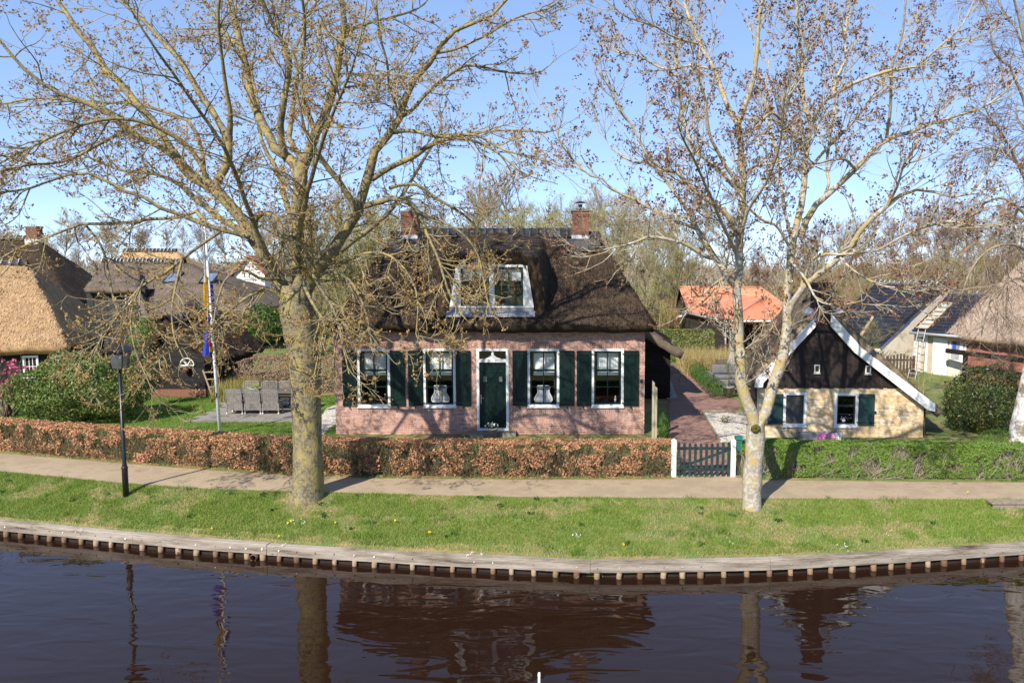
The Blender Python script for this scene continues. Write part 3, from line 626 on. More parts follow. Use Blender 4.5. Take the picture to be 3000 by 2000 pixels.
ns2 = 16000; A = np.array([[dv[i] for i in f] for f in df_ if min(f) >= npnt]); e1 = A[:, 1] - A[:, 0]; e2 = A[:, 3] - A[:, 0]
nr_ = np.cross(e2, e1); ar = np.linalg.norm(nr_, axis=1); nr_ = unit(nr_); k = RNG.choice(len(A), ns2, p=ar / ar.sum()); u = RNG.uniform(0, 1, (ns2, 1)); v = RNG.uniform(0, 1, (ns2, 1))
pt = A[k, 0] + e1[k] * u + e2[k] * v; nn = nr_[k]; dn = unit(np.array([0, -0.5, -1.0]) + RNG.normal(0, 0.25, (ns2, 3))); dn = unit(dn - nn * (dn * nn).sum(1, keepdims=True)); sd = np.cross(nn, dn)
ln = 0.2 * RNG.uniform(0.5, 1.2, (ns2, 1)); wd = RNG.uniform(0.008, 0.018, (ns2, 1)); a_ = pt - dn * ln / 2; b_ = pt + dn * ln / 2 + nn * RNG.uniform(0.01, 0.045, (ns2, 1))
tag(link('straw', np_mesh('straw', np.stack([a_ - sd * wd, a_ + sd * wd, b_], 1).reshape(-1, 3) - np.array(house.location), np.arange(3 * ns2).reshape(-1, 3)), THDS, dorm), kind='stuff')
zb, zt = ZA(702.5, DY), ZA(610, DY)
for s_, (xo_b, xo_t, xi) in (('l', (XA(1034, DY, 703), XA(1048, DY, 610), XA(1058.5, DY, 650))), ('r', (XA(1226, DY, 703), XA(1211, DY, 610), XA(1202, DY, 650)))):
    MB().prism([(xo_b, zb), (xi, zb), (xi, zt), (xo_t, zt)] if s_ == 'l' else [(xi, zb), (xo_b, zb), (xo_t, zt), (xi, zt)], DY - 0.10, DY - 0.02).build('flared_board', WHITE, dorm)
MB().box(XA(1034, DY, 703), XA(1226, DY, 703), DY - 0.13, DY + 0.02, zb - 0.05, zb - 0.002).build('sill', WHITE, dorm)
MB().box(XA(1058.5, DY, 650), XA(1202, DY, 650), DY - 0.09, DY - 0.02, zt - 0.045, zt + 0.03).build('head_board', WHITE, dorm)
MB().box(XA(1124.5, DY, 650), XA(1136, DY, 650), DY - 0.095, DY - 0.02, zb + 0.001, zt - 0.046).build('mullion', WHITE, dorm)
for a, b in ((1059.3, 1124), (1136.5, 1201.3)):
    a, b = XA(a, DY, 655), XA(b, DY, 655)
    sh = ring(MB(), a, b, zb + 0.01, zt - 0.05, DY - 0.07, DY - 0.025, 0.05); xm = (a + b) / 2; zm = zb + (zt - zb) * 0.52
    sh.box(xm - 0.035, xm + 0.035, DY - 0.068, DY - 0.027, zb + 0.06, zt - 0.10)
    for u0, u1 in ((a + 0.05, xm - 0.035), (xm + 0.035, b - 0.05)): sh.box(u0, u1, DY - 0.06, DY - 0.035, zm - 0.012, zm + 0.012)
    sh.build('casement', mat('blue_green_paint', [(0.02, 0.05, 0.05), (0.035, 0.075, 0.075)], 0.35, 4), dorm)
    for u0, u1 in ((a + 0.054, xm - 0.039), (xm + 0.039, b - 0.054)):
        MB().box(u0, u1, DY - 0.05, DY - 0.046, zb + 0.064, zt - 0.104).build('pane', GLASS, dorm)
MB().box(XA(1050, DY, 650), XA(1210, DY, 650), DY + 0.32, DY + 0.35, zb - 0.3, zt + 0.2).build('dark_backing', DARKIN, dorm)
MB().box(XA(1034, DY, 710), XA(1226, DY, 710), DY - 0.105, DY + 0.02, ZA(716, DY), zb - 0.052).build('lead_apron', LEAD, dorm)
for k in range(10):
    xa = XA(1027, DY, 720) + k * (XA(1230, DY, 720) - XA(1027, DY, 720)) / 10; xb = xa + (XA(1230, DY, 720) - XA(1027, DY, 720)) / 10 - 0.008
    ya, yb = DY - 0.33, DY - 0.08; za, zc = EZ + (ya - EY) * sl_ + 0.10, ZA(716, DY) + 0.01
    MB().add([(xa, ya, za), (xb, ya, za), (xb, yb, zc), (xa, yb, zc), (xa, ya, za + 0.02), (xb, ya, za + 0.02), (xb, yb, zc + 0.02), (xa, yb, zc + 0.02)],
             [(0, 3, 2, 1), (4, 5, 6, 7), (0, 1, 5, 4), (1, 2, 6, 5), (2, 3, 7, 6), (3, 0, 4, 7)]).build('lead_tile', LEAD, dorm)
# rear barn wing of black boards
wy = 33.2; wx1 = 4.5
for k in range(9): MB().box(hx1 - 1.0, wx1, wy - 0.02 - 0.015 * (k % 2), wy + 0.05, HG + k * 0.28, HG + k * 0.28 + 0.272).build('weatherboard', BLACKW, house)
for k in range(9): MB().box(wx1, wx1 + 0.02 + 0.01 * (k % 2), wy + 0.051, wy + 8, HG + k * 0.28, HG + k * 0.28 + 0.272).build('weatherboard', BLACKW, house)
thatch('wing_roof', house, [(5.0, wy - 0.55, 3.42), (5.0, wy + 9, 3.42), (-2.3, wy + 9, 7.9), (-2.3, wy - 0.55, 7.9)], [(0, 1, 2, 3)], 0.32, THB, 0.4, 0.06, 9000, THBS, 0.25)
# ---- curtains, screens and plants behind the panes
CURT = mat('white_curtain', [(0.84, 0.85, 0.86), (0.90, 0.90, 0.90)], 0.9, 6, trans=0.1)
names = ['white half curtain with lace valance in the window above the orchid', 'white half curtain with lace valance in the window left of the green door', 'white half curtain with lace valance in the window right of the green door', 'white half curtain with lace valance in the window beside the rear barn wing']
for i, q in enumerate(wins):
    t_ = thing('curtain', names[i], 'curtain', ((q[0] + q[1]) / 2, HY + 0.2, q[2]), 'curtains in the brick house windows')
    for s_ in (0, 1):
        xa, xb = (q[0] + 0.19, (q[0] + q[1]) / 2 - 0.01) if s_ == 0 else ((q[0] + q[1]) / 2 + 0.02, q[1] - 0.16)
        n = 14; vs = []
        for k in range(n + 1):
            x = xa + (xb - xa) * k / n; y = HY + 0.2 + 0.012 * math.sin(k * 2.1 + i)
            vs += [(x, y, q[3] - 0.16), (x, y, q[3] - 0.72)]
        MB().add(vs, [(2 * k, 2 * k + 1, 2 * k + 3, 2 * k + 2) for k in range(n)]).build('curtain_panel', CURT, t_, True)
        vs = []; n = 20
        for k in range(n + 1):
            x = xa + (xb - xa) * k / n; vs += [(x, HY + 0.185, q[3] - 0.70), (x, HY + 0.185, q[3] - 0.885 - 0.02 * (k % 2))]
        MB().add(vs, [(2 * k, 2 * k + 1, 2 * k + 3, 2 * k + 2) for k in range(n)]).build('valance', CURT, t_)
for k_, (a, b) in enumerate(((1059.3, 1124), (1136.5, 1201.3))):
    a, b = XA(a, DY, 655) + 0.07, XA(b, DY, 655) - 0.07; zt = ZA(610, DY) - 0.12
    t_ = thing('dormer_curtain', 'white half curtain behind the %s dormer casement' % ('tree-side' if k_ == 0 else 'chimney-side with cowl'), 'curtain', ((a + b) / 2, DY + 0.05, zt - 0.4))
    for u0, u1 in ((a, (a + b) / 2 - 0.04), ((a + b) / 2 + 0.04, b)):
        vs = [(u0 + (u1 - u0) * k / 10, DY + 0.05 + 0.01 * math.sin(k * 2.2), z) for k in range(11) for z in (zt, zt - 0.36)]
        MB().add(vs, [(2 * k, 2 * k + 1, 2 * k + 3, 2 * k + 2) for k in range(10)]).build('curtain_panel', CURT, t_, True)
SCR = mat('grey_mesh', [(0.38, 0.40, 0.44), (0.50, 0.52, 0.56)], 0.8, 10)
half = [(0.0, 0.53), (0.06, 0.535), (0.13, 0.525), (0.16, 0.535), (0.20, 0.52), (0.215, 0.47), (0.19, 0.42), (0.18, 0.36), (0.20, 0.28), (0.25, 0.20), (0.285, 0.12), (0.29, 0.06), (0.26, 0.0), (0.0, 0.0)]
for i, lab in ((1, 'guitar-shaped grey window screen with white rim in the window left of the door'), (2, 'guitar-shaped grey window screen with white rim in the window right of the door')):
    q = wins[i]; c = (q[0] + q[1]) / 2; zb = q[2] + 0.145
    t_ = thing('window_screen', lab, 'window screen', (c, HY + 0.14, zb))
    pl = [(c + x, zb + z) for x, z in half] + [(c - x, zb + z) for x, z in reversed(half[:-1])][:-1]
    MB().prism(pl, HY + 0.135, HY + 0.145).build('mesh_panel', SCR, t_)
    MB().tube([(x, HY + 0.13, z) for x, z in pl] + [(pl[0][0], HY + 0.13, pl[0][1])], 0.018, 6).build('rim', WHITE, t_, True)
LEAFG = mat('leaf_green', [(0.03, 0.08, 0.015), (0.07, 0.15, 0.03), (0.05, 0.11, 0.02)], 0.5, 5, island=True, trans=0.2)
q = wins[0]; c = (q[0] + q[1]) / 2 - 0.15; zb = q[2] + 0.14
t_ = thing('potted_orchid', 'small potted orchid on the window sill of the brick house', 'plant', (c, HY + 0.2, zb))
MB().lathe((c, HY + 0.2, zb), [(0.05, 0), (0.075, 0.09), (0.07, 0.10)], 12).build('pot', mat('ochre_pot', [(0.42, 0.24, 0.08), (0.5, 0.3, 0.12)], 0.6, 6), t_, True)
lf = MB()
for k in range(6):
    an = k * 1.05; dx_, dy_ = math.cos(an) * 0.13, math.sin(an) * 0.06; zz = 0.10 + (0.20 if k == 1 else 0.10)
    lf.add([(c, HY + 0.2, zb + 0.09), (c + dx_ * 0.5 - 0.02, HY + 0.2 + dy_ * 0.5, zb + zz), (c + dx_, HY + 0.2 + dy_, zb + zz - 0.02), (c + dx_ * 0.5 + 0.02, HY + 0.2 + dy_ * 0.5, zb + zz - 0.01)], [(0, 1, 2, 3)])
lf.tube([(c, HY + 0.2, zb + 0.1), (c - 0.06, HY + 0.2, zb + 0.35), (c - 0.02, HY + 0.2, zb + 0.45)], 0.004, 5)
lf.build('leaf', LEAFG, t_)
q = wins[0]; c = q[1] - 0.22
bt = thing('bottle', 'dark bottle standing on the sill of the window with the orchid', 'bottle', (c, HY + 0.2, q[2] + 0.135))
MB().lathe((c, HY + 0.2, q[2] + 0.135), [(0.032, 0), (0.034, 0.13), (0.014, 0.18), (0.014, 0.24)], 10).build('body', IRON, bt, True)
MB().lathe((c, HY + 0.2, q[2] + 0.376), [(0.016, 0), (0.016, 0.02)], 8).build('cap', WHITE, bt)
q = wins[3]; c = q[1] - 0.25
bt = thing('white_vase', 'slim white vase on the sill of the rightmost brick house window', 'vase', (c, HY + 0.2, q[2] + 0.135))
MB().lathe((c, HY + 0.2, q[2] + 0.135), [(0.03, 0), (0.04, 0.08), (0.018, 0.15), (0.022, 0.19)], 10).build('body', WHITE, bt, True)
MB().lathe((c, HY + 0.2, q[2] + 0.325), [(0.022, 0), (0.025, 0.012)], 10).build('lip', WHITE, bt)
# ------------------------------------------------------------------ small yellow-brick cottage
CY = 25.6; CG = 1.30
YB = mat('yellow_brick', [(0.55, 0.37, 0.17), (0.66, 0.49, 0.27), (0.72, 0.62, 0.45), (0.58, 0.36, 0.19), (0.68, 0.46, 0.20), (0.74, 0.68, 0.56)], 0.85, 9, 0.4, 60, island=True)
YM = mat('pale_mortar', [(0.50, 0.42, 0.30), (0.62, 0.54, 0.42)], 0.9, 6, 0.3, 60)
GPL = mat('dark_brown_planks', [(0.022, 0.015, 0.014), (0.034, 0.024, 0.022), (0.016, 0.011, 0.011)], 0.75, 4, 0.3, 25, island=True, stretch=(1, 1, 0.2))
c0, c1 = XA(1743, CY, 950), XA(2121.5, CY, 950)
cot = thing('yellow_brick_cottage', 'small yellow brick cottage with dark plank gable and white barge boards', 'cottage', ((c0 + c1) / 2, CY + 3, CG))
shear = 0.235
def cp(x, y, dy=0.0): q = P(x, y, CY); return (q.x, q.z)
zpl = ZA(888.5, CY)                       # brick / plank line
rk = [cp(1903, 740), cp(1955, 803), cp(2126, 936)]      # underside of the right barge board
rkz = lambda x: float(np.interp(x, [q[0] for q in rk], [q[1] for q in rk]))
cw = [(XA(1800, CY), XA(1853.5, CY), ZA(978, CY), ZA(900.5, CY)), (XA(1918, CY), XA(1972.5, CY), ZA(979.5, CY), ZA(902, CY))]
wb = MB()
ysplit = c0 + 0.02
rect_wall(wb, c0, XA(2062, CY), CG - 0.3, zpl, CY, CY + 0.25, cw)
xr = XA(2062, CY); wb.prism([(xr, CG - 0.3), (c1, CG - 0.3), (c1, rkz(c1) - 0.02), (xr, min(zpl, rkz(xr)))], CY, CY + 0.25)
# side and back walls follow the skewed plan
D = 8.2
for xx, zt in ((c0, 3.15), (c1, 2.2)): wb.add([(xx, CY + 0.251, CG - 0.3), (xx + shear * D, CY + D, CG - 0.3), (xx + shear * D, CY + D, zt), (xx, CY + 0.251, zt)], [(0, 1, 2, 3)])
cwall = wb.build('wall', YM, cot)
csold = [(q[0] - 0.02, q[1] + 0.02, q[3], q[3] + 0.17) for q in cw]; csill = [(q[0], q[1], q[2] - 0.19, q[2] - 0.035) for q in cw]
def ins(a, b, z0, z1):
    lim = np.interp(z1, [q[1] for q in rk[::-1]], [q[0] for q in rk[::-1]]) - 0.01
    return a, min(b, lim)
bricks(cwall, c0, c1, CG, CY, [(h[0], h[1], h[2] - 0.036, h[3]) for h in cw] + csold + csill, int((zpl - CG) / 0.0575), 0.0575, 0.205, YB, 300, 9, inside=ins, pick=lambda t: abs(t[2] - 2.0) + 0.05 * abs(t[0] - 10))
for q in csold: soldiers(cwall, q[0], q[1], q[2] + 0.004, 0.16, CY, YB, 11)
for q in csill: soldiers(cwall, q[0], q[1], q[2] + 0.004, 0.147, CY, YB, 10)
for i, q in enumerate(cw):
    if i == 0:
        wn = ring(MB(), *q, CY - 0.04, CY + 0.10, 0.085).build('window', WHITE, cot)
        MB().box(q[0] + 0.086, q[1] - 0.086, CY + 0.02, CY + 0.03, q[2] + 0.086, q[3] - 0.086).build('insect_screen', mat('dark_mesh', [(0.05, 0.048, 0.05), (0.085, 0.08, 0.082)], 0.8, 8), wn)
        MB().bev(q[0] - 0.01, q[1] + 0.01, CY - 0.07, CY - 0.01, q[2] - 0.035, q[2] - 0.001, 0.008).build('sill', WHITE, wn)
        shutter(cot, q[0] - 0.50, q[0] - 0.015, q[2] + 0.07, q[3] - 0.05, CY - 0.012, hinge_left=False, m=mat('grey_green_paint', [(0.012, 0.035, 0.038), (0.02, 0.05, 0.053)], 0.4, 3, 0.1, 20))
    else:
        window(cot, *q, CY, 0.085, 0.045, 1, (0.36, 0.66), sm=IRON, bar=0.025)
        shutter(cot, q[1] + 0.015, q[1] + 0.51, q[2] + 0.06, q[3] - 0.03, CY - 0.012, m=MATS['grey_green_paint'])
        MB().box(q[1] + 0.50, q[1] + 0.58, CY - 0.06, CY - 0.02, (q[2] + q[3]) / 2 - 0.1, (q[2] + q[3]) / 2 - 0.04).build('shutter_catch', IRON, cot)
rm = MB(); xa, xb = c0 + 0.3, c1 - 1.2
rm.add([(xa, CY + 0.3, CG), (xb, CY + 0.3, CG), (xb, CY + 2.5, CG), (xa, CY + 2.5, CG), (xa, CY + 0.3, zpl), (xb, CY + 0.3, zpl), (xb, CY + 2.5, zpl), (xa, CY + 2.5, zpl)], [(0, 1, 2, 3), (7, 6, 5, 4), (2, 6, 7, 3), (1, 5, 6, 2), (3, 7, 4, 0)])
rm.build('room', DARKIN, cot)
# plank gable: single vertical boards cut to the roof line
lk = [cp(1735, 884), cp(1868, 727)]
tz = lambda x: float(min(np.interp(x, [q[0] for q in lk], [q[1] for q in lk]), np.interp(x, [q[0] for q in rk], [q[1] for q in rk])))
px0 = c0 - 0.02; pxe = XA(2066, CY); npk = 34; wpk = (pxe - px0) / npk; peak = ZA(715, CY)
for k in range(npk):
    a, b = px0 + k * wpk, px0 + (k + 1) * wpk - 0.006
    za, zb = tz(a), tz(b); mid = (a + b) / 2
    if za < zpl + 0.02 and zb < zpl + 0.02: continue
    yy = CY - 0.03 - 0.008 * (k % 2)
    MB().prism([(a, zpl - 0.02 - 0.012 * (k % 3)), (b, zpl - 0.02 - 0.012 * (k % 3)), (b, max(zb, zpl) + 0.03), (a, max(za, zpl) + 0.03)], yy, yy + 0.025).build('plank', GPL, cot)
gb_ = MB().prism([(px0, zpl - 0.01), (pxe, zpl - 0.01), (XA(1957, CY), rk[1][1] + 0.03), (XA(1905, CY), rk[0][1] + 0.06), (XA(1868, CY), lk[1][1] + 0.1)], CY - 0.004, CY + 0.2); gb_.build('gable_backing', GPL, cot)
# white barge boards
for poly in ([cp(1729, 887), cp(1748, 887), cp(1749, 877), cp(1869, 748), cp(1868, 727), cp(1733, 868)],
             [cp(1904, 719), cp(1903, 748), cp(1956, 807), cp(2123.5, 938), cp(2140, 942), cp(2140.5, 925), cp(1974, 798)]):
    if poly[0][0] < 8: poly = poly[::-1][::-1]
    MB().prism(poly, CY - 0.24, CY - 0.18).build('barge_board', WHITE, cot)
# tiny gable lights
for px_a in (1868, 1985):
    a, b, c, d = XA(px_a, CY), XA(px_a + 12.5, CY), ZA(855, CY) if px_a < 1900 else ZA(857, CY), ZA(837, CY) if px_a < 1900 else ZA(839, CY)
    gl_ = ring(MB(), a, b, c, d, CY - 0.07, CY - 0.02, 0.03).build('gable_light', WHITE, cot)
    MB().box(a + 0.031, b - 0.031, CY - 0.058, CY - 0.054, c + 0.031, d - 0.031).build('pane', mat('dark_pane', [(0.02, 0.022, 0.012), (0.03, 0.033, 0.02)], 0.08, 3, spec=0.6), gl_)
    MB().box(a - 0.02, b + 0.02, CY - 0.085, CY - 0.04, c - 0.035, c - 0.018).build('sill', WHITE, gl_)
# boarded chimney
ca, cb = XA(1868, CY), XA(1905.5, CY)
chm = MB().box(ca, cb, CY - 0.10, CY + 0.55, ZA(760, CY), ZA(655, CY)).build('chimney', GPL, cot)
MB().box(ca - 0.03, cb + 0.03, CY - 0.13, CY + 0.58, ZA(655, CY) + 0.001, ZA(649, CY)).build('cap', GPL, chm)
for k in range(4): MB().box(ca + (cb - ca) * k / 4 + 0.003, ca + (cb - ca) * (k + 1) / 4 - 0.003, CY - 0.125, CY - 0.101, ZA(757, CY), ZA(656, CY)).build('plank', GPL, chm)
for a, b in ((ca - 0.22, ca - 0.003), (cb + 0.003, cb + 0.30)):
    MB().add([(a, CY - 0.16, ZA(722, CY) - (0.06 if a > ca else 0.10)), (b, CY - 0.16, ZA(715, CY)), (b, CY + 0.7, ZA(712, CY)), (a, CY + 0.7, ZA(718, CY) - 0.06), (a, CY - 0.16, ZA(719, CY) - 0.06), (b, CY - 0.16, ZA(711, CY)), (b, CY + 0.7, ZA(708, CY)), (a, CY + 0.7, ZA(715, CY) - 0.03)],
             [(0, 3, 2, 1), (4, 5, 6, 7), (0, 1, 5, 4), (1, 2, 6, 5), (2, 3, 7, 6), (3, 0, 4, 7)]).build('flashing', LEAD, chm)
# thatch: left and right slopes, skewed back
Y0 = CY - 0.10
THM = mat('mossy_thatch', [(0.085, 0.06, 0.038), (0.19, 0.145, 0.095), (0.27, 0.215, 0.15), (0.15, 0.125, 0.06)], 0.95, 2.5, 0.9, 30, stretch=(1, 1, 0.6), detail=9, bdist=0.05)
THMS = mat('mossy_straw', [(0.085, 0.06, 0.04), (0.19, 0.145, 0.10), (0.34, 0.27, 0.19), (0.22, 0.17, 0.11), (0.13, 0.11, 0.045)], 0.95, 2, island=True)
pk = cp(1887, 703); le = cp(1716, 872); re_ = cp(2163, 944); rm_ = cp(1988, 788)
ridge = (pk[0] + 0.0, Y0, pk[1] + 0.10); rb_ = (pk[0] + shear * D, Y0 + D + 0.3, pk[1] + 0.55)
rf = thatch('thatched_roof', cot, [(le[0], Y0, le[1]), (le[0] + shear * D, Y0 + D + 0.3, le[1] + 0.15), rb_, ridge,
            (rm_[0], Y0, rm_[1]), (rm_[0] + shear * D, Y0 + D + 0.3, rm_[1]), (re_[0], Y0, re_[1]), (re_[0] + shear * D, Y0 + D + 0.3, re_[1])],
            [(0, 3, 2, 1), (3, 4, 5, 2), (4, 6, 7, 5)], 0.26, THM, 0.3, 0.07, 30000, THMS, 0.3)
tag(rf, 'weathered mossy thatch')
# flower box: small lilac-white blooms in the cottage window
q = cw[1]; fx = (q[0] + q[1]) / 2
fp = thing('windowsill_flowers', 'white blooming pot plant inside the cottage window', 'plant', (fx, CY + 0.18, q[2] + 0.12))
MB().lathe((fx, CY + 0.2, q[2] + 0.12), [(0.05, 0), (0.07, 0.08)], 10).build('pot', WHITE, fp, True)
leaves('bloom', mat('white_petal', [(0.7, 0.68, 0.72), (0.8, 0.8, 0.8)], 0.6, 5, trans=0.3), np.array([fx, CY + 0.17, q[2] + 0.25]) + RNG.normal(0, 1, (40, 3)) * [0.07, 0.02, 0.03], np.tile([0, -1.0, 0.3], (40, 1)), 0.05, fp, kind=None)
# things against the cottage wall
a = P(1880, 1000, CY - 0.30)
tr = thing('stone_trough', 'grey stone slab trough leaning at the cottage wall', 'trough', (a.x + 0.6, CY - 0.25, CG))
MB().bev(XA(1838, CY - 0.3, 1000), XA(1936, CY - 0.3, 1000), CY - 0.32, CY - 0.06, CG - 0.1, ZA(993.5, CY - 0.3), 0.02).build('slab', mat('grey_stone', [(0.20, 0.20, 0.20), (0.33, 0.33, 0.33)], 0.85, 7, 0.5, 40), tr)
MB().bev(XA(1838, CY - 0.3, 1000) - 0.03, XA(1936, CY - 0.3, 1000) + 0.03, CY - 0.36, CY - 0.04, CG - 0.1, CG + 0.15, 0.02).build('plinth', MATS['grey_stone'], tr)
bx0, bx1 = XA(1894, CY - 0.5, 1005), XA(1935.5, CY - 0.5, 1005)
bd = thing('game_board', 'white square board with concentric dark lines by the cottage wall', 'board', ((bx0 + bx1) / 2, CY - 0.5, CG))
zt_ = ZA(995, CY - 0.5); MB().bev(bx0, bx1, CY - 0.47, CY - 0.43, zt_ - (bx1 - bx0), zt_, 0.01).build('panel', WHITE, bd)
INK = mat('dark_ink', [(0.02, 0.02, 0.025), (0.03, 0.03, 0.03)], 0.6, 3)
for k, g in enumerate((0.03, 0.085, 0.14)): ring(MB(), bx0 + g, bx1 - g, zt_ - (bx1 - bx0) + g, zt_ - g, CY - 0.4735, CY - 0.4705, 0.012).build('line', INK, bd)
fc = bpy.data.curves.new('numeral', 'FONT'); fc.body = '3'; fc.size = 0.26; fc.align_x = 'CENTER'; fc.align_y = 'CENTER'; fc.extrude = 0.002
fo = bpy.data.objects.new('numeral', fc); COL.objects.link(fo); dg = bpy.context.evaluated_depsgraph_get(); me = bpy.data.meshes.new_from_object(fo.evaluated_get(dg)); bpy.data.objects.remove(fo)
me.transform(Matrix.Translation((0, CY - 0.4735 - bd.location.y, zt_ - (bx1 - bx0) / 2 - bd.location.z)) @ Matrix.Rotation(math.pi / 2, 4, 'X')); me.materials.clear(); link('numeral', me, INK, bd)
for px_, col, nm, lab in ((1892, (0.30, 0.07, 0.25), 'purple', 'purple cushion behind the pink one at the cottage wall'), (1906, (0.72, 0.28, 0.42), 'pink', 'pink round cushion leaning on the white board at the cottage')):
    yy = CY - (0.55 if nm == 'purple' else 0.66); c = P(px_, 1009, yy); cu = MB()._lathe((0, 0, 0), [(0.02, -0.06), (0.16, -0.05), (0.20, 0), (0.16, 0.05), (0.02, 0.06)], 20)
    cu.xf = Matrix.Translation((c.x, yy, c.z)) @ Matrix.Rotation(R(80), 4, 'X')
    t_ = thing('round_cushion', lab, 'cushion', (c.x, yy, CG)); fm_ = mat(nm + '_fabric', [tuple(v * 0.85 for v in col), col], 0.85, 6)
    cu.build('cover', fm_, t_, True)
    MB(cu.xf).tube([(0.2 * math.cos(k), 0.2 * math.sin(k), 0) for k in np.linspace(0, 2 * math.pi, 25)], 0.012, 5, False).build('piping', fm_, t_, True)
sb = thing('garden_bench', 'low dark bench carrying the cushions at the cottage wall', 'bench', (XA(1900, CY - 0.6, 1000), CY - 0.6, CG))
bxa, bxb = XA(1880, CY - 0.6, 1000), XA(1945, CY - 0.6, 1000); zc_ = ZA(1009, CY - 0.6) - 0.2
for k in range(3): MB().box(bxa, bxb, CY - 0.78 + 0.12 * k, CY - 0.67 + 0.12 * k, zc_ - 0.035, zc_).build('slat', OLDWOOD, sb)
for x in (bxa + 0.05, bxb - 0.1):
    for y in (CY - 0.77, CY - 0.50): MB().box(x, x + 0.05, y, y + 0.05, CG - 0.02, zc_ - 0.036).build('leg', OLDWOOD, sb)
# ------------------------------------------------------------------ gate
gy = pbY(XA(1615, 22.5)) + 0.28; gx0, gx1 = XA(1547.5, gy, 1045), XA(1683.5, gy, 1045); gzb = 1.07
GP = mat('peeling_white_paint', [(0.42, 0.38, 0.30), (0.70, 0.69, 0.64), (0.76, 0.75, 0.72)], 0.7, 7, 0.5, 30, fac=(0.25, 0.5))
for x, lab in ((gx0, 'white gate post at the end of the brown beech hedge'), (gx1, 'white gate post beside the green letterbox')):
    t_ = thing('gate_post', lab, 'post', (x, gy, gzb)); wpp = 0.065
    MB().box(x - wpp, x + wpp, gy - wpp, gy + wpp, gzb - 0.1, gzb + 1.02).build('shaft', GP, t_)
    MB().add([(x - wpp - .01, gy - wpp - .01, gzb + 1.021), (x + wpp + .01, gy - wpp - .01, gzb + 1.021), (x + wpp + .01, gy + wpp + .01, gzb + 1.021), (x - wpp - .01, gy + wpp + .01, gzb + 1.021), (x, gy, gzb + 1.08)], [(0, 1, 4), (1, 2, 4), (2, 3, 4), (3, 0, 4), (3, 2, 1, 0)]).build('cap', GP, t_)
GG = mat('gate_green', [(0.010, 0.022, 0.024), (0.022, 0.042, 0.045), (0.05, 0.065, 0.06)], 0.55, 6, 0.3, 30, fac=(0.3, 0.8))
gate = thing('garden_gate', 'dark green picket gate between two white posts', 'gate', ((gx0 + gx1) / 2, gy, gzb))
ga_, gb2 = gx0 + 0.10, gx1 - 0.09; n = 10
for k in range(n):
    x = ga_ + 0.035 + (gb2 - ga_ - 0.07) * k / (n - 1); h_ = 0.98 - 0.05 * math.sin(math.pi * k / (n - 1)) * 0.6
    pts = [(x - 0.037, gzb + 0.02), (x + 0.037, gzb + 0.02)] + [(x + 0.037 * math.cos(a_), gzb + h_ - 0.04 + 0.037 * math.sin(a_)) for a_ in np.linspace(0, math.pi, 7)]
    MB().prism(pts, gy - 0.045, gy - 0.022).build('picket', GG, gate)
for z in (gzb + 0.20, gzb + 0.80): MB().box(ga_, gb2, gy - 0.021, gy + 0.02, z - 0.04, z + 0.04).build('rail', GG, gate)
MB().beam((ga_ + 0.05, gy, gzb + 0.25), (gb2 - 0.05, gy, gzb + 0.75), 0.035, 0.07).build('brace', GG, gate)
for z in (gzb + 0.20, gzb + 0.80): MB().box(gx0 + 0.06, ga_ + 0.2, gy - 0.05, gy - 0.046, z - 0.015, z + 0.015).build('hinge', IRON, gate)
MB().box(gb2 - 0.04, gx1 - 0.06, gy - 0.058, gy - 0.046, gzb + 0.78, gzb + 0.81).build('latch', IRON, gate)
lx = XA(1697.5, gy, 1020)
lb = thing('letterbox', 'green metal letterbox beside the white gate post', 'letterbox', (lx, gy + 0.02, gzb))
LBM = mat('green_metal', [(0.012, 0.11, 0.085), (0.018, 0.14, 0.11)], 0.35, 4, spec=0.5)
MB().box(lx - 0.085, lx + 0.085, gy - 0.02, gy + 0.13, gzb + 0.72, gzb + 1.05).build('body', LBM, lb)
MB().add([(lx - 0.1, gy - 0.05, gzb + 1.051), (lx + 0.1, gy - 0.05, gzb + 1.051), (lx + 0.1, gy + 0.14, gzb + 1.051), (lx - 0.1, gy + 0.14, gzb + 1.051), (lx - 0.1, gy - 0.03, gzb + 1.09), (lx + 0.1, gy - 0.03, gzb + 1.09), (lx + 0.1, gy + 0.14, gzb + 1.14), (lx - 0.1, gy + 0.14, gzb + 1.14)], [(0, 3, 2, 1), (4, 5, 6, 7), (0, 1, 5, 4), (1, 2, 6, 5), (2, 3, 7, 6), (3, 0, 4, 7)]).build('lid', LBM, lb)
MB().box(lx - 0.03, lx + 0.03, gy + 0.03, gy + 0.09, gzb - 0.1, gzb + 0.719).build('stand', IRON, lb)
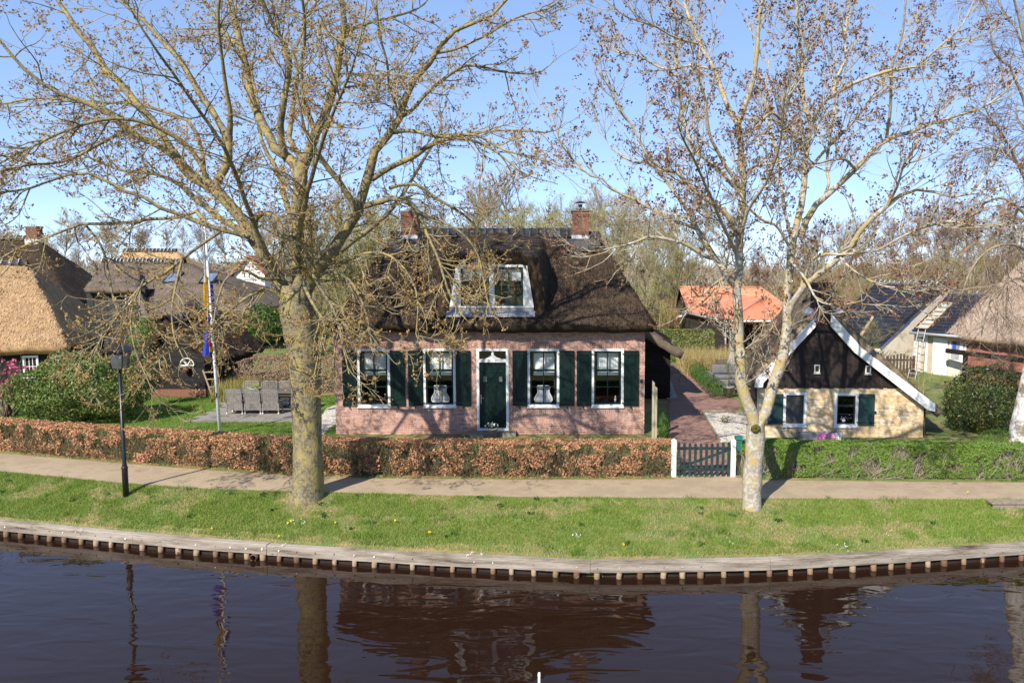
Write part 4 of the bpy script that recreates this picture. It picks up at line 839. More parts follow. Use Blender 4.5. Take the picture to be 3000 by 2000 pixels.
# ------------------------------------------------------------------ lamp post
a = G(289, 1128, 0.99); a.z = gz(a.x, a.y)
lp = thing('street_lamp', 'black lamp post with square lantern on the grass bank', 'street lamp', a)
LB_ = mat('lamp_black', [(0.010, 0.010, 0.012), (0.016, 0.016, 0.018)], 0.35, 5, spec=0.5)
top = 3.38
MB().lathe(a, [(0.075, -0.1), (0.075, 0.75), (0.05, 0.9), (0.045, top)], 14).build('post', LB_, lp, True)
MB().lathe((a.x, a.y, a.z + 0.75), [(0.08, 0), (0.085, 0.03), (0.06, 0.06)], 14).build('collar', LB_, lp, True)
MB().beam((a.x - 0.16, a.y, a.z + top - 0.15), (a.x + 0.16, a.y, a.z + top - 0.15), 0.02, 0.02).build('ladder_bar', LB_, lp)
def frustum(mb, c, z0, z1, h0, h1):
    return mb.add([(c.x - h0, c.y - h0, z0), (c.x + h0, c.y - h0, z0), (c.x + h0, c.y + h0, z0), (c.x - h0, c.y + h0, z0), (c.x - h1, c.y - h1, z1), (c.x + h1, c.y - h1, z1), (c.x + h1, c.y + h1, z1), (c.x - h1, c.y + h1, z1)], [(0, 3, 2, 1), (4, 5, 6, 7), (0, 1, 5, 4), (1, 2, 6, 5), (2, 3, 7, 6), (3, 0, 4, 7)])
z0 = a.z + top
frustum(MB(), a, z0, z0 + 0.03, 0.13, 0.14).build('lantern_base', LB_, lp)
lg = frustum(MB(), a, z0 + 0.031, z0 + 0.46, 0.125, 0.195).build('lantern_glass', mat('milky_lamp_glass', [(0.07, 0.075, 0.075), (0.11, 0.115, 0.115)], 0.15, 5, spec=0.6), lp)
for sx in (-1, 1):
    for sy in (-1, 1): MB().beam((a.x + sx * 0.135, a.y + sy * 0.135, z0 + 0.03), (a.x + sx * 0.205, a.y + sy * 0.205, z0 + 0.46), 0.022, 0.022).build('corner_bar', LB_, lp)
frustum(MB(), a, z0 + 0.461, z0 + 0.49, 0.26, 0.265).build('roof_rim', LB_, lp)
frustum(MB(), a, z0 + 0.491, z0 + 0.66, 0.25, 0.08).build('lantern_roof', LB_, lp)
MB().lathe((a.x, a.y, z0 + 0.661), [(0.07, 0), (0.085, 0.03), (0.05, 0.08), (0.02, 0.11), (0.035, 0.15), (0.005, 0.19)], 12).build('finial', LB_, lp, True)
# ------------------------------------------------------------------ flagpole with pennant
a = G(505.5, 996); b = P(472, 552, a.y)
fp = thing('flagpole', 'white flagpole leaning slightly on the garden lawn', 'flagpole', a)
PW = mat('white_pole', [(0.76, 0.76, 0.76), (0.84, 0.84, 0.83)], 0.35, 4)
tp = Vector(b) + (Vector(b) - a).normalized() * 0.5
MB().tube([a + Vector((0, 0, -0.1)), a.lerp(tp, 0.5), tp], [0.055, 0.046, 0.035], 12).build('pole', PW, fp, True)
MB()._lathe((tp.x, tp.y, tp.z), [(0.02, 0.0), (0.06, 0.03), (0.06, 0.07), (0.01, 0.11)], 12).build('finial', PW, fp, True)
MB().beam(a.lerp(tp, 0.18) + Vector((0, -0.06, 0)), a.lerp(tp, 0.2) + Vector((0, -0.06, 0)), 0.02, 0.03).build('cleat', IRON, fp)
pn = thing('pennant', 'long limp pennant in white, yellow and blue hanging at the flagpole', 'flag', tp)
PCOL = {'white': (0.78, 0.77, 0.72), 'yellow': (0.78, 0.44, 0.02), 'blue': (0.03, 0.06, 0.42), 'red': (0.55, 0.02, 0.03)}
def pband(nm, col, t0, t1, x0, x1, ph, seg=8, dy=-0.06):
    vs = []; n = seg
    for k in range(n + 1):
        t_ = t0 + (t1 - t0) * k / n; q = tp.lerp(a, t_); f_ = k / n
        for u in range(7):
            uu = u / 6; x = x0(f_) * (1 - uu) + x1(f_) * uu
            vs.append((q.x + x, q.y + dy + 0.05 * math.sin(uu * 7 + ph + t_ * 9), q.z))
    MB().add(vs, [(k * 7 + u, k * 7 + u + 1, (k + 1) * 7 + u + 1, (k + 1) * 7 + u) for k in range(n) for u in range(6)]).build(nm, mat('pennant_' + col, [PCOL[col], tuple(v * 1.1 for v in PCOL[col])], 0.8, 5, trans=0.25), pn, True)
pband('white_band', 'white', 0.03, 0.27, lambda f: -0.06 - 0.06 * f, lambda f: -0.01, 0)
pband('yellow_band', 'yellow', 0.24, 0.50, lambda f: -0.12 - 0.08 * f, lambda f: -0.02 - 0.05 * f, 1.0, dy=-0.065)
pband('blue_band', 'blue', 0.43, 0.62, lambda f: -0.14 - 0.24 * f, lambda f: -0.01 - 0.13 * f, 2.0)
pband('blue_tail', 'blue', 0.28, 0.42, lambda f: 0.02, lambda f: 0.12 + 0.06 * f, 0.5, dy=0.05)
pband('red_patch', 'red', 0.545, 0.575, lambda f: -0.11, lambda f: -0.02, 2.0, 3, dy=-0.12)
pband('yellow_patch', 'yellow', 0.575, 0.60, lambda f: -0.10, lambda f: -0.03, 2.0, 3, dy=-0.12)
# ------------------------------------------------------------------ black garden shed
sx0, sx1, sy0, sy1 = -17.35, -15.0, 33.6, 38.8; rX, rZ = -16.45, 4.62
shed = thing('black_shed', 'black boarded shed with dark thatch and half-round window', 'shed', ((sx0 + sx1) / 2, 36, HG))
FB = mat('red_plinth_brick', [(0.16, 0.075, 0.05), (0.24, 0.11, 0.075)], 0.9, 10, 0.4, 30)
MB().box(sx0, sx1, sy0, sy1, HG - 0.2, HG + 0.36).build('plinth', FB, shed)
ez = 3.05
for k in range(13):
    z0, z1 = HG + 0.362 + k * 0.225, HG + 0.362 + k * 0.225 + 0.219
    if z1 > rZ - 0.1: break
    t_ = max(0, (z0 - ez) / (rZ - ez)); a, b = sx0 + (rX - sx0) * t_, sx1 + (rX - sx1) * t_
    yy = sy0 + 0.01 + 0.012 * (k % 2)
    MB().box(a, b, yy - 0.03, yy, z0, z1).build('weatherboard', BLACKW, shed)
for k in range(7):
    z0 = HG + 0.362 + k * 0.225
    MB().box(sx1 - 0.01, sx1 + 0.02 + 0.01 * (k % 2), sy0 + 0.03, sy1, z0, z0 + 0.219).build('weatherboard', BLACKW, shed)
MB().prism([(sx0 + 0.02, HG + 0.361), (sx1 - 0.02, HG + 0.361), (sx1 - 0.02, ez), (rX, rZ - 0.02), (sx0 + 0.02, ez)], sy0 + 0.03, sy1 - 0.02).build('core', BLACKW, shed)
wx = XA(430, sy0, 820); wz = ZA(838, sy0); wr = 0.29
hw = MB(); hw.tube([(wx + wr * math.cos(a_), sy0 - 0.05, wz + wr * math.sin(a_)) for a_ in np.linspace(0, math.pi, 15)], 0.022, 5); hw.box(wx - wr, wx + wr, sy0 - 0.07, sy0 - 0.03, wz - 0.03, wz + 0.012)
hw.beam((wx, sy0 - 0.05, wz), (wx + wr * 0.6, sy0 - 0.05, wz + wr * 0.75), 0.03, 0.03, (0, 1, 0)); hw.beam((wx, sy0 - 0.05, wz), (wx - wr * 0.6, sy0 - 0.05, wz + wr * 0.75), 0.03, 0.03, (0, 1, 0))
hw = hw.build('half_round_window', WHITE, shed)
MB().prism([(wx + wr * math.cos(a_), wz + wr * math.sin(a_)) for a_ in np.linspace(0, math.pi, 15)], sy0 - 0.035, sy0 - 0.031).build('pane', MATS['dark_pane'], hw)
sr = thatch('thatched_roof', shed, [(rX, sy0 - 0.25, rZ + 0.1), (rX, sy1 + 0.3, rZ + 0.1), (sx1 + 0.55, sy1 + 0.3, 2.95), (sx1 + 0.55, sy0 - 0.25, 2.95), (sx0 - 0.5, sy0 - 0.25, 2.95), (sx0 - 0.5, sy1 + 0.3, 2.95)], [(0, 3, 2, 1), (0, 1, 5, 4)], 0.25, THD, 0.3, 0.08, 9000, THDS, 0.25)
me = ridge_tile(0.36, 0.16, 0.10).mesh('ridge_tile', smooth=True); me.materials.append(RT); me.transform(Matrix.Rotation(math.pi / 2, 4, 'Z'))
for i in range(16): link('ridge_tile', me, RT, sr, Vector((rX, sy0 - 0.3 + i * 0.345, rZ + 0.13)) - shed.location)
# rough ladder against the shed
a, b = G(487, 918), P(466, 850, sy0 - 0.08); wl = 0.32
ld = thing('wooden_ladder', 'short rough wooden ladder leaning against the black shed', 'ladder', a)
a2, b2 = G(514, 915), P(500, 848, sy0 - 0.08); a.y = a2.y = sy0 - 0.55; a.z = a2.z = HG
LW = mat('ladder_wood', [(0.20, 0.15, 0.10), (0.32, 0.26, 0.19)], 0.85, 8, 0.3, 30)
MB().tube([a, b], [0.04, 0.035], 7).build('rail', LW, ld); MB().tube([a2, b2], [0.04, 0.035], 7).build('rail', LW, ld)
for k in (0.16, 0.42, 0.68, 0.92): MB().tube([a.lerp(b, k), a2.lerp(b2, k)], 0.03, 7).build('rung', LW, ld)
# clay pot hanging by the window
ob = thing('hanging_pot', 'small brown hanging pot under the half-round shed window', 'pot', (wx, sy0 - 0.15, wz - 0.3))
MB().lathe((wx, sy0 - 0.15, wz - 0.32), [(0.08, 0), (0.13, 0.12), (0.12, 0.22)], 12).build('pot', mat('brown_clay', [(0.12, 0.055, 0.035), (0.17, 0.08, 0.05)], 0.7, 8), ob, True)
MB().tube([(wx, sy0 - 0.15, wz - 0.1), (wx, sy0 - 0.05, wz)], 0.008, 5).build('hook', IRON, ob)
# ------------------------------------------------------------------ golden thatched barn at the left
C_, D_, A_ = Vector((-22.3, 36.2, 3.30)), Vector((-26.2, 47.0, 3.30)), Vector((-33.5, 33.2, 3.30)); B_ = A_ + (D_ - C_)
R1, R2 = Vector(P(64, 606, 41.5)), None; R2 = R1 + (A_ - C_) * 0.75
bn = thing('golden_thatched_barn', 'dark boarded barn under a large golden thatched roof', 'barn', ((C_ + B_) / 2).to_tuple()[:2] + (HG,))
ctr = (C_ + B_) / 2
inner = [ctr + (q - ctr) * 0.92 for q in (C_, D_, B_, A_)]
MB().slab([(q.x, q.y) for q in inner], HG - 0.2, 3.35).build('wall', BLACKW, bn)
notch = C_ + (A_ - C_) * 0.42; n2 = C_ + (A_ - C_) * 0.30
up = (R1 - C_) * 0.17
bf = thatch('thatched_roof', bn, [C_, D_, R1, R2, B_, A_], [(0, 1, 2), (0, 2, 3, 5), (1, 4, 3, 2), (5, 3, 4)], 0.38, THG, 0.5, 0.10, 60000, THGS, 0.33)
RC = mat('white_ridge_mortar', [(0.42, 0.42, 0.40), (0.58, 0.58, 0.55)], 0.7, 6)
def ridge_caps(parent, a, b, n, rad=0.17, stripes=True):
    d = (b - a) / n; an = math.atan2(d.y, d.x)
    me = ridge_tile(d.length + 0.02, rad, 0.10).mesh('ridge_tile', smooth=True); me.materials.append(RT); me.transform(Matrix.Rotation(an, 4, 'Z'))
    ri = MB()
    for k in range(8):
        aa, ab = math.pi * k / 8, math.pi * (k + 1) / 8; r_ = rad + 0.03
        ri.add([(-0.025, -math.cos(aa) * r_ * 1.2, math.sin(aa) * r_ - 0.02), (0.025, -math.cos(aa) * r_ * 1.2, math.sin(aa) * r_ - 0.02), (0.075, -math.cos(ab) * r_ * 1.2, math.sin(ab) * r_ - 0.02), (0.025, -math.cos(ab) * r_ * 1.2, math.sin(ab) * r_ - 0.02)], [(0, 1, 2, 3)])
    r2 = ri.mesh('mortar_joint'); r2.materials.append(RC); r2.transform(Matrix.Rotation(an, 4, 'Z')); org = Vector(root_of(parent).location)
    for i in range(n):
        link('ridge_tile', me, RT, parent, a + d * i - org)
        if stripes: link('mortar_joint', r2, RC, parent, a + d * i + Vector((0, 0, 0.01)) - org)
ridge_caps(bf, R2 + (R1 - R2) * 0.3 + Vector((0, 0, 0.05)), R1 + Vector((0, 0, 0.05)), 16, 0.2)
for px_a, px_b, y0_, y1_ in ((52, 88, 838, 795), (120, 157, 838, 805), (195, 228, 836, 790)):   # barn windows under the eave
    e = inner[0] + (inner[3] - inner[0]) * 0.0
    if px_a < 110: wl_a, wl_b = inner[0], inner[3]
    else: wl_a, wl_b = inner[0], inner[1]
    ang = math.atan2((wl_b - wl_a).y, (wl_b - wl_a).x)
    def hit(px):
        d = ray(px, 815); n_ = Vector((-(wl_b - wl_a).y, (wl_b - wl_a).x, 0)); s_ = n_.dot(wl_a) / n_.dot(d); return Vector((d.x * s_, d.y * s_, 0))
    pa, pb = hit(px_a), hit(px_b); ln_ = (pb - pa).length; an = math.atan2((pb - pa).y, (pb - pa).x)
    xf = Matrix.Translation((pa.x, pa.y, 0)) @ Matrix.Rotation(an, 4, 'Z')
    window(bn, 0, ln_, 1.9, 2.9, -0.03, 0.06, 0.04, 3, (0.5,), xf=xf, sm=WHITE, bar=0.025)
# ------------------------------------------------------------------ grey thatched farmhouse behind
FY = 54.0
fh = thing('grey_thatched_farmhouse', 'black boarded farmhouse under grey thatch with skylights and striped ridge', 'farmhouse', (XA(330, FY), FY + 3, HG))
ra_, rb2 = P(238, 601, FY + 4), P(425, 603, FY + 4)
e0, e1, e2 = P(192, 664, FY - 1.5), P(318, 664, FY - 1.5), P(342, 726, FY - 3.0); e3 = P(585, 712, FY - 3.0)
rr_ = P(520, 640, FY + 4)
ft = thatch('thatched_roof', fh, [e0, e1, rb2.lerp(ra_, 0.55), ra_, e2, e3, rb2, Vector((e0.x, FY + 10, 4.2)), Vector((e3.x, FY + 10, e3.z))],
            [(0, 1, 2, 3), (1, 4, 2), (4, 5, 6, 2), (5, 8, 6), (3, 6, 8, 7), (0, 3, 7)], 0.35, THB, 0.6, 0.08, 16000, THBS, 0.4)
ridge_caps(ft, Vector(ra_) + Vector((0, 0, 0.05)), Vector(rb2) + Vector((0, 0, 0.05)), 22, 0.24)
GW = mat('grey_black_boards', [(0.028, 0.028, 0.03), (0.045, 0.045, 0.047), (0.036, 0.036, 0.036)], 0.7, 3, island=True)
wy_ = FY - 1.0; wa, wb_ = XA(200, wy_, 700), XA(335, wy_, 700); zt_ = ZA(668, wy_); npk = 17
for k in range(npk):
    a, b = wa + (wb_ - wa) * k / npk, wa + (wb_ - wa) * (k + 1) / npk - 0.02
    MB().box(a, b, wy_ - 0.02 * (k % 2), wy_ + 0.1, HG - 0.2, zt_ + 0.15).build('board', GW, fh)
MB().box(wb_, XA(575, wy_, 700), wy_ + 0.6, wy_ + 7, HG - 0.2, 3.7).build('wall', BLACKW, fh)
MB().box(wa + 0.05, wb_ - 0.01, wy_ + 0.101, wy_ + 7, HG - 0.2, zt_ + 0.1).build('wall', BLACKW, fh)
q = (XA(287, wy_, 700) - 0.0, XA(309, wy_, 700), ZA(700, wy_), ZA(671, wy_)); q = (XA(224, wy_, 685), XA(243, wy_, 685), ZA(700, wy_), ZA(670, wy_)); q = (XA(288, wy_, 685), XA(311, wy_, 685), ZA(700, wy_), ZA(670, wy_))
window(fh, *q, wy_ - 0.03, 0.09, 0.05, 2, (0.5,), sm=WHITE, bar=0.03)
sn = (Vector(e3) - Vector(e2)).cross(Vector(rb2) - Vector(e2)).normalized()
if sn.z < 0: sn = -sn
SKYL = mat('skylight_glass', [(0.10, 0.14, 0.22), (0.16, 0.20, 0.30)], 0.08, 2, spec=1.0)
for px_, py_ in ((398, 640), (482, 640)):
    u_ = (Vector(e3) - Vector(e2)).normalized(); d_ = sn.cross(u_).normalized()
    if d_.z > 0: d_ = -d_
    dr = ray(px_, py_); s_ = (Vector(e2) - Vector((0, 0, CZ))).dot(sn) / dr.dot(sn); c = Vector((0, 0, CZ)) + dr * s_
    xf = Matrix((( u_.x, -d_.x, sn.x, c.x), (u_.y, -d_.y, sn.y, c.y), (u_.z, -d_.z, sn.z, c.z), (0, 0, 0, 1)))
    sk = ring(MB(xf), -0.45, 0.45, 0, 0, 0, 0, 0.01)
    sk = MB(xf).box(-0.5, 0.5, -0.75, -0.68, 0.02, 0.14).box(-0.5, 0.5, 0.68, 0.75, 0.02, 0.14).box(-0.5, -0.43, -0.68, 0.68, 0.02, 0.14).box(0.43, 0.5, -0.68, 0.68, 0.02, 0.14).build('skylight', IRON, fh)
    MB(xf).box(-0.43, 0.43, -0.68, 0.68, 0.09, 0.10).build('pane', SKYL, sk)
cw_ = thing('weathercock_stump', 'small dark stub chimney in front of the grey thatched farmhouse', 'chimney', P(437, 705, FY - 3.2))
c = P(437, 722, FY - 3.2); MB().box(c.x - 0.35, c.x + 0.35, c.y, c.y + 0.7, c.z - 0.3, ZA(700, FY - 3.2)).build('stack', GPL, cw_); MB().add([(c.x - 0.4, c.y - 0.05, ZA(700, FY - 3.2)), (c.x + 0.4, c.y - 0.05, ZA(700, FY - 3.2)), (c.x + 0.4, c.y + 0.75, ZA(700, FY - 3.2)), (c.x - 0.4, c.y + 0.75, ZA(700, FY - 3.2)), (c.x, c.y + 0.35, ZA(688, FY - 3.2))], [(0, 1, 4), (1, 2, 4), (2, 3, 4), (3, 0, 4)]).build('cap', GPL, cw_)
# ------------------------------------------------------------------ far roofs at the left
def far_hip(name, label, m, sm, Y, ridge_px, eave_px, wallm, depth=7, chim=None, straw=5000, cat='house'):
    a, b = P(*ridge_px[0], Y + depth / 2), P(*ridge_px[1], Y + depth / 2); c, d = P(*eave_px[0], Y), P(*eave_px[1], Y)
    t_ = thing(name, label, cat, ((c.x + d.x) / 2, Y + depth / 2, HG))
    r_ = thatch('roof', t_, [c, d, b, a, Vector((c.x, Y + depth, c.z)), Vector((d.x, Y + depth, d.z))], [(0, 1, 2, 3), (1, 5, 2), (5, 4, 3, 2), (4, 0, 3)], 0.3, m, 0.9, 0.08, straw, sm, 0.4)
    MB().box(c.x + 0.5, d.x - 0.5, Y + 0.6, Y + depth - 0.6, HG - 0.3, min(c.z, d.z) + 0.2).build('wall', wallm, t_)
    ridge_caps(r_, Vector(a) + Vector((0, 0, 0.05)), Vector(b) + Vector((0, 0, 0.05)), 14, 0.25)
    if chim:
        p_ = P(*chim, Y + depth / 2); ch_ = MB().box(p_.x - 0.45, p_.x + 0.45, p_.y - 0.4, p_.y + 0.4, p_.z - 2, p_.z).build('chimney', CB, t_)
        MB().box(p_.x - 0.5, p_.x + 0.5, p_.y - 0.45, p_.y + 0.45, p_.z + 0.001, p_.z + 0.15).build('cap', CM, ch_)
        MB().box(p_.x - 0.52, p_.x + 0.52, p_.y - 0.47, p_.y + 0.47, p_.z - 1.3, p_.z - 0.9).build('flashing', ZINC, ch_)
    return t_
far_hip('dark_thatched_house', 'large house with dark brown hipped thatch and chimney behind the golden barn', THD, THDS, 62, ((-130, 548), (88, 549)), ((-260, 690), (158, 700)), BLACKW, 9, (78, 524))
far_hip('russet_thatched_house', 'far house with russet thatch behind the farmhouse ridge', THG, THGS, 80, ((286, 576), (405, 577)), ((238, 640), (448, 640)), BLACKW, 8)
wg = thing('white_gabled_house', 'far white gabled house glimpsed behind the big tree', 'house', (XA(571, 70), 72, HG))
g0, g1 = XA(538, 70, 640), XA(608, 70, 640); gm = (g0 + g1) / 2
MB().prism([(g0, HG - 0.2), (g1, HG - 0.2), (g1, ZA(625, 70)), (gm, ZA(590, 70)), (g0, ZA(625, 70))], 70, 76).build('wall', WHITE, wg)
thatch('roof', wg, [(g0 - 0.4, 69.7, ZA(632, 70)), (gm, 69.7, ZA(586, 70)), (gm, 76.3, ZA(586, 70)), (g0 - 0.4, 76.3, ZA(632, 70)), (g1 + 0.4, 69.7, ZA(632, 70)), (g1 + 0.4, 76.3, ZA(632, 70))], [(0, 1, 2, 3), (1, 4, 5, 2)], 0.2, mat('far_red_tile', [(0.28, 0.10, 0.06), (0.38, 0.15, 0.09)], 0.8, 5), 1.0, 0.02)
window(wg, gm - 0.5, gm + 0.5, ZA(640, 70), ZA(618, 70), 69.97, 0.07, 0.05, 2, (0.5,))
# ------------------------------------------------------------------ orange-roofed barn
OT = mat('orange_tile_sheet', [(0.52, 0.19, 0.10), (0.60, 0.25, 0.14), (0.66, 0.31, 0.19)], 0.55, 0.8, 0.15, 30, spec=0.4)
BW = mat('dark_brown_siding', [(0.035, 0.028, 0.023), (0.055, 0.045, 0.038)], 0.75, 3, island=True)
ob = thing('orange_roofed_barn', 'dark boarded barn with bright orange tiled roof and open porch', 'barn', (13, 58, HG))
def tiled(name, parent, p0, p1, p2, p3, m, pitch=0.22, amp=0.025, course=0.36):
    """pan-tile surface on the quad eave p0-p1, ridge p2-p3: waves across, steps down the slope"""
    p0, p1, p2, p3 = map(Vector, (p0, p1, p2, p3)); n_ = (p1 - p0).cross(p3 - p0).normalized()
    if n_.z < 0: n_ = -n_
    W_ = max((p1 - p0).length, (p2 - p3).length); H_ = max((p3 - p0).length, (p2 - p1).length)
    nu = max(8, int(W_ / pitch * 4)); nc = max(2, int(H_ / course)); vs = []; ts = []
    for j in range(nc): ts += [(j / nc, 0.03), ((j + 1) / nc - 1e-4, 0.0)]
    for t_, st in ts:
        a, b = p0.lerp(p3, t_), p1.lerp(p2, t_)
        for i in range(nu + 1):
            u = i / nu; q = a.lerp(b, u) + n_ * (amp * math.sin(u * W_ / pitch * 2 * math.pi) + st); vs.append(q)
    k = nu + 1; fs = [(j * k + i, j * k + i + 1, (j + 1) * k + i + 1, (j + 1) * k + i) for j in range(len(ts) - 1) for i in range(nu)]
    o = MB().add(vs, fs).build(name, m, parent); tag(o, kind='stuff')
    MB().add([p - n_ * 0.05 for p in (p0, p1, p2, p3)] + [p - n_ * 0.12 for p in (p0, p1, p2, p3)], [(0, 1, 2, 3), (7, 6, 5, 4), (0, 4, 5, 1), (1, 5, 6, 2), (2, 6, 7, 3), (3, 7, 4, 0)]).build('roof_deck', BW, parent); return o
EZb = 3.53; k0 = P(1668.5, 735, 50.7); k1 = G(1572, 715, EZb); kr = Vector((17.3, 50.7, EZb)); k0.z = EZb
ap = P(1757, 683.5, 54.3); apb = P(1646, 674, 62.3)
tiled('roof_slope', ob, k1, k0, ap, apb, OT, 0.25, 0.012, 0.40)
tiled('roof_hip', ob, k0, kr, ap + Vector((0.02, 0, 0)), ap, OT, 0.25, 0.025, 0.40)
tiled('roof_slope', ob, kr, Vector((16.6, 62, EZb)), apb, ap, OT, 0.25, 0.025, 0.40)
mr0, mr1 = P(1559.5, 660, 63), P(1746, 661, 63); e_f0 = Vector((mr0.x + 0.25, 60.0, 3.55)); e_f1 = Vector((mr1.x + 1.8, 60.0, 3.55))
tiled('roof_slope', ob, e_f0, e_f1, mr1, mr0, OT, 0.25, 0.025, 0.40)
tiled('roof_slope', ob, e_f1, Vector((mr1.x + 1.8, 66.5, 3.55)), mr1 + Vector((0.02, 0, 0)), mr1, OT, 0.25, 0.025, 0.40)
tiled('roof_slope', ob, Vector((mr1.x + 1.8, 66.5, 3.55)), Vector((mr0.x + 0.25, 66.5, 3.55)), mr0, mr1, OT, 0.25, 0.025, 0.40)
for a, b in ((k0, ap), (kr, ap), (ap, apb), (mr0, mr1), (mr1, e_f1)): MB().tube([a + Vector((0, 0, 0.03)), b + Vector((0, 0, 0.03))], 0.09, 8).build('ridge_cap', OT, ob, True)
# weatherboard side wall and gable
wl0, wl1 = Vector((k0.x + 0.12, k0.y + 0.25, 0)), Vector((k1.x + 0.12, k1.y, 0))
for k in range(11):
    z0 = HG + k * 0.195; z1 = z0 + 0.188
    d_ = Vector((-0.02 - 0.012 * (k % 2), 0, 0)); MB().add([wl0 + d_ + Vector((0, 0, z0)), wl1 + d_ + Vector((0, 0, z0)), wl1 + d_ + Vector((0, 0, z1)), wl0 + d_ + Vector((0, 0, z1)), wl0 + Vector((0.05, 0, z0)), wl1 + Vector((0.05, 0, z0)), wl1 + Vector((0.05, 0, z1)), wl0 + Vector((0.05, 0, z1))], [(1, 0, 3, 2), (4, 5, 6, 7), (0, 1, 5, 4), (2, 3, 7, 6), (0, 4, 7, 3), (5, 1, 2, 6)]).build('weatherboard', BW, ob)
gx_ = mr0.x + 0.3
for k in range(19):
    z0 = HG + k * 0.2; z1 = z0 + 0.193; t_ = max(0, (z1 - 3.5) / (mr0.z - 3.5))
    if t_ >= 0.97: break
    ya, yb = 60.1 + (63 - 60.1) * t_, 66.4 + (63 - 66.4) * t_
    MB().box(gx_ - 0.02 - 0.01 * (k % 2), gx_ + 0.05, ya, yb, z0, z1).build('weatherboard', BW, ob)
MB().box(gx_ + 0.051, mr1.x, 60.2, 66.3, HG - 0.2, 3.5).build('core', BW, ob)
RW = mat('red_brown_boards', [(0.10, 0.035, 0.022), (0.14, 0.05, 0.03)], 0.8, 4, 0.2, 20)
MB().box(k0.x + 0.3, 17.0, 54.5, 54.7, HG - 0.2, EZb + 0.05).build('porch_back_wall', RW, ob)
GUT = mat('grey_gutter', [(0.40, 0.41, 0.42), (0.50, 0.51, 0.52)], 0.4, 3, spec=0.5)
MB().tube([k1 + Vector((-0.1, 0, -0.06)), k0 + Vector((-0.1, -0.1, -0.06))], 0.075, 8).build('gutter', GUT, ob, True)
MB().tube([k0 + Vector((-0.1, -0.1, -0.06)), kr + Vector((0, -0.1, -0.06))], 0.075, 8).build('gutter', GUT, ob, True)
MB().tube([k0 + Vector((-0.03, -0.02, -0.1)), (k0.x - 0.03, k0.y - 0.02, HG)], 0.05, 8).build('downpipe', GUT, ob, True)
MB().tube([k1 + Vector((-0.1, -1.6, -0.1)), k1 + Vector((-0.35, -2.0, -0.22)), k1 + Vector((-0.75, -2.2, -0.25))], 0.06, 8).build('downpipe', WHITE, ob, True)
PT = mat('porch_timber', [(0.27, 0.17, 0.10), (0.36, 0.25, 0.16)], 0.8, 5)
for x in (k0.x + 0.35, 13.6, 16.7):
    MB().box(x - 0.1, x + 0.1, 50.95, 51.15, HG - 0.1, EZb - 0.05).build('porch_post', PT, ob)
    MB().beam((x + 0.1, 51.05, EZb - 0.75), (x + 0.65, 51.05, EZb - 0.12), 0.1, 0.12).build('knee_brace', PT, ob)
    MB().beam((x - 0.1, 51.05, EZb - 0.75), (x - 0.65, 51.05, EZb - 0.12), 0.1, 0.12).build('knee_brace', PT, ob)
MB().box(k0.x + 0.1, 17.1, 50.95, 51.15, EZb - 0.2, EZb - 0.02).build('porch_beam', PT, ob)
# ------------------------------------------------------------------ black-tiled house and annex at the right
BT = mat('black_glazed_tile', [(0.014, 0.014, 0.018), (0.022, 0.022, 0.028), (0.032, 0.032, 0.04)], 0.35, 1.5, spec=0.5)
WR = mat('whitewashed_wall', [(0.62, 0.54, 0.44), (0.76, 0.70, 0.61)], 0.85, 2.5, 0.3, 20)
tn_ = Vector((-0.49, 0.87, 0))
bh = thing('black_tiled_house', 'white house with glossy black tiled roof under repair', 'house', (20, 45, HG))
Rr = P(2169, 652, 44.5); Ee = P(2021.6, 790, 42.0); Rl = Rr + tn_ * 4.5; El = Ee + tn_ * 4.5; Eb = Rr + (Rr - Ee); Eb.z = Ee.z; Ebl = Eb + tn_ * 4.5
tiled('roof_slope', bh, El, Ee, Rr, Rl, BT, 0.21, 0.022, 0.33); tiled('roof_slope', bh, Eb, Ebl, Rl, Rr, BT, 0.21, 0.022, 0.33)
ridge_caps(bh, Rl + Vector((0, 0, 0.02)), Rr + Vector((0, 0, 0.02)), 13, 0.15)
dn_ = (Ee - Rr); dn_.z = 0; dn_.normalize(); off = -tn_ * 0.0
o1 = Ee + dn_ * -0.25; o2 = Eb - dn_ * -0.25
gw = [Vector((o1.x, o1.y, HG - 0.2)), Vector((o2.x, o2.y, HG - 0.2)), Vector((o2.x, o2.y, Ee.z - 0.05)), Vector((Rr.x, Rr.y, Rr.z - 0.22)), Vector((o1.x, o1.y, Ee.z - 0.05))]
th_ = tn_ * 4.3
gm_ = MB().add([q + tn_ * 0.12 for q in gw] + [q + th_ for q in gw], [(0, 1, 2, 3, 4), (9, 8, 7, 6, 5), (0, 5, 6, 1), (1, 6, 7, 2), (3, 8, 9, 4), (4, 9, 5, 0), (2, 7, 8, 3)]).build('wall', WR, bh)
BLUEF = mat('blue_membrane', [(0.04, 0.07, 0.42), (0.06, 0.10, 0.50)], 0.5, 3)
va, vb = Ee + Vector((0, 0, -0.10)), Rr + Vector((0, 0, -0.10))
MB().beam(va, vb, 0.05, 0.05).build('verge_batten', BLACKW, bh); MB().beam(va.lerp(vb, 0.0) + Vector((0, 0, -0.08)), va.lerp(vb, 0.45) + Vector((0, 0, -0.08)), 0.02, 0.06).build('blue_strip', BLUEF, bh)
WOODN = mat('new_timber', [(0.50, 0.36, 0.20), (0.62, 0.48, 0.30)], 0.7, 6, 0.2, 30)
MB().beam(va.lerp(vb, 0.9) + Vector((0.3, -0.1, 0.1)), va.lerp(vb, 1.0) + Vector((0.5, 0, -0.5)), 0.05, 0.10).build('loose_batten', WOODN, bh)
an = thing('black_tiled_annex', 'low annex with black tiled roof and white panelled front', 'annex', (19, 42, HG))
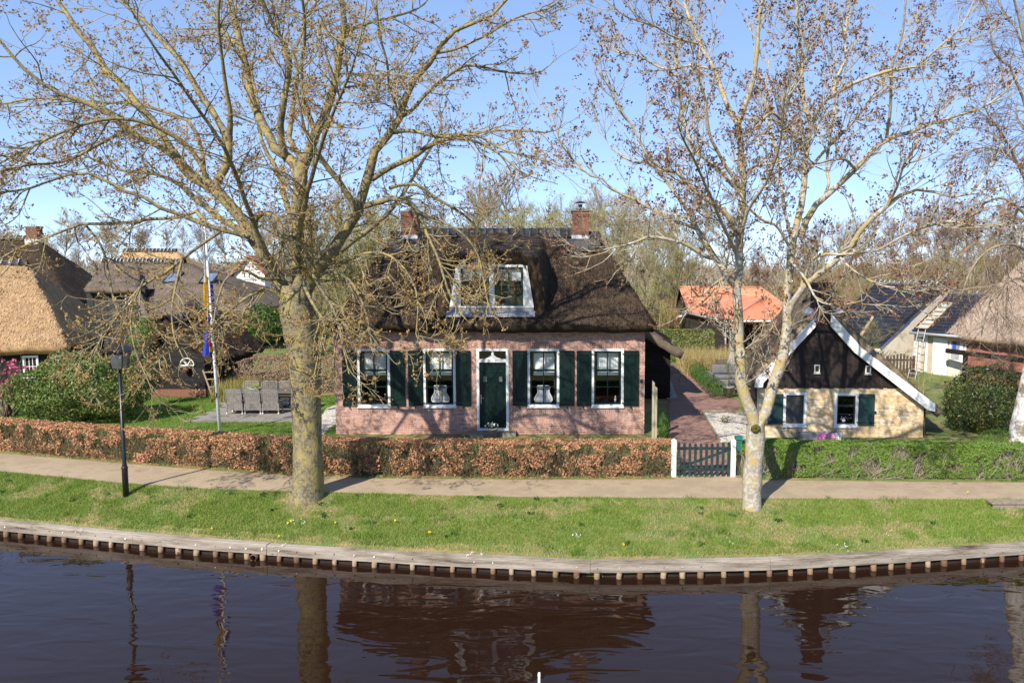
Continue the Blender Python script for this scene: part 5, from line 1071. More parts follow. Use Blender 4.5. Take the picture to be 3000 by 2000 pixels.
E2 = P(2092, 761, 41.9); R2_ = P(2181.5, 673, 44.5); E3 = E2 - tn_ * 5.5; R3 = R2_ - tn_ * 5.5
tiled('roof_slope', an, E2, E3, R3, R2_, BT, 0.21, 0.022, 0.33)
Ebk = R2_ + (R2_ - E2); Ebk.z = E2.z; tiled('roof_slope', an, Ebk - tn_ * 5.5, Ebk, R2_, R3, BT, 0.21, 0.022, 0.33)
ridge_caps(an, R2_ + Vector((0, 0, 0.02)), R3 + Vector((0, 0, 0.02)), 13, 0.14)
MB().tube([E2 + dn_ * 0.08 + Vector((0, 0, -0.06)), E3 + dn_ * 0.08 + Vector((0, 0, -0.06))], 0.07, 8).build('gutter', GUT, an, True)
# front wall in local coordinates: x along the wall to the right, y into the house
ux = -tn_; w0 = E2 - dn_ * 0.35; xf = Matrix(((ux.x, -dn_.x, 0, w0.x), (ux.y, -dn_.y, 0, w0.y), (0, 0, 1, 0), (0, 0, 0, 1)))
TB = mat('beige_wall', [(0.42, 0.35, 0.25), (0.52, 0.45, 0.34)], 0.85, 3, 0.2, 20)
zt_ = E2.z - 0.1
MB(xf).box(0, 5.4, 0, 0.2, HG - 0.2, zt_).build('wall', TB, an); MB(xf).box(0, 5.4, 0.201, 4.0, HG - 0.2, zt_ - 0.02).build('core', TB, an)
MB(xf).box(0.0, 0.42, -0.06, -0.001, HG + 0.05, zt_).build('corner_panel', WR, an)
MB(xf).box(0.62, 0.78, -0.05, -0.001, HG + 0.05, zt_).build('white_post', WHITE, an)
MB(xf).box(1.12, 1.95, -0.07, -0.001, HG, zt_ - 0.12).build('door', WHITE, an)
MB(xf).box(2.0, 3.0, -0.03, -0.001, HG - 0.1, HG + 0.75).build('plinth', WR, an)
wn = ring(MB(xf), 2.05, 2.95, HG + 0.76, zt_ - 0.1, -0.06, 0.02, 0.08).box(2.6, 2.78, -0.058, 0.01, HG + 0.85, zt_ - 0.2).build('window', WHITE, an)
MB(xf).box(2.14, 2.6, -0.03, -0.02, HG + 0.85, zt_ - 0.2).build('pane', mat('pale_window', [(0.28, 0.28, 0.30), (0.42, 0.42, 0.45)], 0.15, 3, spec=0.6), wn)
MB(xf).box(2.2, 2.4, -0.05, -0.035, zt_ - 0.75, zt_ - 0.25).build('blue_sheet', BLUEF, wn)
NB = mat('plain_red_brick', [(0.30, 0.12, 0.085), (0.40, 0.17, 0.12)], 0.85, 14, 0.5, 40, stretch=(1, 1, 4))
MB(xf).box(3.05, 5.4, -0.05, -0.001, HG - 0.1, zt_).build('brick_pier', NB, an)
w2 = ring(MB(xf), 3.9, 4.5, HG + 0.9, HG + 1.75, -0.09, -0.051, 0.06).build('window', WHITE, an); MB(xf).box(3.96, 4.44, -0.075, -0.07, HG + 0.96, HG + 1.69).build('pane', MATS['pale_window'], w2)
# ladders
lf_ = G(2093, 872); lt = P(2118, 757, 41.3)
al = thing('aluminium_ladder', 'aluminium extension ladder leaning on the annex gutter', 'ladder', lf_)
ALU = mat('aluminium', [(0.55, 0.56, 0.57), (0.68, 0.69, 0.70)], 0.35, 5, metal=0.5)
sd_ = ux * 0.21
for s_ in (-1, 1): MB().beam(lf_ + sd_ * s_, Vector(lt) + sd_ * s_, 0.035, 0.075).build('rail', ALU, al)
for k in range(12): MB().tube([lf_.lerp(lt, 0.04 + k * 0.083) - sd_, lf_.lerp(lt, 0.04 + k * 0.083) + sd_], 0.018, 6).build('rung', ALU, al)
rl = thing('wooden_roof_ladder', 'wooden roof ladder lying on the black annex roof', 'ladder', E2)
sl0, sl1 = E2.lerp(R2_, 0.04) + ux * 0.55 + Vector((0, 0, 0.10)), E2.lerp(R2_, 0.68) + ux * 0.55 + Vector((0, 0, 0.10))
for s_ in (-1, 1): MB().beam(sl0 + ux * 0.28 * s_, sl1 + ux * 0.28 * s_, 0.06, 0.05).build('rail', WOODN, rl)
for k in range(7): MB().beam(sl0.lerp(sl1, k / 6) - ux * 0.33 + Vector((0, 0, 0.05)), sl0.lerp(sl1, k / 6) + ux * 0.33 + Vector((0, 0, 0.05)), 0.10, 0.04).build('rung', WOODN, rl)
MB().add([sl0 - ux * 0.25 + Vector((0, 0, -.02)), sl0 + ux * 0.25 + Vector((0, 0, -.02)), sl1 + ux * 0.25 + Vector((0, 0, -.02)), sl1 - ux * 0.25 + Vector((0, 0, -.02))], [(0, 1, 2, 3)]).build('backing_sheet', mat('pale_sheet', [(0.34, 0.37, 0.36), (0.46, 0.48, 0.47)], 0.6, 3), rl)
# loose plank standing up behind the cottage thatch
a, b = P(1972, 775, 40), P(2005, 727, 40.2)
ps = thing('leaning_pole', 'pale wooden pole standing slanted before the black tiled roof', 'pole', (a.x, a.y, HG))
MB().beam((a.x - 1.35, a.y - 0.2, HG - 0.2), b, 0.06, 0.10).build('pole', WOODN, ps)
MB().beam((a.x - 1.2, a.y - 0.2, HG + 0.1), (a.x - 0.6, a.y - 0.2, HG - 0.1), 0.05, 0.08).build('foot', WOODN, ps)
# small picket gate by the ladder
c = G(2068, 868); pg = thing('small_picket_gate', 'small brown arched picket gate beside the aluminium ladder', 'gate', c); zb = HG + 0.05
DW = mat('dark_brown_wood', [(0.055, 0.035, 0.025), (0.09, 0.06, 0.045)], 0.8, 6)
for k in range(7): x = c.x - 0.55 + k * 0.165; h_ = 1.0 + 0.16 * math.sin(math.pi * k / 6); MB().box(x, x + 0.09, c.y, c.y + 0.03, zb, zb + h_).build('picket', DW, pg)
for z in (0.2, 0.8): MB().box(c.x - 0.6, c.x + 0.6, c.y + 0.031, c.y + 0.07, zb + z, zb + z + 0.09).build('rail', DW, pg)
for x in (c.x - 0.7, c.x + 0.6): MB().box(x, x + 0.1, c.y, c.y + 0.1, HG - 0.2, zb + 1.05).build('post', DW, pg)
# ------------------------------------------------------------------ pale thatched house at the right edge
pt_ = thing('pale_thatched_house', 'house with pale pinkish thatch at the edge behind the birch', 'house', (24, 39, HG))
q0, q1 = P(2168, 768, 40.2), P(2352, 796, 36.0); q1 = q0 + (q1 - q0) * 1.8; q1.z = q0.z - 0.05; t0, t1 = P(2352, 596, 42.5), None
t1 = t0 + (q1 - q0) * 0.8 + Vector((1.5, 0, 0.3)); bb = t0 + (t0 - q0) * 0.9; bb.z = q0.z
thatch('thatched_roof', pt_, [q0, q1, t1, t0, Vector((bb.x + 2, bb.y + 3, q0.z))], [(0, 1, 2, 3), (0, 3, 4)], 0.35, THP, 0.5, 0.07, 22000, THPS, 0.35)
wv = (q1 - q0); nx_ = Vector((-wv.y, wv.x, 0)).normalized()
if nx_.y < 0: nx_ = -nx_
wA, wB = q0 + nx_ * 0.5 + wv * 0.06, q1 + nx_ * 0.5
MB().slab([(wA.x, wA.y), (wB.x, wB.y), (wB.x + nx_.x * 6, wB.y + nx_.y * 6), (wA.x + nx_.x * 6, wA.y + nx_.y * 6)], HG - 0.2, q0.z + 0.1).build('wall', NB, pt_)
MB().beam(wA + Vector((0, 0, -0.75)) - nx_ * 0.8, wB + Vector((0, 0, -0.75)) - nx_ * 0.8, 0.15, 0.22).build('pergola_beam', BLACKW, pt_)
for k in (0.15, 0.6): p_ = wA.lerp(wB, k) - nx_ * 0.8; MB().box(p_.x - 0.08, p_.x + 0.08, p_.y - 0.08, p_.y + 0.08, HG - 0.1, q0.z - 0.87).build('pergola_post', BLACKW, pt_)
# ------------------------------------------------------------------ rough plank fence beside the cottage
a, b = Vector((c1 + 0.08, CY + 0.2, 0)), Vector((c1 + 1.15, CY + 2.6, 0))
pf_ = thing('plank_fence', 'rough weathered plank fence running back beside the yellow brick cottage', 'fence', (a.x, a.y, CG))
RWD = mat('rough_grey_wood', [(0.075, 0.055, 0.045), (0.17, 0.135, 0.11), (0.26, 0.21, 0.17)], 0.9, 5, 0.6, 20, fac=(0.3, 0.7))
for k in range(4):
    z = CG - 0.05 + k * 0.235; MB().beam(a + Vector((0, 0, z + 0.1)), b + Vector((0, 0, z + 0.1)), 0.05, 0.13 if k % 2 else 0.17).build('plank', RWD, pf_)
for k in range(22):
    t_ = k / 21; p_ = a.lerp(b, t_); MB().beam(p_ + Vector((0.06, 0.02, CG - 0.1)), p_ + Vector((0.06 + random.uniform(-.02, .02), 0.02, CG + 0.72 + random.uniform(-.05, .05))), 0.09, 0.02).build('lath', RWD, pf_)
# weathered double post by the brick house
a = G(1500, 1006)
wp = thing('weathered_post', 'tall weathered twin-board post beside the brick house', 'post', a)
for dx_, h_ in ((0.0, 1.80), (0.085, 1.62)): MB().prism([(a.x + dx_ - 0.04, HG - 0.1), (a.x + dx_ + 0.035, HG - 0.1), (a.x + dx_ + 0.035, HG + h_), (a.x + dx_ - 0.04, HG + h_ + 0.07)], a.y, a.y + 0.06).build('board', mat('silver_wood', [(0.30, 0.26, 0.17), (0.44, 0.40, 0.29)], 0.85, 8, 0.4, 30, stretch=(1, 1, 0.2)), wp)
# ------------------------------------------------------------------ garden surfaces
PAVE = mat('grey_paver', [(0.20, 0.18, 0.155), (0.27, 0.245, 0.21), (0.235, 0.21, 0.185)], 0.9, 5, 0.3, 60, island=True)
def inpoly(p, poly):
    r = False; j = len(poly) - 1
    for i in range(len(poly)):
        if (poly[i][1] > p[1]) != (poly[j][1] > p[1]) and p[0] < (poly[j][0] - poly[i][0]) * (p[1] - poly[i][1]) / (poly[j][1] - poly[i][1] + 1e-12) + poly[i][0]: r = not r
        j = i
    return r
def xy(l, z=HG): return [(G(x, y, z).x, G(x, y, z).y) for x, y in l]
pp = xy([(437, 969), (700, 967), (735, 955), (735, 925), (690, 905), (520, 905), (510, 935)])
pat = sheet('patio', pp, 0.004, mat('paver_joint', [(0.12, 0.11, 0.085), (0.17, 0.16, 0.12)], 0.95, 6))
me = MB().bev(0, 0.59, 0, 0.39, 0, 0.03, 0.002).mesh('paving_slab'); me = MB().box(0, 0.592, 0, 0.392, 0, 0.016).mesh('paving_slab'); me.materials.append(PAVE)
for i in range(40):
    for j in range(14):
        x, y = -14.6 + i * 0.6 + (0.3 if j % 2 else 0), 28.1 + j * 0.4
        if inpoly((x + 0.3, y + 0.2), pp): link('paving_slab', me, PAVE, pat, (x, y, HG + 0.004 + random.uniform(0, 0.003)))
gy = gate.location.y; dr = [(gx0 + 0.03, gy + 0.12), (gx1 - 0.03, gy + 0.12)] + xy([(1650, 1012), (1612, 946), (1692, 944), (1695, 920), (1645, 908), (1548, 836), (1530, 836), (1538, 915), (1530, 990), (1552, 1012)])
drv = sheet('driveway', dr, 0.004, mat('driveway_joint', [(0.13, 0.09, 0.075), (0.18, 0.13, 0.11)], 0.95, 6))
KL = mat('clinker_brick', [(0.20, 0.11, 0.09), (0.28, 0.165, 0.13), (0.24, 0.135, 0.115), (0.32, 0.21, 0.16)], 0.85, 9, 0.3, 50, island=True)
jb = MB(); mx, my = min(p[0] for p in dr), min(p[1] for p in dr)
for i in range(60):
    for j in range(220):
        x, y = mx + i * 0.205 + (0.1 if j % 2 else 0), my + j * 0.085
        if y > max(p[1] for p in dr): break
        if inpoly((x + 0.1, y + 0.04), dr): z = gz(x, y) + 0.006 + 0.004 * random.random(); jb.box(x, x + 0.196, y, y + 0.077, z, z + 0.012)
tag(jb.build('paving_brick', KL, drv), kind='stuff')
PEB = mat('white_pebble', [(0.46, 0.43, 0.38), (0.62, 0.59, 0.53), (0.33, 0.31, 0.27), (0.55, 0.52, 0.46)], 0.85, 6, island=True)
def pebbles(name, poly, dens, size=0.05):
    xs_, ys_ = [p[0] for p in poly], [p[1] for p in poly]; A_ = (max(xs_) - min(xs_)) * (max(ys_) - min(ys_)); n = int(A_ * dens)
    P_ = [(x, y) for x, y in zip(RNG.uniform(min(xs_), max(xs_), n), RNG.uniform(min(ys_), max(ys_), n)) if inpoly((x, y), poly)]
    base = np.array([(1, 0, 0), (-0.5, 0.8, 0), (-0.5, -0.8, 0), (0.1, 0.1, 0.8)]); n = len(P_)
    ang = RNG.uniform(0, 6.28, n); s_ = size * RNG.uniform(0.5, 1.1, n); c, s = np.cos(ang), np.sin(ang)
    V = np.einsum('ij,nj->nij', np.ones((4, 1)), np.zeros((n, 1))) * 0
    V = np.stack([base[None, :, 0] * c[:, None] - base[None, :, 1] * s[:, None], base[None, :, 0] * s[:, None] + base[None, :, 1] * c[:, None], np.broadcast_to(base[None, :, 2], (n, 4))], -1) * s_[:, None, None]
    V += np.array([(x, y, gz(x, y) + 0.012) for x, y in P_])[:, None, :]
    Fc = (np.array([(0, 1, 3), (1, 2, 3), (2, 0, 3)])[None] + (np.arange(n) * 4)[:, None, None]).reshape(-1, 3)
    return np_mesh(name, V.reshape(-1, 3), Fc)
gp = xy([(1614, 949), (1735, 949), (1745, 1012), (1655, 1016)]); gs_ = sheet('gravel_bed', gp, 0.008, mat('gravel_floor', [(0.27, 0.25, 0.21), (0.38, 0.36, 0.31)], 0.95, 30, 0.6, 60))
tag(link('pebble', pebbles('pebble', gp, 1100), PEB, gs_), kind='stuff')
gp2 = xy([(737, 960), (752, 938), (778, 930), (778, 968), (755, 985), (737, 1004)]); gs2 = sheet('gravel_strip', gp2, 0.010, MATS['gravel_floor']); tag(link('pebble', pebbles('pebble', gp2, 900), PEB, gs2), kind='stuff')
gp3 = xy([(1528, 870), (1537, 868), (1556, 914), (1530, 916)]); gs3 = sheet('gravel_border', gp3, 0.012, MATS['gravel_floor']); tag(link('pebble', pebbles('pebble', gp3, 700), PEB, gs3), kind='stuff')
# kerb board of the gravel bed
a, b = G(1612, 946), G(1652, 1014); kb = MB().beam((a.x, a.y, HG + 0.03), (b.x, b.y, gz(b.x, b.y) + 0.05), 0.06, 0.10)
kb.beam((a.x, a.y, HG + 0.03), (G(1700, 946).x, a.y, HG + 0.03), 0.06, 0.10); tag(kb.build('kerb_board', OLDWOOD), kind='structure')
# garden strip of bare soil along the hedge
# ------------------------------------------------------------------ grass
GB = mat('grass_blade', [(0.125, 0.225, 0.028), (0.185, 0.30, 0.038), (0.25, 0.365, 0.055), (0.155, 0.265, 0.03), (0.31, 0.37, 0.085), (0.46, 0.39, 0.19)], 0.6, 0.5, island=True, trans=0.30, detail=3)
GD = mat('dry_grass', [(0.42, 0.33, 0.17), (0.50, 0.41, 0.24), (0.34, 0.27, 0.12)], 0.8, 2, island=True, trans=0.2)
TBX = (P(706, 1172, 20.35).x, 20.35, P(1727, 1205, 19.6).x, 19.6)
n = 330000; X = RNG.uniform(-17.8, 15.5, n); T = RNG.uniform(0.03, 1.0, n) 
bY = np.array([bankY(x) for x in np.linspace(-18, 17, 351)]); fY = np.array([pfY(x) for x in np.linspace(-18, 17, 351)]); gx_ = np.linspace(-18, 17, 351)
bb_ = np.interp(X, gx_, bY) + 0.28; ff_ = np.interp(X, gx_, fY); Y = bb_ + (ff_ - bb_) * T
keep = []; zz = np.empty(n)
for i in range(n):
    x, y = X[i], Y[i]; zz[i] = 0.42 + 0.60 * (T[i] ** 0.8) + 0.03 * noise.noise((x * 0.6, y * 0.6, 0))
    d = noise.noise((x * 0.55, y * 1.0, 5)) + 0.6 * noise.noise((x * 2.2, y * 3, 9)); tdist = min(math.hypot(x - TBX[0], (y - TBX[1])), math.hypot(x - TBX[2], (y - TBX[3])))
    keep.append((tdist > 0.42 + 0.45 * random.random()) and (d > -0.22 + 0.25 * (T[i] < 0.12) + 0.2 * random.random() or i % 4 == 0))
keep = np.array(keep)
pts = np.stack([X, Y, zz - 0.005], 1)[keep]
blades('bank_grass', GB, pts, 0.025, 0.085, 0.013, 1.1, label='short green grass on the canal bank', cat='grass')
n = 60000; X = RNG.uniform(-17, 15.5, n); T = RNG.uniform(0, 1, n); Y = np.interp(X, gx_, bY) + 0.24 + T * (np.interp(X, gx_, fY) - np.interp(X, gx_, bY) - 0.3)
k_ = np.array([-noise.noise((a * 0.55, b * 1.0, 5)) - 0.6 * noise.noise((a * 2.2, b * 3, 9)) > 0.12 + 0.25 * random.random() or t < 0.07 + 0.06 * random.random() or min(math.hypot(a - TBX[0], b - TBX[1]), math.hypot(a - TBX[2], b - TBX[3])) < 0.55 + 0.4 * random.random() for a, b, t in zip(X, Y, T)]); X, Y = X[k_], Y[k_]
blades('dry_bank_grass', GD, np.stack([X, Y, [gz(x, y) for x, y in zip(X, Y)]], 1), 0.025, 0.075, 0.012, 1.5, label='dry straw-coloured grass behind the bank boards', cat='grass')
tf = []
for _ in range(150):
    x = random.uniform(-17.5, 15); y = random.uniform(bankY(x) + 0.4, pfY(x) - 0.05)
    for _k in range(45): a_, b_ = x + random.gauss(0, 0.09), y + random.gauss(0, 0.08); tf.append((a_, b_, gz(a_, b_)))
blades('grass_tufts', mat('tuft_blade', [(0.085, 0.17, 0.022), (0.13, 0.235, 0.03), (0.18, 0.29, 0.04)], 0.6, 1, island=True, trans=0.3), np.array(tf), 0.07, 0.15, 0.013, 0.9, label='longer green grass tufts on the canal bank', cat='grass')
LG = mat('lawn_blade', [(0.09, 0.21, 0.015), (0.13, 0.27, 0.02), (0.17, 0.32, 0.03), (0.12, 0.24, 0.02)], 0.6, 1.0, island=True, trans=0.3)
lawn = xy([(200, 985), (330, 925), (400, 918), (520, 912), (560, 985), (770, 985), (770, 1030), (200, 1030)])
n = 150000; X = RNG.uniform(-21, -7.2, n); Y = RNG.uniform(25, 34, n)
m_ = np.array([not inpoly((x, y), pp) and y > pbY(x) + 0.9 and not inpoly((x, y), gp2) for x, y in zip(X, Y)]); X, Y = X[m_], Y[m_]
blades('garden_lawn', LG, np.stack([X, Y, [gz(x, y) for x, y in zip(X, Y)]], 1), 0.02, 0.05, 0.016, 0.8, label='mown garden lawn around the patio', cat='lawn')
n = 26000; X = RNG.uniform(-60, 40, n); Y = RNG.uniform(38, 75, n)
blades('meadow_grass', mat('meadow_blade', [(0.10, 0.17, 0.03), (0.20, 0.22, 0.07), (0.30, 0.25, 0.12), (0.14, 0.19, 0.04)], 0.7, 1, island=True, trans=0.2), np.stack([X, Y, np.full(n, HG)], 1), 0.10, 0.30, 0.05, 0.8, label='rough meadow grass behind the gardens', cat='grass')
# flowers in the bank grass
YF = mat('dandelion', [(0.75, 0.48, 0.01), (0.85, 0.60, 0.02)], 0.6, 5); WF = mat('daisy', [(0.80, 0.80, 0.78), (0.85, 0.85, 0.82)], 0.6, 5)
fl = [(q.x, q.y) for q in [G(x, y, 0.75) for x, y in [(660, 1196), (668, 1193), (640, 1211), (770, 1197), (908, 1200), (987, 1215), (1432, 1235), (2220, 1160), (1962, 1172), (486, 1197)]]]
tag(link('dandelion', pebbles('dandelion', [(-18, 10), (16, 10), (16, 30), (-18, 30)], 0.0), YF), kind='stuff') if False else None
def flower_pts(name, m, P2, size, label):
    pts = np.array([(x, y, gz(x, y) + 0.07) for x, y in P2]); pts = np.repeat(pts, 5, 0) + RNG.normal(0, 0.012, (len(pts) * 5, 3))
    o = leaves(name, m, pts, np.tile([0, -0.4, 1.0], (len(pts), 1)), size, None, 0.8, 0.5); return tag(o, label, 'flowers')
flower_pts('dandelions', YF, fl, 0.05, 'yellow dandelions dotted over the canal bank grass')
dz_ = [(177, 1204), (600, 1246), (645, 1237), (690, 1207), (686, 1211), (1328, 1237), (1320, 1236), (1673, 1245), (1935, 1247), (1940, 1249), (1080, 1258), (1100, 1259), (2035, 1229)]
P2 = [(G(x, y, 0.6).x + random.gauss(0, 0.08), G(x, y, 0.6).y + random.gauss(0, 0.08)) for x, y in dz_ for _ in range(3)]
flower_pts('daisies', WF, P2, 0.02, 'tiny white daisies in the canal bank grass')
# leafy weeds / docks
P2 = [(random.uniform(-16, 14), 0) for _ in range(34)]; P2 = [(x, random.uniform(bankY(x) + 0.5, pfY(x) - 0.1)) for x, _ in P2]; pts = []
for x, y in P2:
    for k in range(7): an = random.uniform(0, 6.28); pts.append((x + 0.06 * math.cos(an), y + 0.06 * math.sin(an), gz(x, y) + 0.05))
tag(leaves('weeds', LEAFG, np.array(pts), np.tile([0, 0, 1.0], (len(pts), 1)), 0.13, None, 0.4, 0.5), 'broad-leaved weeds scattered in the bank grass', 'weeds')
# ------------------------------------------------------------------ hedges
def hedge(name, label, x0, x1, front, thick, z0f, z1, m, tw, n, size, seed, ntw=2500, gap=0.35, wob=0.06, twr=0.006, low=0.0, asp=0.6):
    rg = np.random.default_rng(seed); h = thing(name, label, 'hedge', ((x0 + x1) / 2, front((x0 + x1) / 2) + thick / 2, z0f((x0 + x1) / 2)))
    x = rg.uniform(x0, x1, n); f = rg.choice(4, n, p=[0.46, 0.27, 0.12, 0.15]); u = rg.uniform(0, 1, n); v = rg.uniform(0, 1, n)
    fy = np.interp(x, np.linspace(x0, x1, 80), [front(q) for q in np.linspace(x0, x1, 80)]); z0 = np.interp(x, np.linspace(x0, x1, 80), [z0f(q) for q in np.linspace(x0, x1, 80)])
    zt = np.array([z1 + 0.045 * noise.noise((q * 1.1, 0, seed)) + 0.03 * noise.noise((q * 3.7, 0, seed)) for q in x]) if not callable(z1) else np.array([z1(q) for q in x])
    y = np.where(f == 0, fy + np.abs(rg.normal(0, 0.05, n)), np.where(f == 1, fy + thick * u, np.where(f == 2, fy + thick - np.abs(rg.normal(0, 0.05, n)), fy + thick * u)))
    z = np.where(f == 1, zt - np.abs(rg.normal(0, 0.035, n)), z0 + (zt - z0) * (low + (1 - low) * v))
    nn = np.zeros((n, 3)); nn[f == 0] = (0, -1, 0.25); nn[f == 1] = (0, 0, 1); nn[f == 2] = (0, 1, 0.2); nn[f == 3] = (0, -0.5, 0.6)
    bul = np.array([noise.noise((a * 1.4, b * 1.4, c * 1.6 + seed)) for a, b, c in zip(x, y, z)]); y = y + np.where(f == 0, -wob * bul - 0.10 * np.maximum(0, (0.25 - (z - z0) / (zt - z0))) * -1, 0)
    dn_ = np.array([noise.noise((a * 2.3 + 7, b * 2.3, c * 2.6)) + 0.5 * noise.noise((a * 6 + 7, b * 6, c * 6)) for a, b, c in zip(x, y, z)])
    k = (dn_ > -gap) | (f == 1) & (rg.uniform(0, 1, n) < 0.8)
    leaves('foliage', m, np.stack([x, y, z], 1)[k], nn[k], size, h, asp)
    # woody stems and twigs inside
    xs_ = rg.uniform(x0, x1, ntw); ys_ = np.interp(xs_, np.linspace(x0, x1, 80), [front(q) for q in np.linspace(x0, x1, 80)]) + rg.uniform(0.04, thick - 0.04, ntw); zb = np.interp(xs_, np.linspace(x0, x1, 80), [z0f(q) for q in np.linspace(x0, x1, 80)]) - 0.03
    zs = zb + rg.uniform(0, 0.55, ntw) * (rg.uniform(0, 1, ntw) > 0.35); Lh = rg.uniform(0.3, 0.75, ntw); K = 4; Pt = np.empty((ntw, K, 3)); Pt[:, 0] = np.stack([xs_, ys_, zs], 1); d = unit(np.stack([rg.normal(0, 0.5, ntw), rg.normal(-0.1, 0.4, ntw), np.ones(ntw)], 1))
    zlim = (float(np.mean(zt)) if True else 0)
    for i in range(1, K): d = unit(d + rg.normal(0, 0.22, (ntw, 3))); Pt[:, i] = Pt[:, i - 1] + d * (Lh / (K - 1))[:, None]
    Pt[:, :, 2] = np.minimum(Pt[:, :, 2], zlim + 0.02)
    Rd = np.linspace(1, 0.4, K)[None, :] * rg.uniform(0.6, 1.5, ntw)[:, None] * twr
    V, Fq = tubes_np(Pt, Rd, 3); tag(link('twigs', np_mesh('twigs', V - np.array(h.location), Fq), tw, h), kind='stuff'); return h
BEL = mat('beech_leaf', [(0.42, 0.19, 0.085), (0.58, 0.29, 0.145), (0.66, 0.38, 0.22), (0.34, 0.145, 0.065), (0.55, 0.32, 0.18), (0.24, 0.11, 0.055)], 0.6, 1.2, island=True, trans=0.2)
BTW = mat('hedge_twig', [(0.13, 0.115, 0.055), (0.21, 0.17, 0.10), (0.16, 0.15, 0.06)], 0.85, 2, island=True)
hx_e = XA(1541, 22.6, 1050)
hedge('beech_hedge', 'long clipped beech hedge of coppery dead leaves along the path', -21.0, hx_e, lambda x: pbY(x) + 0.22, 0.62, lambda x: 1.06, 2.03, BEL, BTW, 70000, 0.066, 21, 15000, 0.06, wob=0.10, twr=0.008)
PRL = mat('privet_leaf', [(0.11, 0.20, 0.025), (0.165, 0.27, 0.04), (0.22, 0.33, 0.06), (0.14, 0.235, 0.03)], 0.5, 1.5, island=True, trans=0.3)
PTW = mat('privet_stem', [(0.33, 0.29, 0.20), (0.46, 0.41, 0.31), (0.25, 0.22, 0.14)], 0.85, 2, island=True)
hedge('privet_hedge', 'fresh green privet hedge with bare stems in front of the cottage', XA(1690, 22.6, 1050), XA(2325, 22.6, 1050), lambda x: pbY(x) + 0.22, 0.65, lambda x: 1.06, 2.02, PRL, PTW, 80000, 0.046, 22, 4200, 0.22, wob=0.10, twr=0.007, low=0.06)
BL2 = mat('brown_hedge_leaf', [(0.22, 0.14, 0.10), (0.30, 0.20, 0.14), (0.36, 0.25, 0.18), (0.20, 0.17, 0.08)], 0.7, 1.2, island=True, trans=0.15)
hedge('brown_garden_hedge', 'rounded brown beech hedge behind the garden table', -14.2, -9.2, lambda x: 34.5, 1.1, lambda x: HG, lambda q: 2.95 - 0.35 * max(0, (-13.6 - q)) , BL2, BTW, 15000, 0.07, 23, 2500, 0.3)
IVL = mat('ivy_leaf', [(0.04, 0.09, 0.015), (0.09, 0.15, 0.03), (0.20, 0.19, 0.06), (0.13, 0.16, 0.04), (0.30, 0.24, 0.11)], 0.5, 1.0, island=True, trans=0.15)
hedge('ivy_hedge', 'square ivy hedge in front of the orange-roofed barn', 5.4, 8.75, lambda x: 46, 0.8, lambda x: HG, 3.27, IVL, BTW, 14000, 0.12, 24, 800, 0.9)
THU = mat('yew_needles', [(0.03, 0.085, 0.012), (0.06, 0.14, 0.02), (0.09, 0.18, 0.03), (0.045, 0.11, 0.015)], 0.6, 1.5, island=True, trans=0.15)
def blob(name, label, cat, c, r, m, n, size, seed, lump=0.18, asp=0.5, stem=True, fill=0.3, jit=0.6, leafname='foliage', group=None):
    rg = np.random.default_rng(seed); t_ = thing(name, label, cat, (c[0], c[1], c[2] - r[2]), group)
    d = unit(rg.normal(0, 1, (n, 3))); d = d[d[:, 2] > -0.85]; n = len(d)
    rad = np.where(rg.uniform(0, 1, n) < fill, rg.uniform(0.45, 0.95, n), 1 - np.abs(rg.normal(0, 0.05, n)))
    lm = np.array([1 + lump * noise.noise((a * 2.1 + seed, b * 2.1, e * 2.1)) + lump * 0.7 * noise.noise((a * 5 + seed, b * 5, e * 5)) for a, b, e in d])
    pts = np.array(c) + d * (rad * lm)[:, None] * np.array(r)
    k = pts[:, 2] > c[2] - r[2] * 0.98
    leaves(leafname, m, pts[k], (d / np.array(r))[k], size, t_, asp, jit)
    if stem:
        nt2 = 60; st_ = np.empty((nt2, 4, 3)); e = unit(rg.normal(0, 1, (nt2, 3)) + np.array([0, 0, 0.6])); 
        for i, f in enumerate((0, 0.3, 0.6, 0.88)): st_[:, i] = np.array([c[0], c[1], c[2] - r[2] * 0.98]) + (np.array(c) + e * np.array(r) * 0.9 - np.array([c[0], c[1], c[2] - r[2] * 0.98])) * f + rg.normal(0, 0.02, (nt2, 3))
        V, Fq = tubes_np(st_, np.linspace(0.03, 0.008, 4)[None, :] * np.ones((nt2, 1)), 4); link('stems', np_mesh('stems', V - np.array(t_.location), Fq), BTW, t_)
    return t_
def px_blob(px, pyt, pyb, half, Y): 
    zt, zb = ZA(pyt, Y), ZA(pyb, Y); return (XA(px, Y, (pyt + pyb) / 2), Y, (zt + zb) / 2), (half * Y / F, half * Y / F * 0.8, (zt - zb) / 2)
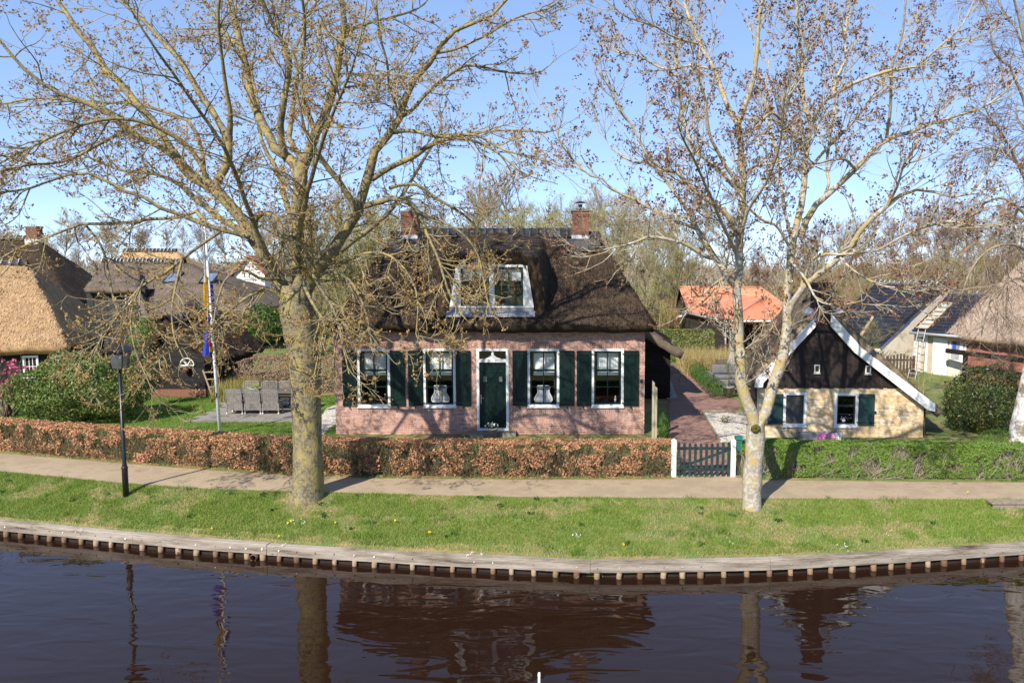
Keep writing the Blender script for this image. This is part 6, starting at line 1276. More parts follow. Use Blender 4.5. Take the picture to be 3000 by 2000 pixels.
# thuja row beside the drive
a, b = G(1580, 848), G(1646, 915)
for k in range(9):
    t_ = k / 8; q = a.lerp(b, t_); blob('yew_shrub', 'clipped yew shrub in the low row beside the brick drive', 'shrub', (q.x, q.y, HG + 0.38), (0.42, 0.62, 0.42), THU, 1700, 0.055, 40 + k, 0.12, 0.35, False, 0.15, group='low yew row beside the drive')
c = G(1525, 1008); blob('conical_conifer', 'small upright conifer beside the weathered post', 'conifer', (c.x, c.y, HG + 0.42), (0.20, 0.20, 0.45), THU, 2600, 0.05, 51, 0.10, 0.35, False, 0.15)
RHL = mat('rhododendron_leaf', [(0.05, 0.10, 0.015), (0.11, 0.17, 0.028), (0.18, 0.24, 0.05), (0.08, 0.135, 0.02), (0.26, 0.29, 0.09)], 0.5, 1.2, island=True, spec=0.35, trans=0.15)
cc, rr2 = px_blob(188, 815, 972, 150, 28.4); blob('rhododendron', 'large rounded rhododendron behind the beech hedge', 'shrub', cc, (rr2[0], 1.6, rr2[2]), RHL, 24000, 0.115, 52, 0.22, 0.38, fill=0.25)
cc, rr2 = px_blob(2265, 842, 1010, 92, 26.6); blob('laurel_shrub', 'dark glossy laurel shrub beside the cottage', 'shrub', cc, (rr2[0], 1.2, rr2[2]), mat('laurel_leaf', [(0.02, 0.055, 0.008), (0.045, 0.09, 0.012), (0.08, 0.12, 0.02), (0.15, 0.11, 0.04), (0.03, 0.07, 0.01)], 0.42, 1.2, island=True, spec=0.4, trans=0.1), 11000, 0.10, 53, 0.22, 0.45)
cc, rr2 = px_blob(2292, 985, 1100, 55, 23.4); blob('box_shrub', 'rounded green box shrub at the end of the privet hedge', 'shrub', cc, (rr2[0] * 1.1, 0.6, rr2[2]), PRL, 12000, 0.035, 54, 0.12, 0.6)
cc, rr2 = px_blob(330, 742, 800, 34, 44); blob('topiary_shrub', 'pale green clipped shrub behind the black shed', 'shrub', cc, (rr2[0], 0.8, rr2[2] + 0.3), PRL, 3500, 0.09, 55, 0.1)
cc, rr2 = px_blob(345, 795, 905, 38, 31.5); blob('dark_holly', 'thin dark holly shrub between the lamp and the black shed', 'shrub', cc, (rr2[0], 0.5, rr2[2]), mat('holly_leaf', [(0.012, 0.03, 0.012), (0.025, 0.05, 0.02), (0.04, 0.07, 0.03)], 0.3, 1, island=True, spec=0.5), 1500, 0.08, 56, 0.3, 0.5, True, 0.6)
cc, rr2 = px_blob(445, 700, 735, 40, 46); 
for k, (px, Y) in enumerate(((604, 46.5), (700, 50), (560, 56))):
    cc, rr2 = px_blob(px, 697 if k == 0 else 690, 790, 48, Y); blob('evergreen_bush', ('dark evergreen bush between the black shed and the big tree', 'ivy-green bush on the far lawn beside the brick house', 'dark bush before the white gabled house')[k], 'shrub', cc, (rr2[0], 1.5, rr2[2]), IVL if k == 1 else THU, 2600, 0.16, 60 + k, 0.2, group='dark bushes on the far lawn')
# magnolia
cc, rr2 = px_blob(18, 795, 965, 85, 29.2)
mg = thing('magnolia', 'magnolia bush with pink blossoms left of the rhododendron', 'shrub', (cc[0], 29.2, HG))
rg = np.random.default_rng(5); base = np.tile([cc[0], 29.2, HG - 0.05], (16, 1)) + rg.normal(0, 0.12, (16, 3)) * [1, 1, 0]
tips = np.array([cc[0], 29.2, HG]) + unit(np.stack([rg.normal(0, 0.75, 16), rg.normal(0, 0.5, 16), np.ones(16)], 1)) * rg.uniform(1.8, 2.9, 16)[:, None]
st_ = np.stack([base + (tips - base) * f + rg.normal(0, 0.05, (16, 3)) * (f > 0) for f in (0, 0.25, 0.5, 0.75, 1)], 1); sr_ = np.linspace(0.03, 0.008, 5)[None] * np.ones((16, 1))
P1_, R1_ = grow(st_, sr_, 5, (0.3, 0.8), 4, (0.4, 0.9), 0.15, 0.15, 0.012, 0.004, rng=rg); V1, F1 = tubes_np(st_, sr_, 5); V2, F2 = tubes_np(P1_, R1_, 3)
MGB = mat('magnolia_bark', [(0.10, 0.07, 0.06), (0.17, 0.12, 0.10)], 0.8, 3); o_ = np.array(mg.location)
link('stems', np_mesh('stems', V1 - o_, F1), MGB, mg); link('twigs', np_mesh('twigs', V2 - o_, F2), MGB, mg)
k = rg.choice(len(P1_), 110, False); pts = np.repeat(P1_[k, -1], 6, 0) + rg.normal(0, 0.025, (660, 3)); leaves('blossom', mat('magenta_petal', [(0.55, 0.06, 0.15), (0.72, 0.14, 0.26), (0.80, 0.28, 0.38)], 0.6, 1, island=True, trans=0.3), pts, np.tile([0, -0.4, 1.0], (660, 1)), 0.13, mg, 0.45, 0.9, kind=None)
# dry perennials and ornamental grass
n = 2600; X = rg.uniform(XA(500, 33, 880), XA(575, 33, 880), n); Y = rg.uniform(32.2, 34.2, n)
blades('perennial_clump', mat('yellow_green_stem', [(0.30, 0.27, 0.07), (0.40, 0.34, 0.12), (0.24, 0.25, 0.05)], 0.8, 2, island=True, trans=0.3), np.stack([X, Y, np.full(n, HG)], 1), 0.3, 0.95, 0.03, 0.4, label='yellow-green dry perennials beside the black shed', cat='plants')
n = 5000; X = rg.uniform(6.3, 9.2, n); Y = rg.uniform(40, 44, n)
blades('ornamental_grass', mat('tan_grass', [(0.42, 0.32, 0.15), (0.52, 0.41, 0.22), (0.33, 0.31, 0.09), (0.38, 0.22, 0.10)], 0.8, 2, island=True, trans=0.3), np.stack([X, Y, np.full(n, HG)], 1), 0.5, 1.35, 0.035, 0.5, label='tan ornamental grasses behind the low yew row', cat='grass')
n = 3000; X = rg.uniform(12.6, 15.5, n); Y = rg.uniform(34, 38.5, n)
blades('dry_reeds', MATS['tan_grass'], np.stack([X, Y, np.full(n, HG)], 1), 0.3, 1.0, 0.03, 0.7, label='dry reeds behind the yellow brick cottage', cat='reeds')
n = 4000; X = rg.uniform(5.6, 9.2, n); Y = rg.uniform(62, 72, n)
blades('reed_bed', MATS['tan_grass'], np.stack([X, Y, np.full(n, HG)], 1), 1.2, 3.0, 0.06, 0.25, label='tall dry reed bed beside the orange-roofed barn', cat='reeds')
c = G(1666, 972); blob('gravel_plant', 'small reddish green plant in the white gravel bed', 'plant', (c.x, c.y, HG + 0.14), (0.17, 0.15, 0.16), mat('red_green_leaf', [(0.05, 0.10, 0.03), (0.10, 0.14, 0.05), (0.28, 0.09, 0.05)], 0.6, 1, island=True), 160, 0.07, 70, 0.3, 0.4, False)
# weeds at the hedge foot
n = 1500; X = rg.uniform(-17, 14, n); Y = np.array([pbY(x) for x in X]) + rg.uniform(0.08, 0.24, n)
tag(leaves('hedge_foot_weeds', LEAFG, np.stack([X, Y, [1.07] * n], 1)[[noise.noise((x * 0.7, 3, 1)) > 0.05 for x in X]] + [0, 0, 0.03], np.tile([0, -0.4, 1.0], (sum(noise.noise((x * 0.7, 3, 1)) > 0.05 for x in X), 1)), 0.06, None, 0.5, 0.6), 'low green weeds at the foot of the hedges', 'weeds')
n = 2600; X = rg.uniform(-17, hx_e, n); Y = np.array([pbY(x) for x in X]) + 0.24 - np.abs(rg.normal(0, 0.07, n))
tag(leaves('fallen_leaves', BEL, np.stack([X, Y, [1.066] * n], 1), np.tile([0, 0, 1.0], (n, 1)), 0.05, None, 0.6, 0.3), 'fallen beech leaves along the edge of the path', 'leaves')
# ------------------------------------------------------------------ garden furniture
WK = mat('grey_wicker', [(0.15, 0.135, 0.12), (0.27, 0.25, 0.225)], 0.7, 12, 0.3, 60)
def make_chair(label):
    t_ = thing('wicker_chair', label, 'chair', (0, 0, 0), 'wicker chairs round the garden table')
    W_, H_ = 0.29, 0.92
    def yb(z): return 0.0 - 0.10 * max(0, (z - 0.42) / 0.5) ** 1.3
    bk_ = MB()
    for k in range(9): x = -W_ + 2 * W_ * k / 8; bk_.add([(x - 0.012, yb(z) - 0.004, z) for z in (0.45, 0.6, 0.75, H_)] + [(x + 0.012, yb(z) - 0.004, z) for z in (0.45, 0.6, 0.75, H_)], [(i, 4 + i, 5 + i, i + 1) for i in range(3)])
    for k in range(12): z = 0.45 + 0.47 * k / 11; bk_.box(-W_, W_, yb(z) - 0.008, yb(z) + 0.006, z - 0.012, z + 0.012)
    bk_.build('backrest', WK, t_)
    MB().tube([(-W_ - 0.005, yb(z), z) for z in (0.42, 0.6, 0.78, 0.9)] + [(-W_ + 0.04, yb(H_), H_ + 0.015), (W_ - 0.04, yb(H_), H_ + 0.015)] + [(W_ + 0.005, yb(z), z) for z in (0.9, 0.78, 0.6, 0.42)], 0.02, 6).build('back_frame', WK, t_, True)
    sk = MB()
    for k in range(13): x = -W_ + 2 * W_ * k / 12; sk.box(x - 0.008, x + 0.008, -0.006, 0.0, 0.16, 0.43)
    for k in range(10): z = 0.16 + 0.27 * k / 9; sk.box(-W_, W_, -0.012, 0.004, z - 0.009, z + 0.009)
    sk.build('rear_skirt', WK, t_)
    MB().box(-W_, W_, 0.006, 0.52, 0.40, 0.45).build('seat', WK, t_)
    for s_ in (-1, 1):
        MB().box(min(s_ * W_, s_ * (W_ - 0.015)), max(s_ * W_, s_ * (W_ - 0.015)), 0.03, 0.5, 0.2, 0.399).build('side_skirt', WK, t_)
        for y in (0.0, 0.5):
            l_ = MB().box(s_ * W_ - 0.02, s_ * W_ + 0.02, y - 0.02, y + 0.02, 0.06, 0.40).build('leg', WK, t_)
            MB()._lathe((s_ * W_, y, 0.0), [(0.015, 0), (0.03, 0.01), (0.03, 0.045), (0.015, 0.062)], 8).build('foot', WHITE, l_, True)
    return t_
def copy_tree(o, parent=None):
    c_ = o.copy(); COL.objects.link(c_); c_.parent = parent
    for ch_ in o.children: copy_tree(ch_, c_)
    return c_
tx0, tx1, ty0, ty1 = XA(523, 30, 900), XA(690, 30, 900), 30.0, 31.0
ch0 = None; rows_ = [('on the lawn side of the garden table', 29.55, 0.0), ('on the hedge side of the garden table', 31.55, math.pi)]
for side, yy, rz in rows_:
    for k in range(3 if rz == 0 else 3):
        x = XA((537, 579, 620)[k], 29.5, 930) if rz == 0 else XA((575, 617, 657)[k], 31.5, 900)
        o = make_chair('grey wicker chair ' + side) if ch0 is None else copy_tree(ch0); ch0 = ch0 or o
        o['label'] = 'grey wicker chair ' + side; o.location = (x, yy, HG + 0.02); o.rotation_euler = (0, 0, rz + random.uniform(-.04, .04))
tb_ = thing('garden_table', 'long dark garden table on the patio', 'table', ((tx0 + tx1) / 2, 30.5, HG))
TBM = mat('dark_table_wood', [(0.075, 0.065, 0.055), (0.13, 0.115, 0.10)], 0.6, 6, 0.2, 40, island=True)
for k in range(6): MB().box(tx0, tx1, ty0 + k / 6, ty0 + (k + 1) / 6 - 0.008, HG + 0.73, HG + 0.77).build('board', TBM, tb_)
for x in (tx0 + 0.12, tx1 - 0.12):
    for y in (ty0 + 0.1, ty1 - 0.1): MB().box(x - 0.05, x + 0.05, y - 0.05, y + 0.05, HG, HG + 0.729).build('leg', TBM, tb_)
MB().box(tx0 + 0.18, tx1 - 0.18, ty0 + 0.08, ty0 + 0.11, HG + 0.62, HG + 0.728).build('apron', TBM, tb_)
bx = XA(586, 30.4, 900); bw = thing('planted_bowl', 'grey bowl with yellow-green plants on the garden table', 'bowl', (bx, 30.4, HG + 0.772))
MB()._lathe((bx, 30.4, HG + 0.772), [(0.10, 0), (0.20, 0.05), (0.26, 0.12), (0.22, 0.115), (0.05, 0.06)], 20).build('bowl', mat('sage_ceramic', [(0.22, 0.27, 0.25), (0.30, 0.34, 0.32)], 0.5, 4), bw, True)
leaves('plant', mat('lime_leaf', [(0.16, 0.22, 0.04), (0.45, 0.38, 0.05), (0.25, 0.28, 0.05)], 0.6, 2, island=True, trans=0.2), np.array([bx, 30.4, HG + 0.93]) + rg.normal(0, 1, (120, 3)) * [0.11, 0.09, 0.05], np.tile([0, 0, 1.0], (120, 1)), 0.07, bw, kind=None)
# flower pot at the front door
px_ = XA(1130, HY - 0.62, 1000); fp_ = thing('door_planter', 'grey flower pot with white pansies in front of the green door', 'planter', (px_, HY - 0.62, HG))
MB()._lathe((px_, HY - 0.62, HG - 0.02), [(0.13, 0), (0.18, 0.30), (0.205, 0.31), (0.205, 0.37), (0.18, 0.37), (0.17, 0.33)], 22).build('pot', mat('grey_ceramic', [(0.20, 0.20, 0.21), (0.27, 0.27, 0.28)], 0.6, 5), fp_, True)
pts = np.array([px_, HY - 0.62, HG + 0.41]) + rg.normal(0, 1, (150, 3)) * [0.10, 0.08, 0.035]
leaves('leaves', LEAFG, pts, np.tile([0, 0, 1.0], (150, 1)), 0.06, fp_, kind=None); leaves('pansies', mat('pansy', [(0.80, 0.78, 0.55), (0.85, 0.83, 0.78), (0.80, 0.66, 0.30)], 0.6, 1, island=True), pts[:36] + [0, -0.02, 0.05], np.tile([0, -0.8, 0.7], (36, 1)), 0.055, fp_, 0.9, kind=None)
# lounge corner behind the gate
SF = mat('grey_outdoor_fabric', [(0.12, 0.12, 0.125), (0.17, 0.17, 0.175)], 0.9, 8, 0.2, 60)
def rbox(name, parent, x0, x1, y0, y1, z0, z1, m, r=0.05):
    bm = bmesh.new(); bmesh.ops.create_cube(bm, size=1)
    for v in bm.verts: v.co = Vector(((x0 + x1) / 2 + v.co.x * (x1 - x0), (y0 + y1) / 2 + v.co.y * (y1 - y0), (z0 + z1) / 2 + v.co.z * (z1 - z0))) - Vector(root_of(parent).location)
    bmesh.ops.bevel(bm, geom=bm.edges[:], offset=r, segments=3, affect='EDGES', profile=0.5)
    me = bpy.data.meshes.new(name); bm.to_mesh(me); bm.free(); me.polygons.foreach_set('use_smooth', [True] * len(me.polygons)); return link(name, me, m, parent)
s0 = G(1690, 905); sx_, sy_ = 6.9, 36.2
sf = thing('lounge_sofa', 'grey cushioned outdoor lounge sofa behind the yew row', 'sofa', (sx_ + 1.0, sy_, HG))
rbox('base', sf, sx_, sx_ + 2.4, sy_, sy_ + 0.85, HG + 0.1, HG + 0.40, SF); 
for k in range(3): rbox('seat_cushion', sf, sx_ + 0.02 + 0.8 * k, sx_ + 0.78 + 0.8 * k, sy_ - 0.02, sy_ + 0.62, HG + 0.402, HG + 0.56, SF); rbox('back_cushion', sf, sx_ + 0.02 + 0.8 * k, sx_ + 0.78 + 0.8 * k, sy_ + 0.6, sy_ + 0.82, HG + 0.562, HG + 0.98, SF, 0.07)
rbox('armrest', sf, sx_ - 0.22, sx_ - 0.005, sy_, sy_ + 0.85, HG + 0.1, HG + 0.70, SF)
for x in (sx_, sx_ + 2.3):
    for y in (sy_ + 0.05, sy_ + 0.7): MB().box(x, x + 0.06, y, y + 0.06, HG, HG + 0.11).build('leg', IRON, sf)
cb_ = thing('coffee_table', 'low grey outdoor coffee table in front of the lounge sofa', 'table', (sx_ + 1.2, 34.9, HG))
for k in range(5): MB().box(sx_ + 0.5, sx_ + 2.0, 34.5 + 0.16 * k, 34.65 + 0.16 * k, HG + 0.36, HG + 0.40).build('slat', TBM, cb_)
for x in (sx_ + 0.55, sx_ + 1.9):
    for y in (34.55, 35.2): MB().box(x, x + 0.06, y, y + 0.06, HG, HG + 0.359).build('leg', TBM, cb_)
bc = thing('slatted_bench', 'dark slatted garden bench behind the lounge sofa', 'bench', (7.1, 39.6, HG)); bxa, bxb = XA(1645, 39.6, 840), XA(1712, 39.6, 840)
for k in range(3): MB().box(bxa, bxb, 39.9, 39.93, HG + 0.50 + 0.13 * k, HG + 0.61 + 0.13 * k).build('back_slat', TBM, bc)
for k in range(4): MB().box(bxa, bxb, 39.4 + 0.12 * k, 39.5 + 0.12 * k, HG + 0.42, HG + 0.45).build('seat_slat', TBM, bc)
for x in (bxa + 0.05, bxb - 0.1):
    for y in (39.42, 39.85): MB().box(x, x + 0.06, y, y + 0.05, HG, HG + (0.419 if y < 39.6 else 0.88)).build('leg', TBM, bc)
ux_, uy_ = XA(1684, 38.6, 800), 38.6; um = thing('closed_parasol', 'closed grey garden parasol beside the lounge sofa', 'parasol', (ux_, uy_, HG))
MB().tube([(ux_, uy_, HG), (ux_, uy_, HG + 2.75)], 0.025, 8).build('pole', OLDWOOD, um)
MB()._lathe((ux_, uy_, HG), [(0.24, 0), (0.24, 0.06), (0.05, 0.10)], 14).build('base', IRON, um)
vs = []; prof = [(0.24, 0.82), (0.21, 1.0), (0.10, 1.45), (0.14, 1.7), (0.16, 2.0), (0.13, 2.25), (0.06, 2.5), (0.01, 2.62)]; ns = 24
for r_, z in prof:
    for k in range(ns): a_ = 2 * math.pi * k / ns; q = r_ * (1 + 0.22 * math.cos(6 * a_)); vs.append((ux_ + q * math.cos(a_), uy_ + q * math.sin(a_), HG + z))
MB().add(vs, [(i * ns + j, i * ns + (j + 1) % ns, (i + 1) * ns + (j + 1) % ns, (i + 1) * ns + j) for i in range(len(prof) - 1) for j in range(ns)]).build('canopy', mat('taupe_canvas', [(0.28, 0.26, 0.235), (0.36, 0.335, 0.30)], 0.9, 5), um, True)
MB().tube([(ux_ + 0.125 * math.cos(a_), uy_ + 0.125 * math.sin(a_), HG + 1.45) for a_ in np.linspace(0, 6.283, 17)], 0.015, 5, False).build('strap', SF, um)
ox, oy = G(1673, 912).x, G(1673, 912).y; ol_ = thing('potted_olive_tree', 'small olive tree in a grey pot beside the drive', 'potted tree', (ox, oy, HG))
MB()._lathe((ox, oy, HG), [(0.18, 0), (0.24, 0.40), (0.27, 0.41), (0.27, 0.47), (0.22, 0.47)], 20).build('pot', mat('taupe_pot', [(0.27, 0.25, 0.225), (0.33, 0.31, 0.28)], 0.7, 5), ol_, True)
MB().tube([(ox, oy, HG + 0.42), (ox + 0.01, oy, HG + 0.8), (ox, oy, HG + 1.15)], [0.03, 0.024, 0.02], 7).build('trunk', BTW, ol_, True)
pts = np.array([ox, oy, HG + 1.35]) + unit(rg.normal(0, 1, (500, 3))) * rg.uniform(0.1, 1, (500, 1)) * [0.28, 0.28, 0.42]; leaves('crown', mat('olive_leaf', [(0.10, 0.13, 0.06), (0.18, 0.21, 0.11), (0.24, 0.26, 0.15)], 0.6, 2, island=True), pts, unit(rg.normal(0, 1, (500, 3))), 0.06, ol_, 0.3, kind=None)
# white marker pole and dry stems at the near shore
q = G(1238, 1575, 0.3); mp_ = thing('white_marker_pole', 'thin white marker pole standing in the near water', 'pole', (q.x, q.y, -0.5)); tq = P(1238.5, 1544, q.y)
MB().tube([(q.x, q.y, -0.6), (tq.x, tq.y, tq.z - 0.05)], 0.022, 8).build('pole', PW, mp_); MB().tube([(tq.x, tq.y, tq.z - 0.049), (tq.x, tq.y, tq.z)], [0.026, 0.02], 8).build('tip', PW, mp_)
# ------------------------------------------------------------------ the two big trees, limbs traced from the photograph
def bark(name, base, lich, grey, s1=3.0):
    m = bpy.data.materials.new(name); m.use_nodes = True; t = m.node_tree; N = t.nodes; L = t.links; b = N['Principled BSDF']; b.inputs['Roughness'].default_value = 0.9; b.inputs['Specular IOR Level'].default_value = 0.2
    geo = N.new('ShaderNodeNewGeometry')
    n1 = N.new('ShaderNodeTexNoise'); n1.inputs['Scale'].default_value = s1; n1.inputs['Detail'].default_value = 7; n1.inputs['Roughness'].default_value = 0.7; L.new(geo.outputs['Position'], n1.inputs['Vector'])
    n2 = N.new('ShaderNodeTexNoise'); n2.inputs['Scale'].default_value = 14; n2.inputs['Detail'].default_value = 5; L.new(geo.outputs['Position'], n2.inputs['Vector'])
    r1 = N.new('ShaderNodeValToRGB'); r1.color_ramp.elements[0].position = 0.47; r1.color_ramp.elements[1].position = 0.58; L.new(n1.outputs['Fac'], r1.inputs[0])
    r2 = N.new('ShaderNodeValToRGB'); r2.color_ramp.elements[0].position = 0.40; r2.color_ramp.elements[1].position = 0.62; r2.color_ramp.elements[0].color = (*base, 1); r2.color_ramp.elements[1].color = (*grey, 1); L.new(n2.outputs['Fac'], r2.inputs[0])
    mx = N.new('ShaderNodeMixRGB'); L.new(r1.outputs[0], mx.inputs[0]); L.new(r2.outputs[0], mx.inputs[1]); mx.inputs[2].default_value = (*lich, 1)
    L.new(mx.outputs[0], b.inputs['Base Color'])
    mp = N.new('ShaderNodeMapping'); mp.inputs['Scale'].default_value = (1, 1, 0.35); L.new(geo.outputs['Position'], mp.inputs[0])
    n3 = N.new('ShaderNodeTexNoise'); n3.inputs['Scale'].default_value = 30; n3.inputs['Detail'].default_value = 5; L.new(mp.outputs[0], n3.inputs['Vector'])
    bp = N.new('ShaderNodeBump'); bp.inputs['Strength'].default_value = 0.9; bp.inputs['Distance'].default_value = 0.02; L.new(n3.outputs['Fac'], bp.inputs['Height']); L.new(bp.outputs[0], b.inputs['Normal'])
    MATS[name] = m; return m
BARK_L = bark('lichened_bark', (0.13, 0.105, 0.06), (0.31, 0.25, 0.10), (0.24, 0.21, 0.145))
BARK_R = bark('grey_maple_bark', (0.29, 0.255, 0.20), (0.40, 0.31, 0.13), (0.47, 0.44, 0.385))
TWIG_L = mat('yellowish_twig', [(0.30, 0.235, 0.105), (0.43, 0.36, 0.21), (0.36, 0.30, 0.18)], 0.85, 1.5, island=True)
TWIG_R = mat('pale_twig', [(0.38, 0.31, 0.19), (0.48, 0.42, 0.31), (0.42, 0.36, 0.25)], 0.85, 1.5, island=True)
BUD_L = mat('opening_bud', [(0.22, 0.12, 0.035), (0.36, 0.23, 0.085), (0.30, 0.16, 0.06), (0.42, 0.31, 0.12)], 0.8, 1, island=True, trans=0.2)
BUD_R = mat('brown_bud', [(0.13, 0.06, 0.035), (0.22, 0.11, 0.065), (0.17, 0.085, 0.05)], 0.8, 1, island=True, trans=0.1)
def limb_np(l, Y0, d0, d1, ext=0.0, K=18, extdir=(0, 0, 0.25)):
    n = len(l); pts = []; rd = []
    for i, (x, y, r) in enumerate(l):
        Y = Y0 + d0 + (d1 - d0) * (i / max(1, n - 1)) ** 1.1; q = P(x, y, Y); pts.append(q); rd.append(r * Y / F * (0.8 if r > 6 else 0.72))
    if ext > 0:
        d = (pts[-1] - pts[-2]).normalized(); r = rd[-1]
        for k in range(1, 5):
            d = (d + Vector(extdir) + Vector((random.gauss(0, .12), random.gauss(0, .12), 0))).normalized(); pts.append(pts[-1] + d * ext / 4); rd.append(max(0.008, r * (1 - k / 4.6)))
    p_, r_ = resample([tuple(q) for q in pts], rd, K)
    j = np.array([[noise.noise((a * 1.7, b * 1.7, c * 1.7)), noise.noise((a * 1.7 + 9, b * 1.7, c * 1.7)), noise.noise((a * 1.7, b * 1.7 + 9, c * 1.7))] for a, b, c in p_]) * np.minimum(0.05, r_ * 0.6)[:, None]
    j[0] = 0; return p_ + j, r_
def knobbly(V, amp, sc=2.2):
    return V + np.array([[noise.noise((a * sc, b * sc, c * sc)), noise.noise((a * sc + 5, b * sc, c * sc)), 0.3 * noise.noise((a * sc, b * sc + 5, c * sc))] for a, b, c in V]) * amp
def buds(tree, name, m, tips, n_each, size, rng, spread=0.02):
    p = np.repeat(tips, n_each, 0); n = len(p); d = unit(rng.normal(0, 1, (n, 3)) + np.array([0, 0, 0.5])); s = (size * rng.uniform(0.5, 1.2, n))[:, None]
    r = unit(np.cross(d, rng.normal(0, 1, (n, 3)))); p = p + rng.normal(0, spread, (n, 3))
    V = np.stack([p, p + d * s * 0.6 + r * s * 0.28, p + d * s, p + d * s * 0.6 - r * s * 0.28], 1).reshape(-1, 3)
    return tag(link(name, np_mesh(name, V - np.array(tree.location), np.arange(4 * n).reshape(n, 4)), m, tree), kind='stuff')
def big_tree(tree, limbs, trunk_n, mb, mt, mbud, rng, p1, p2, p3, budsize, bud_each):
    o_ = np.array(tree.location); Ps = []; Rs = []
    for i, (p_, r_) in enumerate(limbs):
        if i < trunk_n: continue
        V, Fq = tubes_np(p_[None], r_[None], 9); link('limb', np_mesh('limb', knobbly(V, 0.012) - o_, Fq, True), mb, tree); Ps.append(p_); Rs.append(r_)
    Ps, Rs = np.array(Ps), np.array(Rs)
    A, Ra = grow(Ps, Rs, *p1[0], **p1[1], rng=rng); V, Fq = tubes_np(A, Ra, 5); tag(link('branches', np_mesh('branches', V - o_, Fq, True), mb, tree), kind='stuff')
    B, Rb = grow(A, Ra, *p2[0], **p2[1], rng=rng)
    C, Rc = grow(B, Rb, *p3[0], **p3[1], rng=rng)
    V, Fq = tubes_np(B, Rb, 4); V3, F3 = tubes_np(C, Rc, 3)
    tag(link('crown', np_mesh('crown', np.vstack([V, V3]) - o_, np.vstack([Fq, F3 + len(V)])), mt, tree), kind='stuff')
    tips = np.vstack([C[:, -1], B[:, -1], C[rng.uniform(0, 1, len(C)) < 0.35, 2]])
    buds(tree, 'buds', mbud, tips, bud_each, budsize, rng)
    return len(A), len(B), len(C)
def trunk_mesh(tree, prof, Y0, mb, flare=0.5, zend=None, name='trunk', K=30, sides=18, root=True):
    pts = []; rd = []
    for x, y, r in prof: q = P(x, y, Y0); pts.append(tuple(q)); rd.append(r * Y0 / F)
    p_, r_ = resample(pts, rd, K); V, Fq = tubes_np(p_[None], r_[None], sides)
    V = V.reshape(K, sides, 3)
    if root:
        zb = p_[0, 2]
        for k in range(K):
            h = p_[k, 2] - zb; f = flare * math.exp(-h / 0.20)
            for j in range(sides):
                a_ = 2 * math.pi * j / sides; g = 1 + f * (0.55 + 0.45 * math.sin(3 * a_ + 1) + 0.25 * math.sin(7 * a_)); V[k, j, :2] = p_[k, :2] + (V[k, j, :2] - p_[k, :2]) * g
    return link(name, np_mesh(name, knobbly(V.reshape(-1, 3), 0.03, 3.0) - np.array(tree.location), Fq, True), mb, tree)
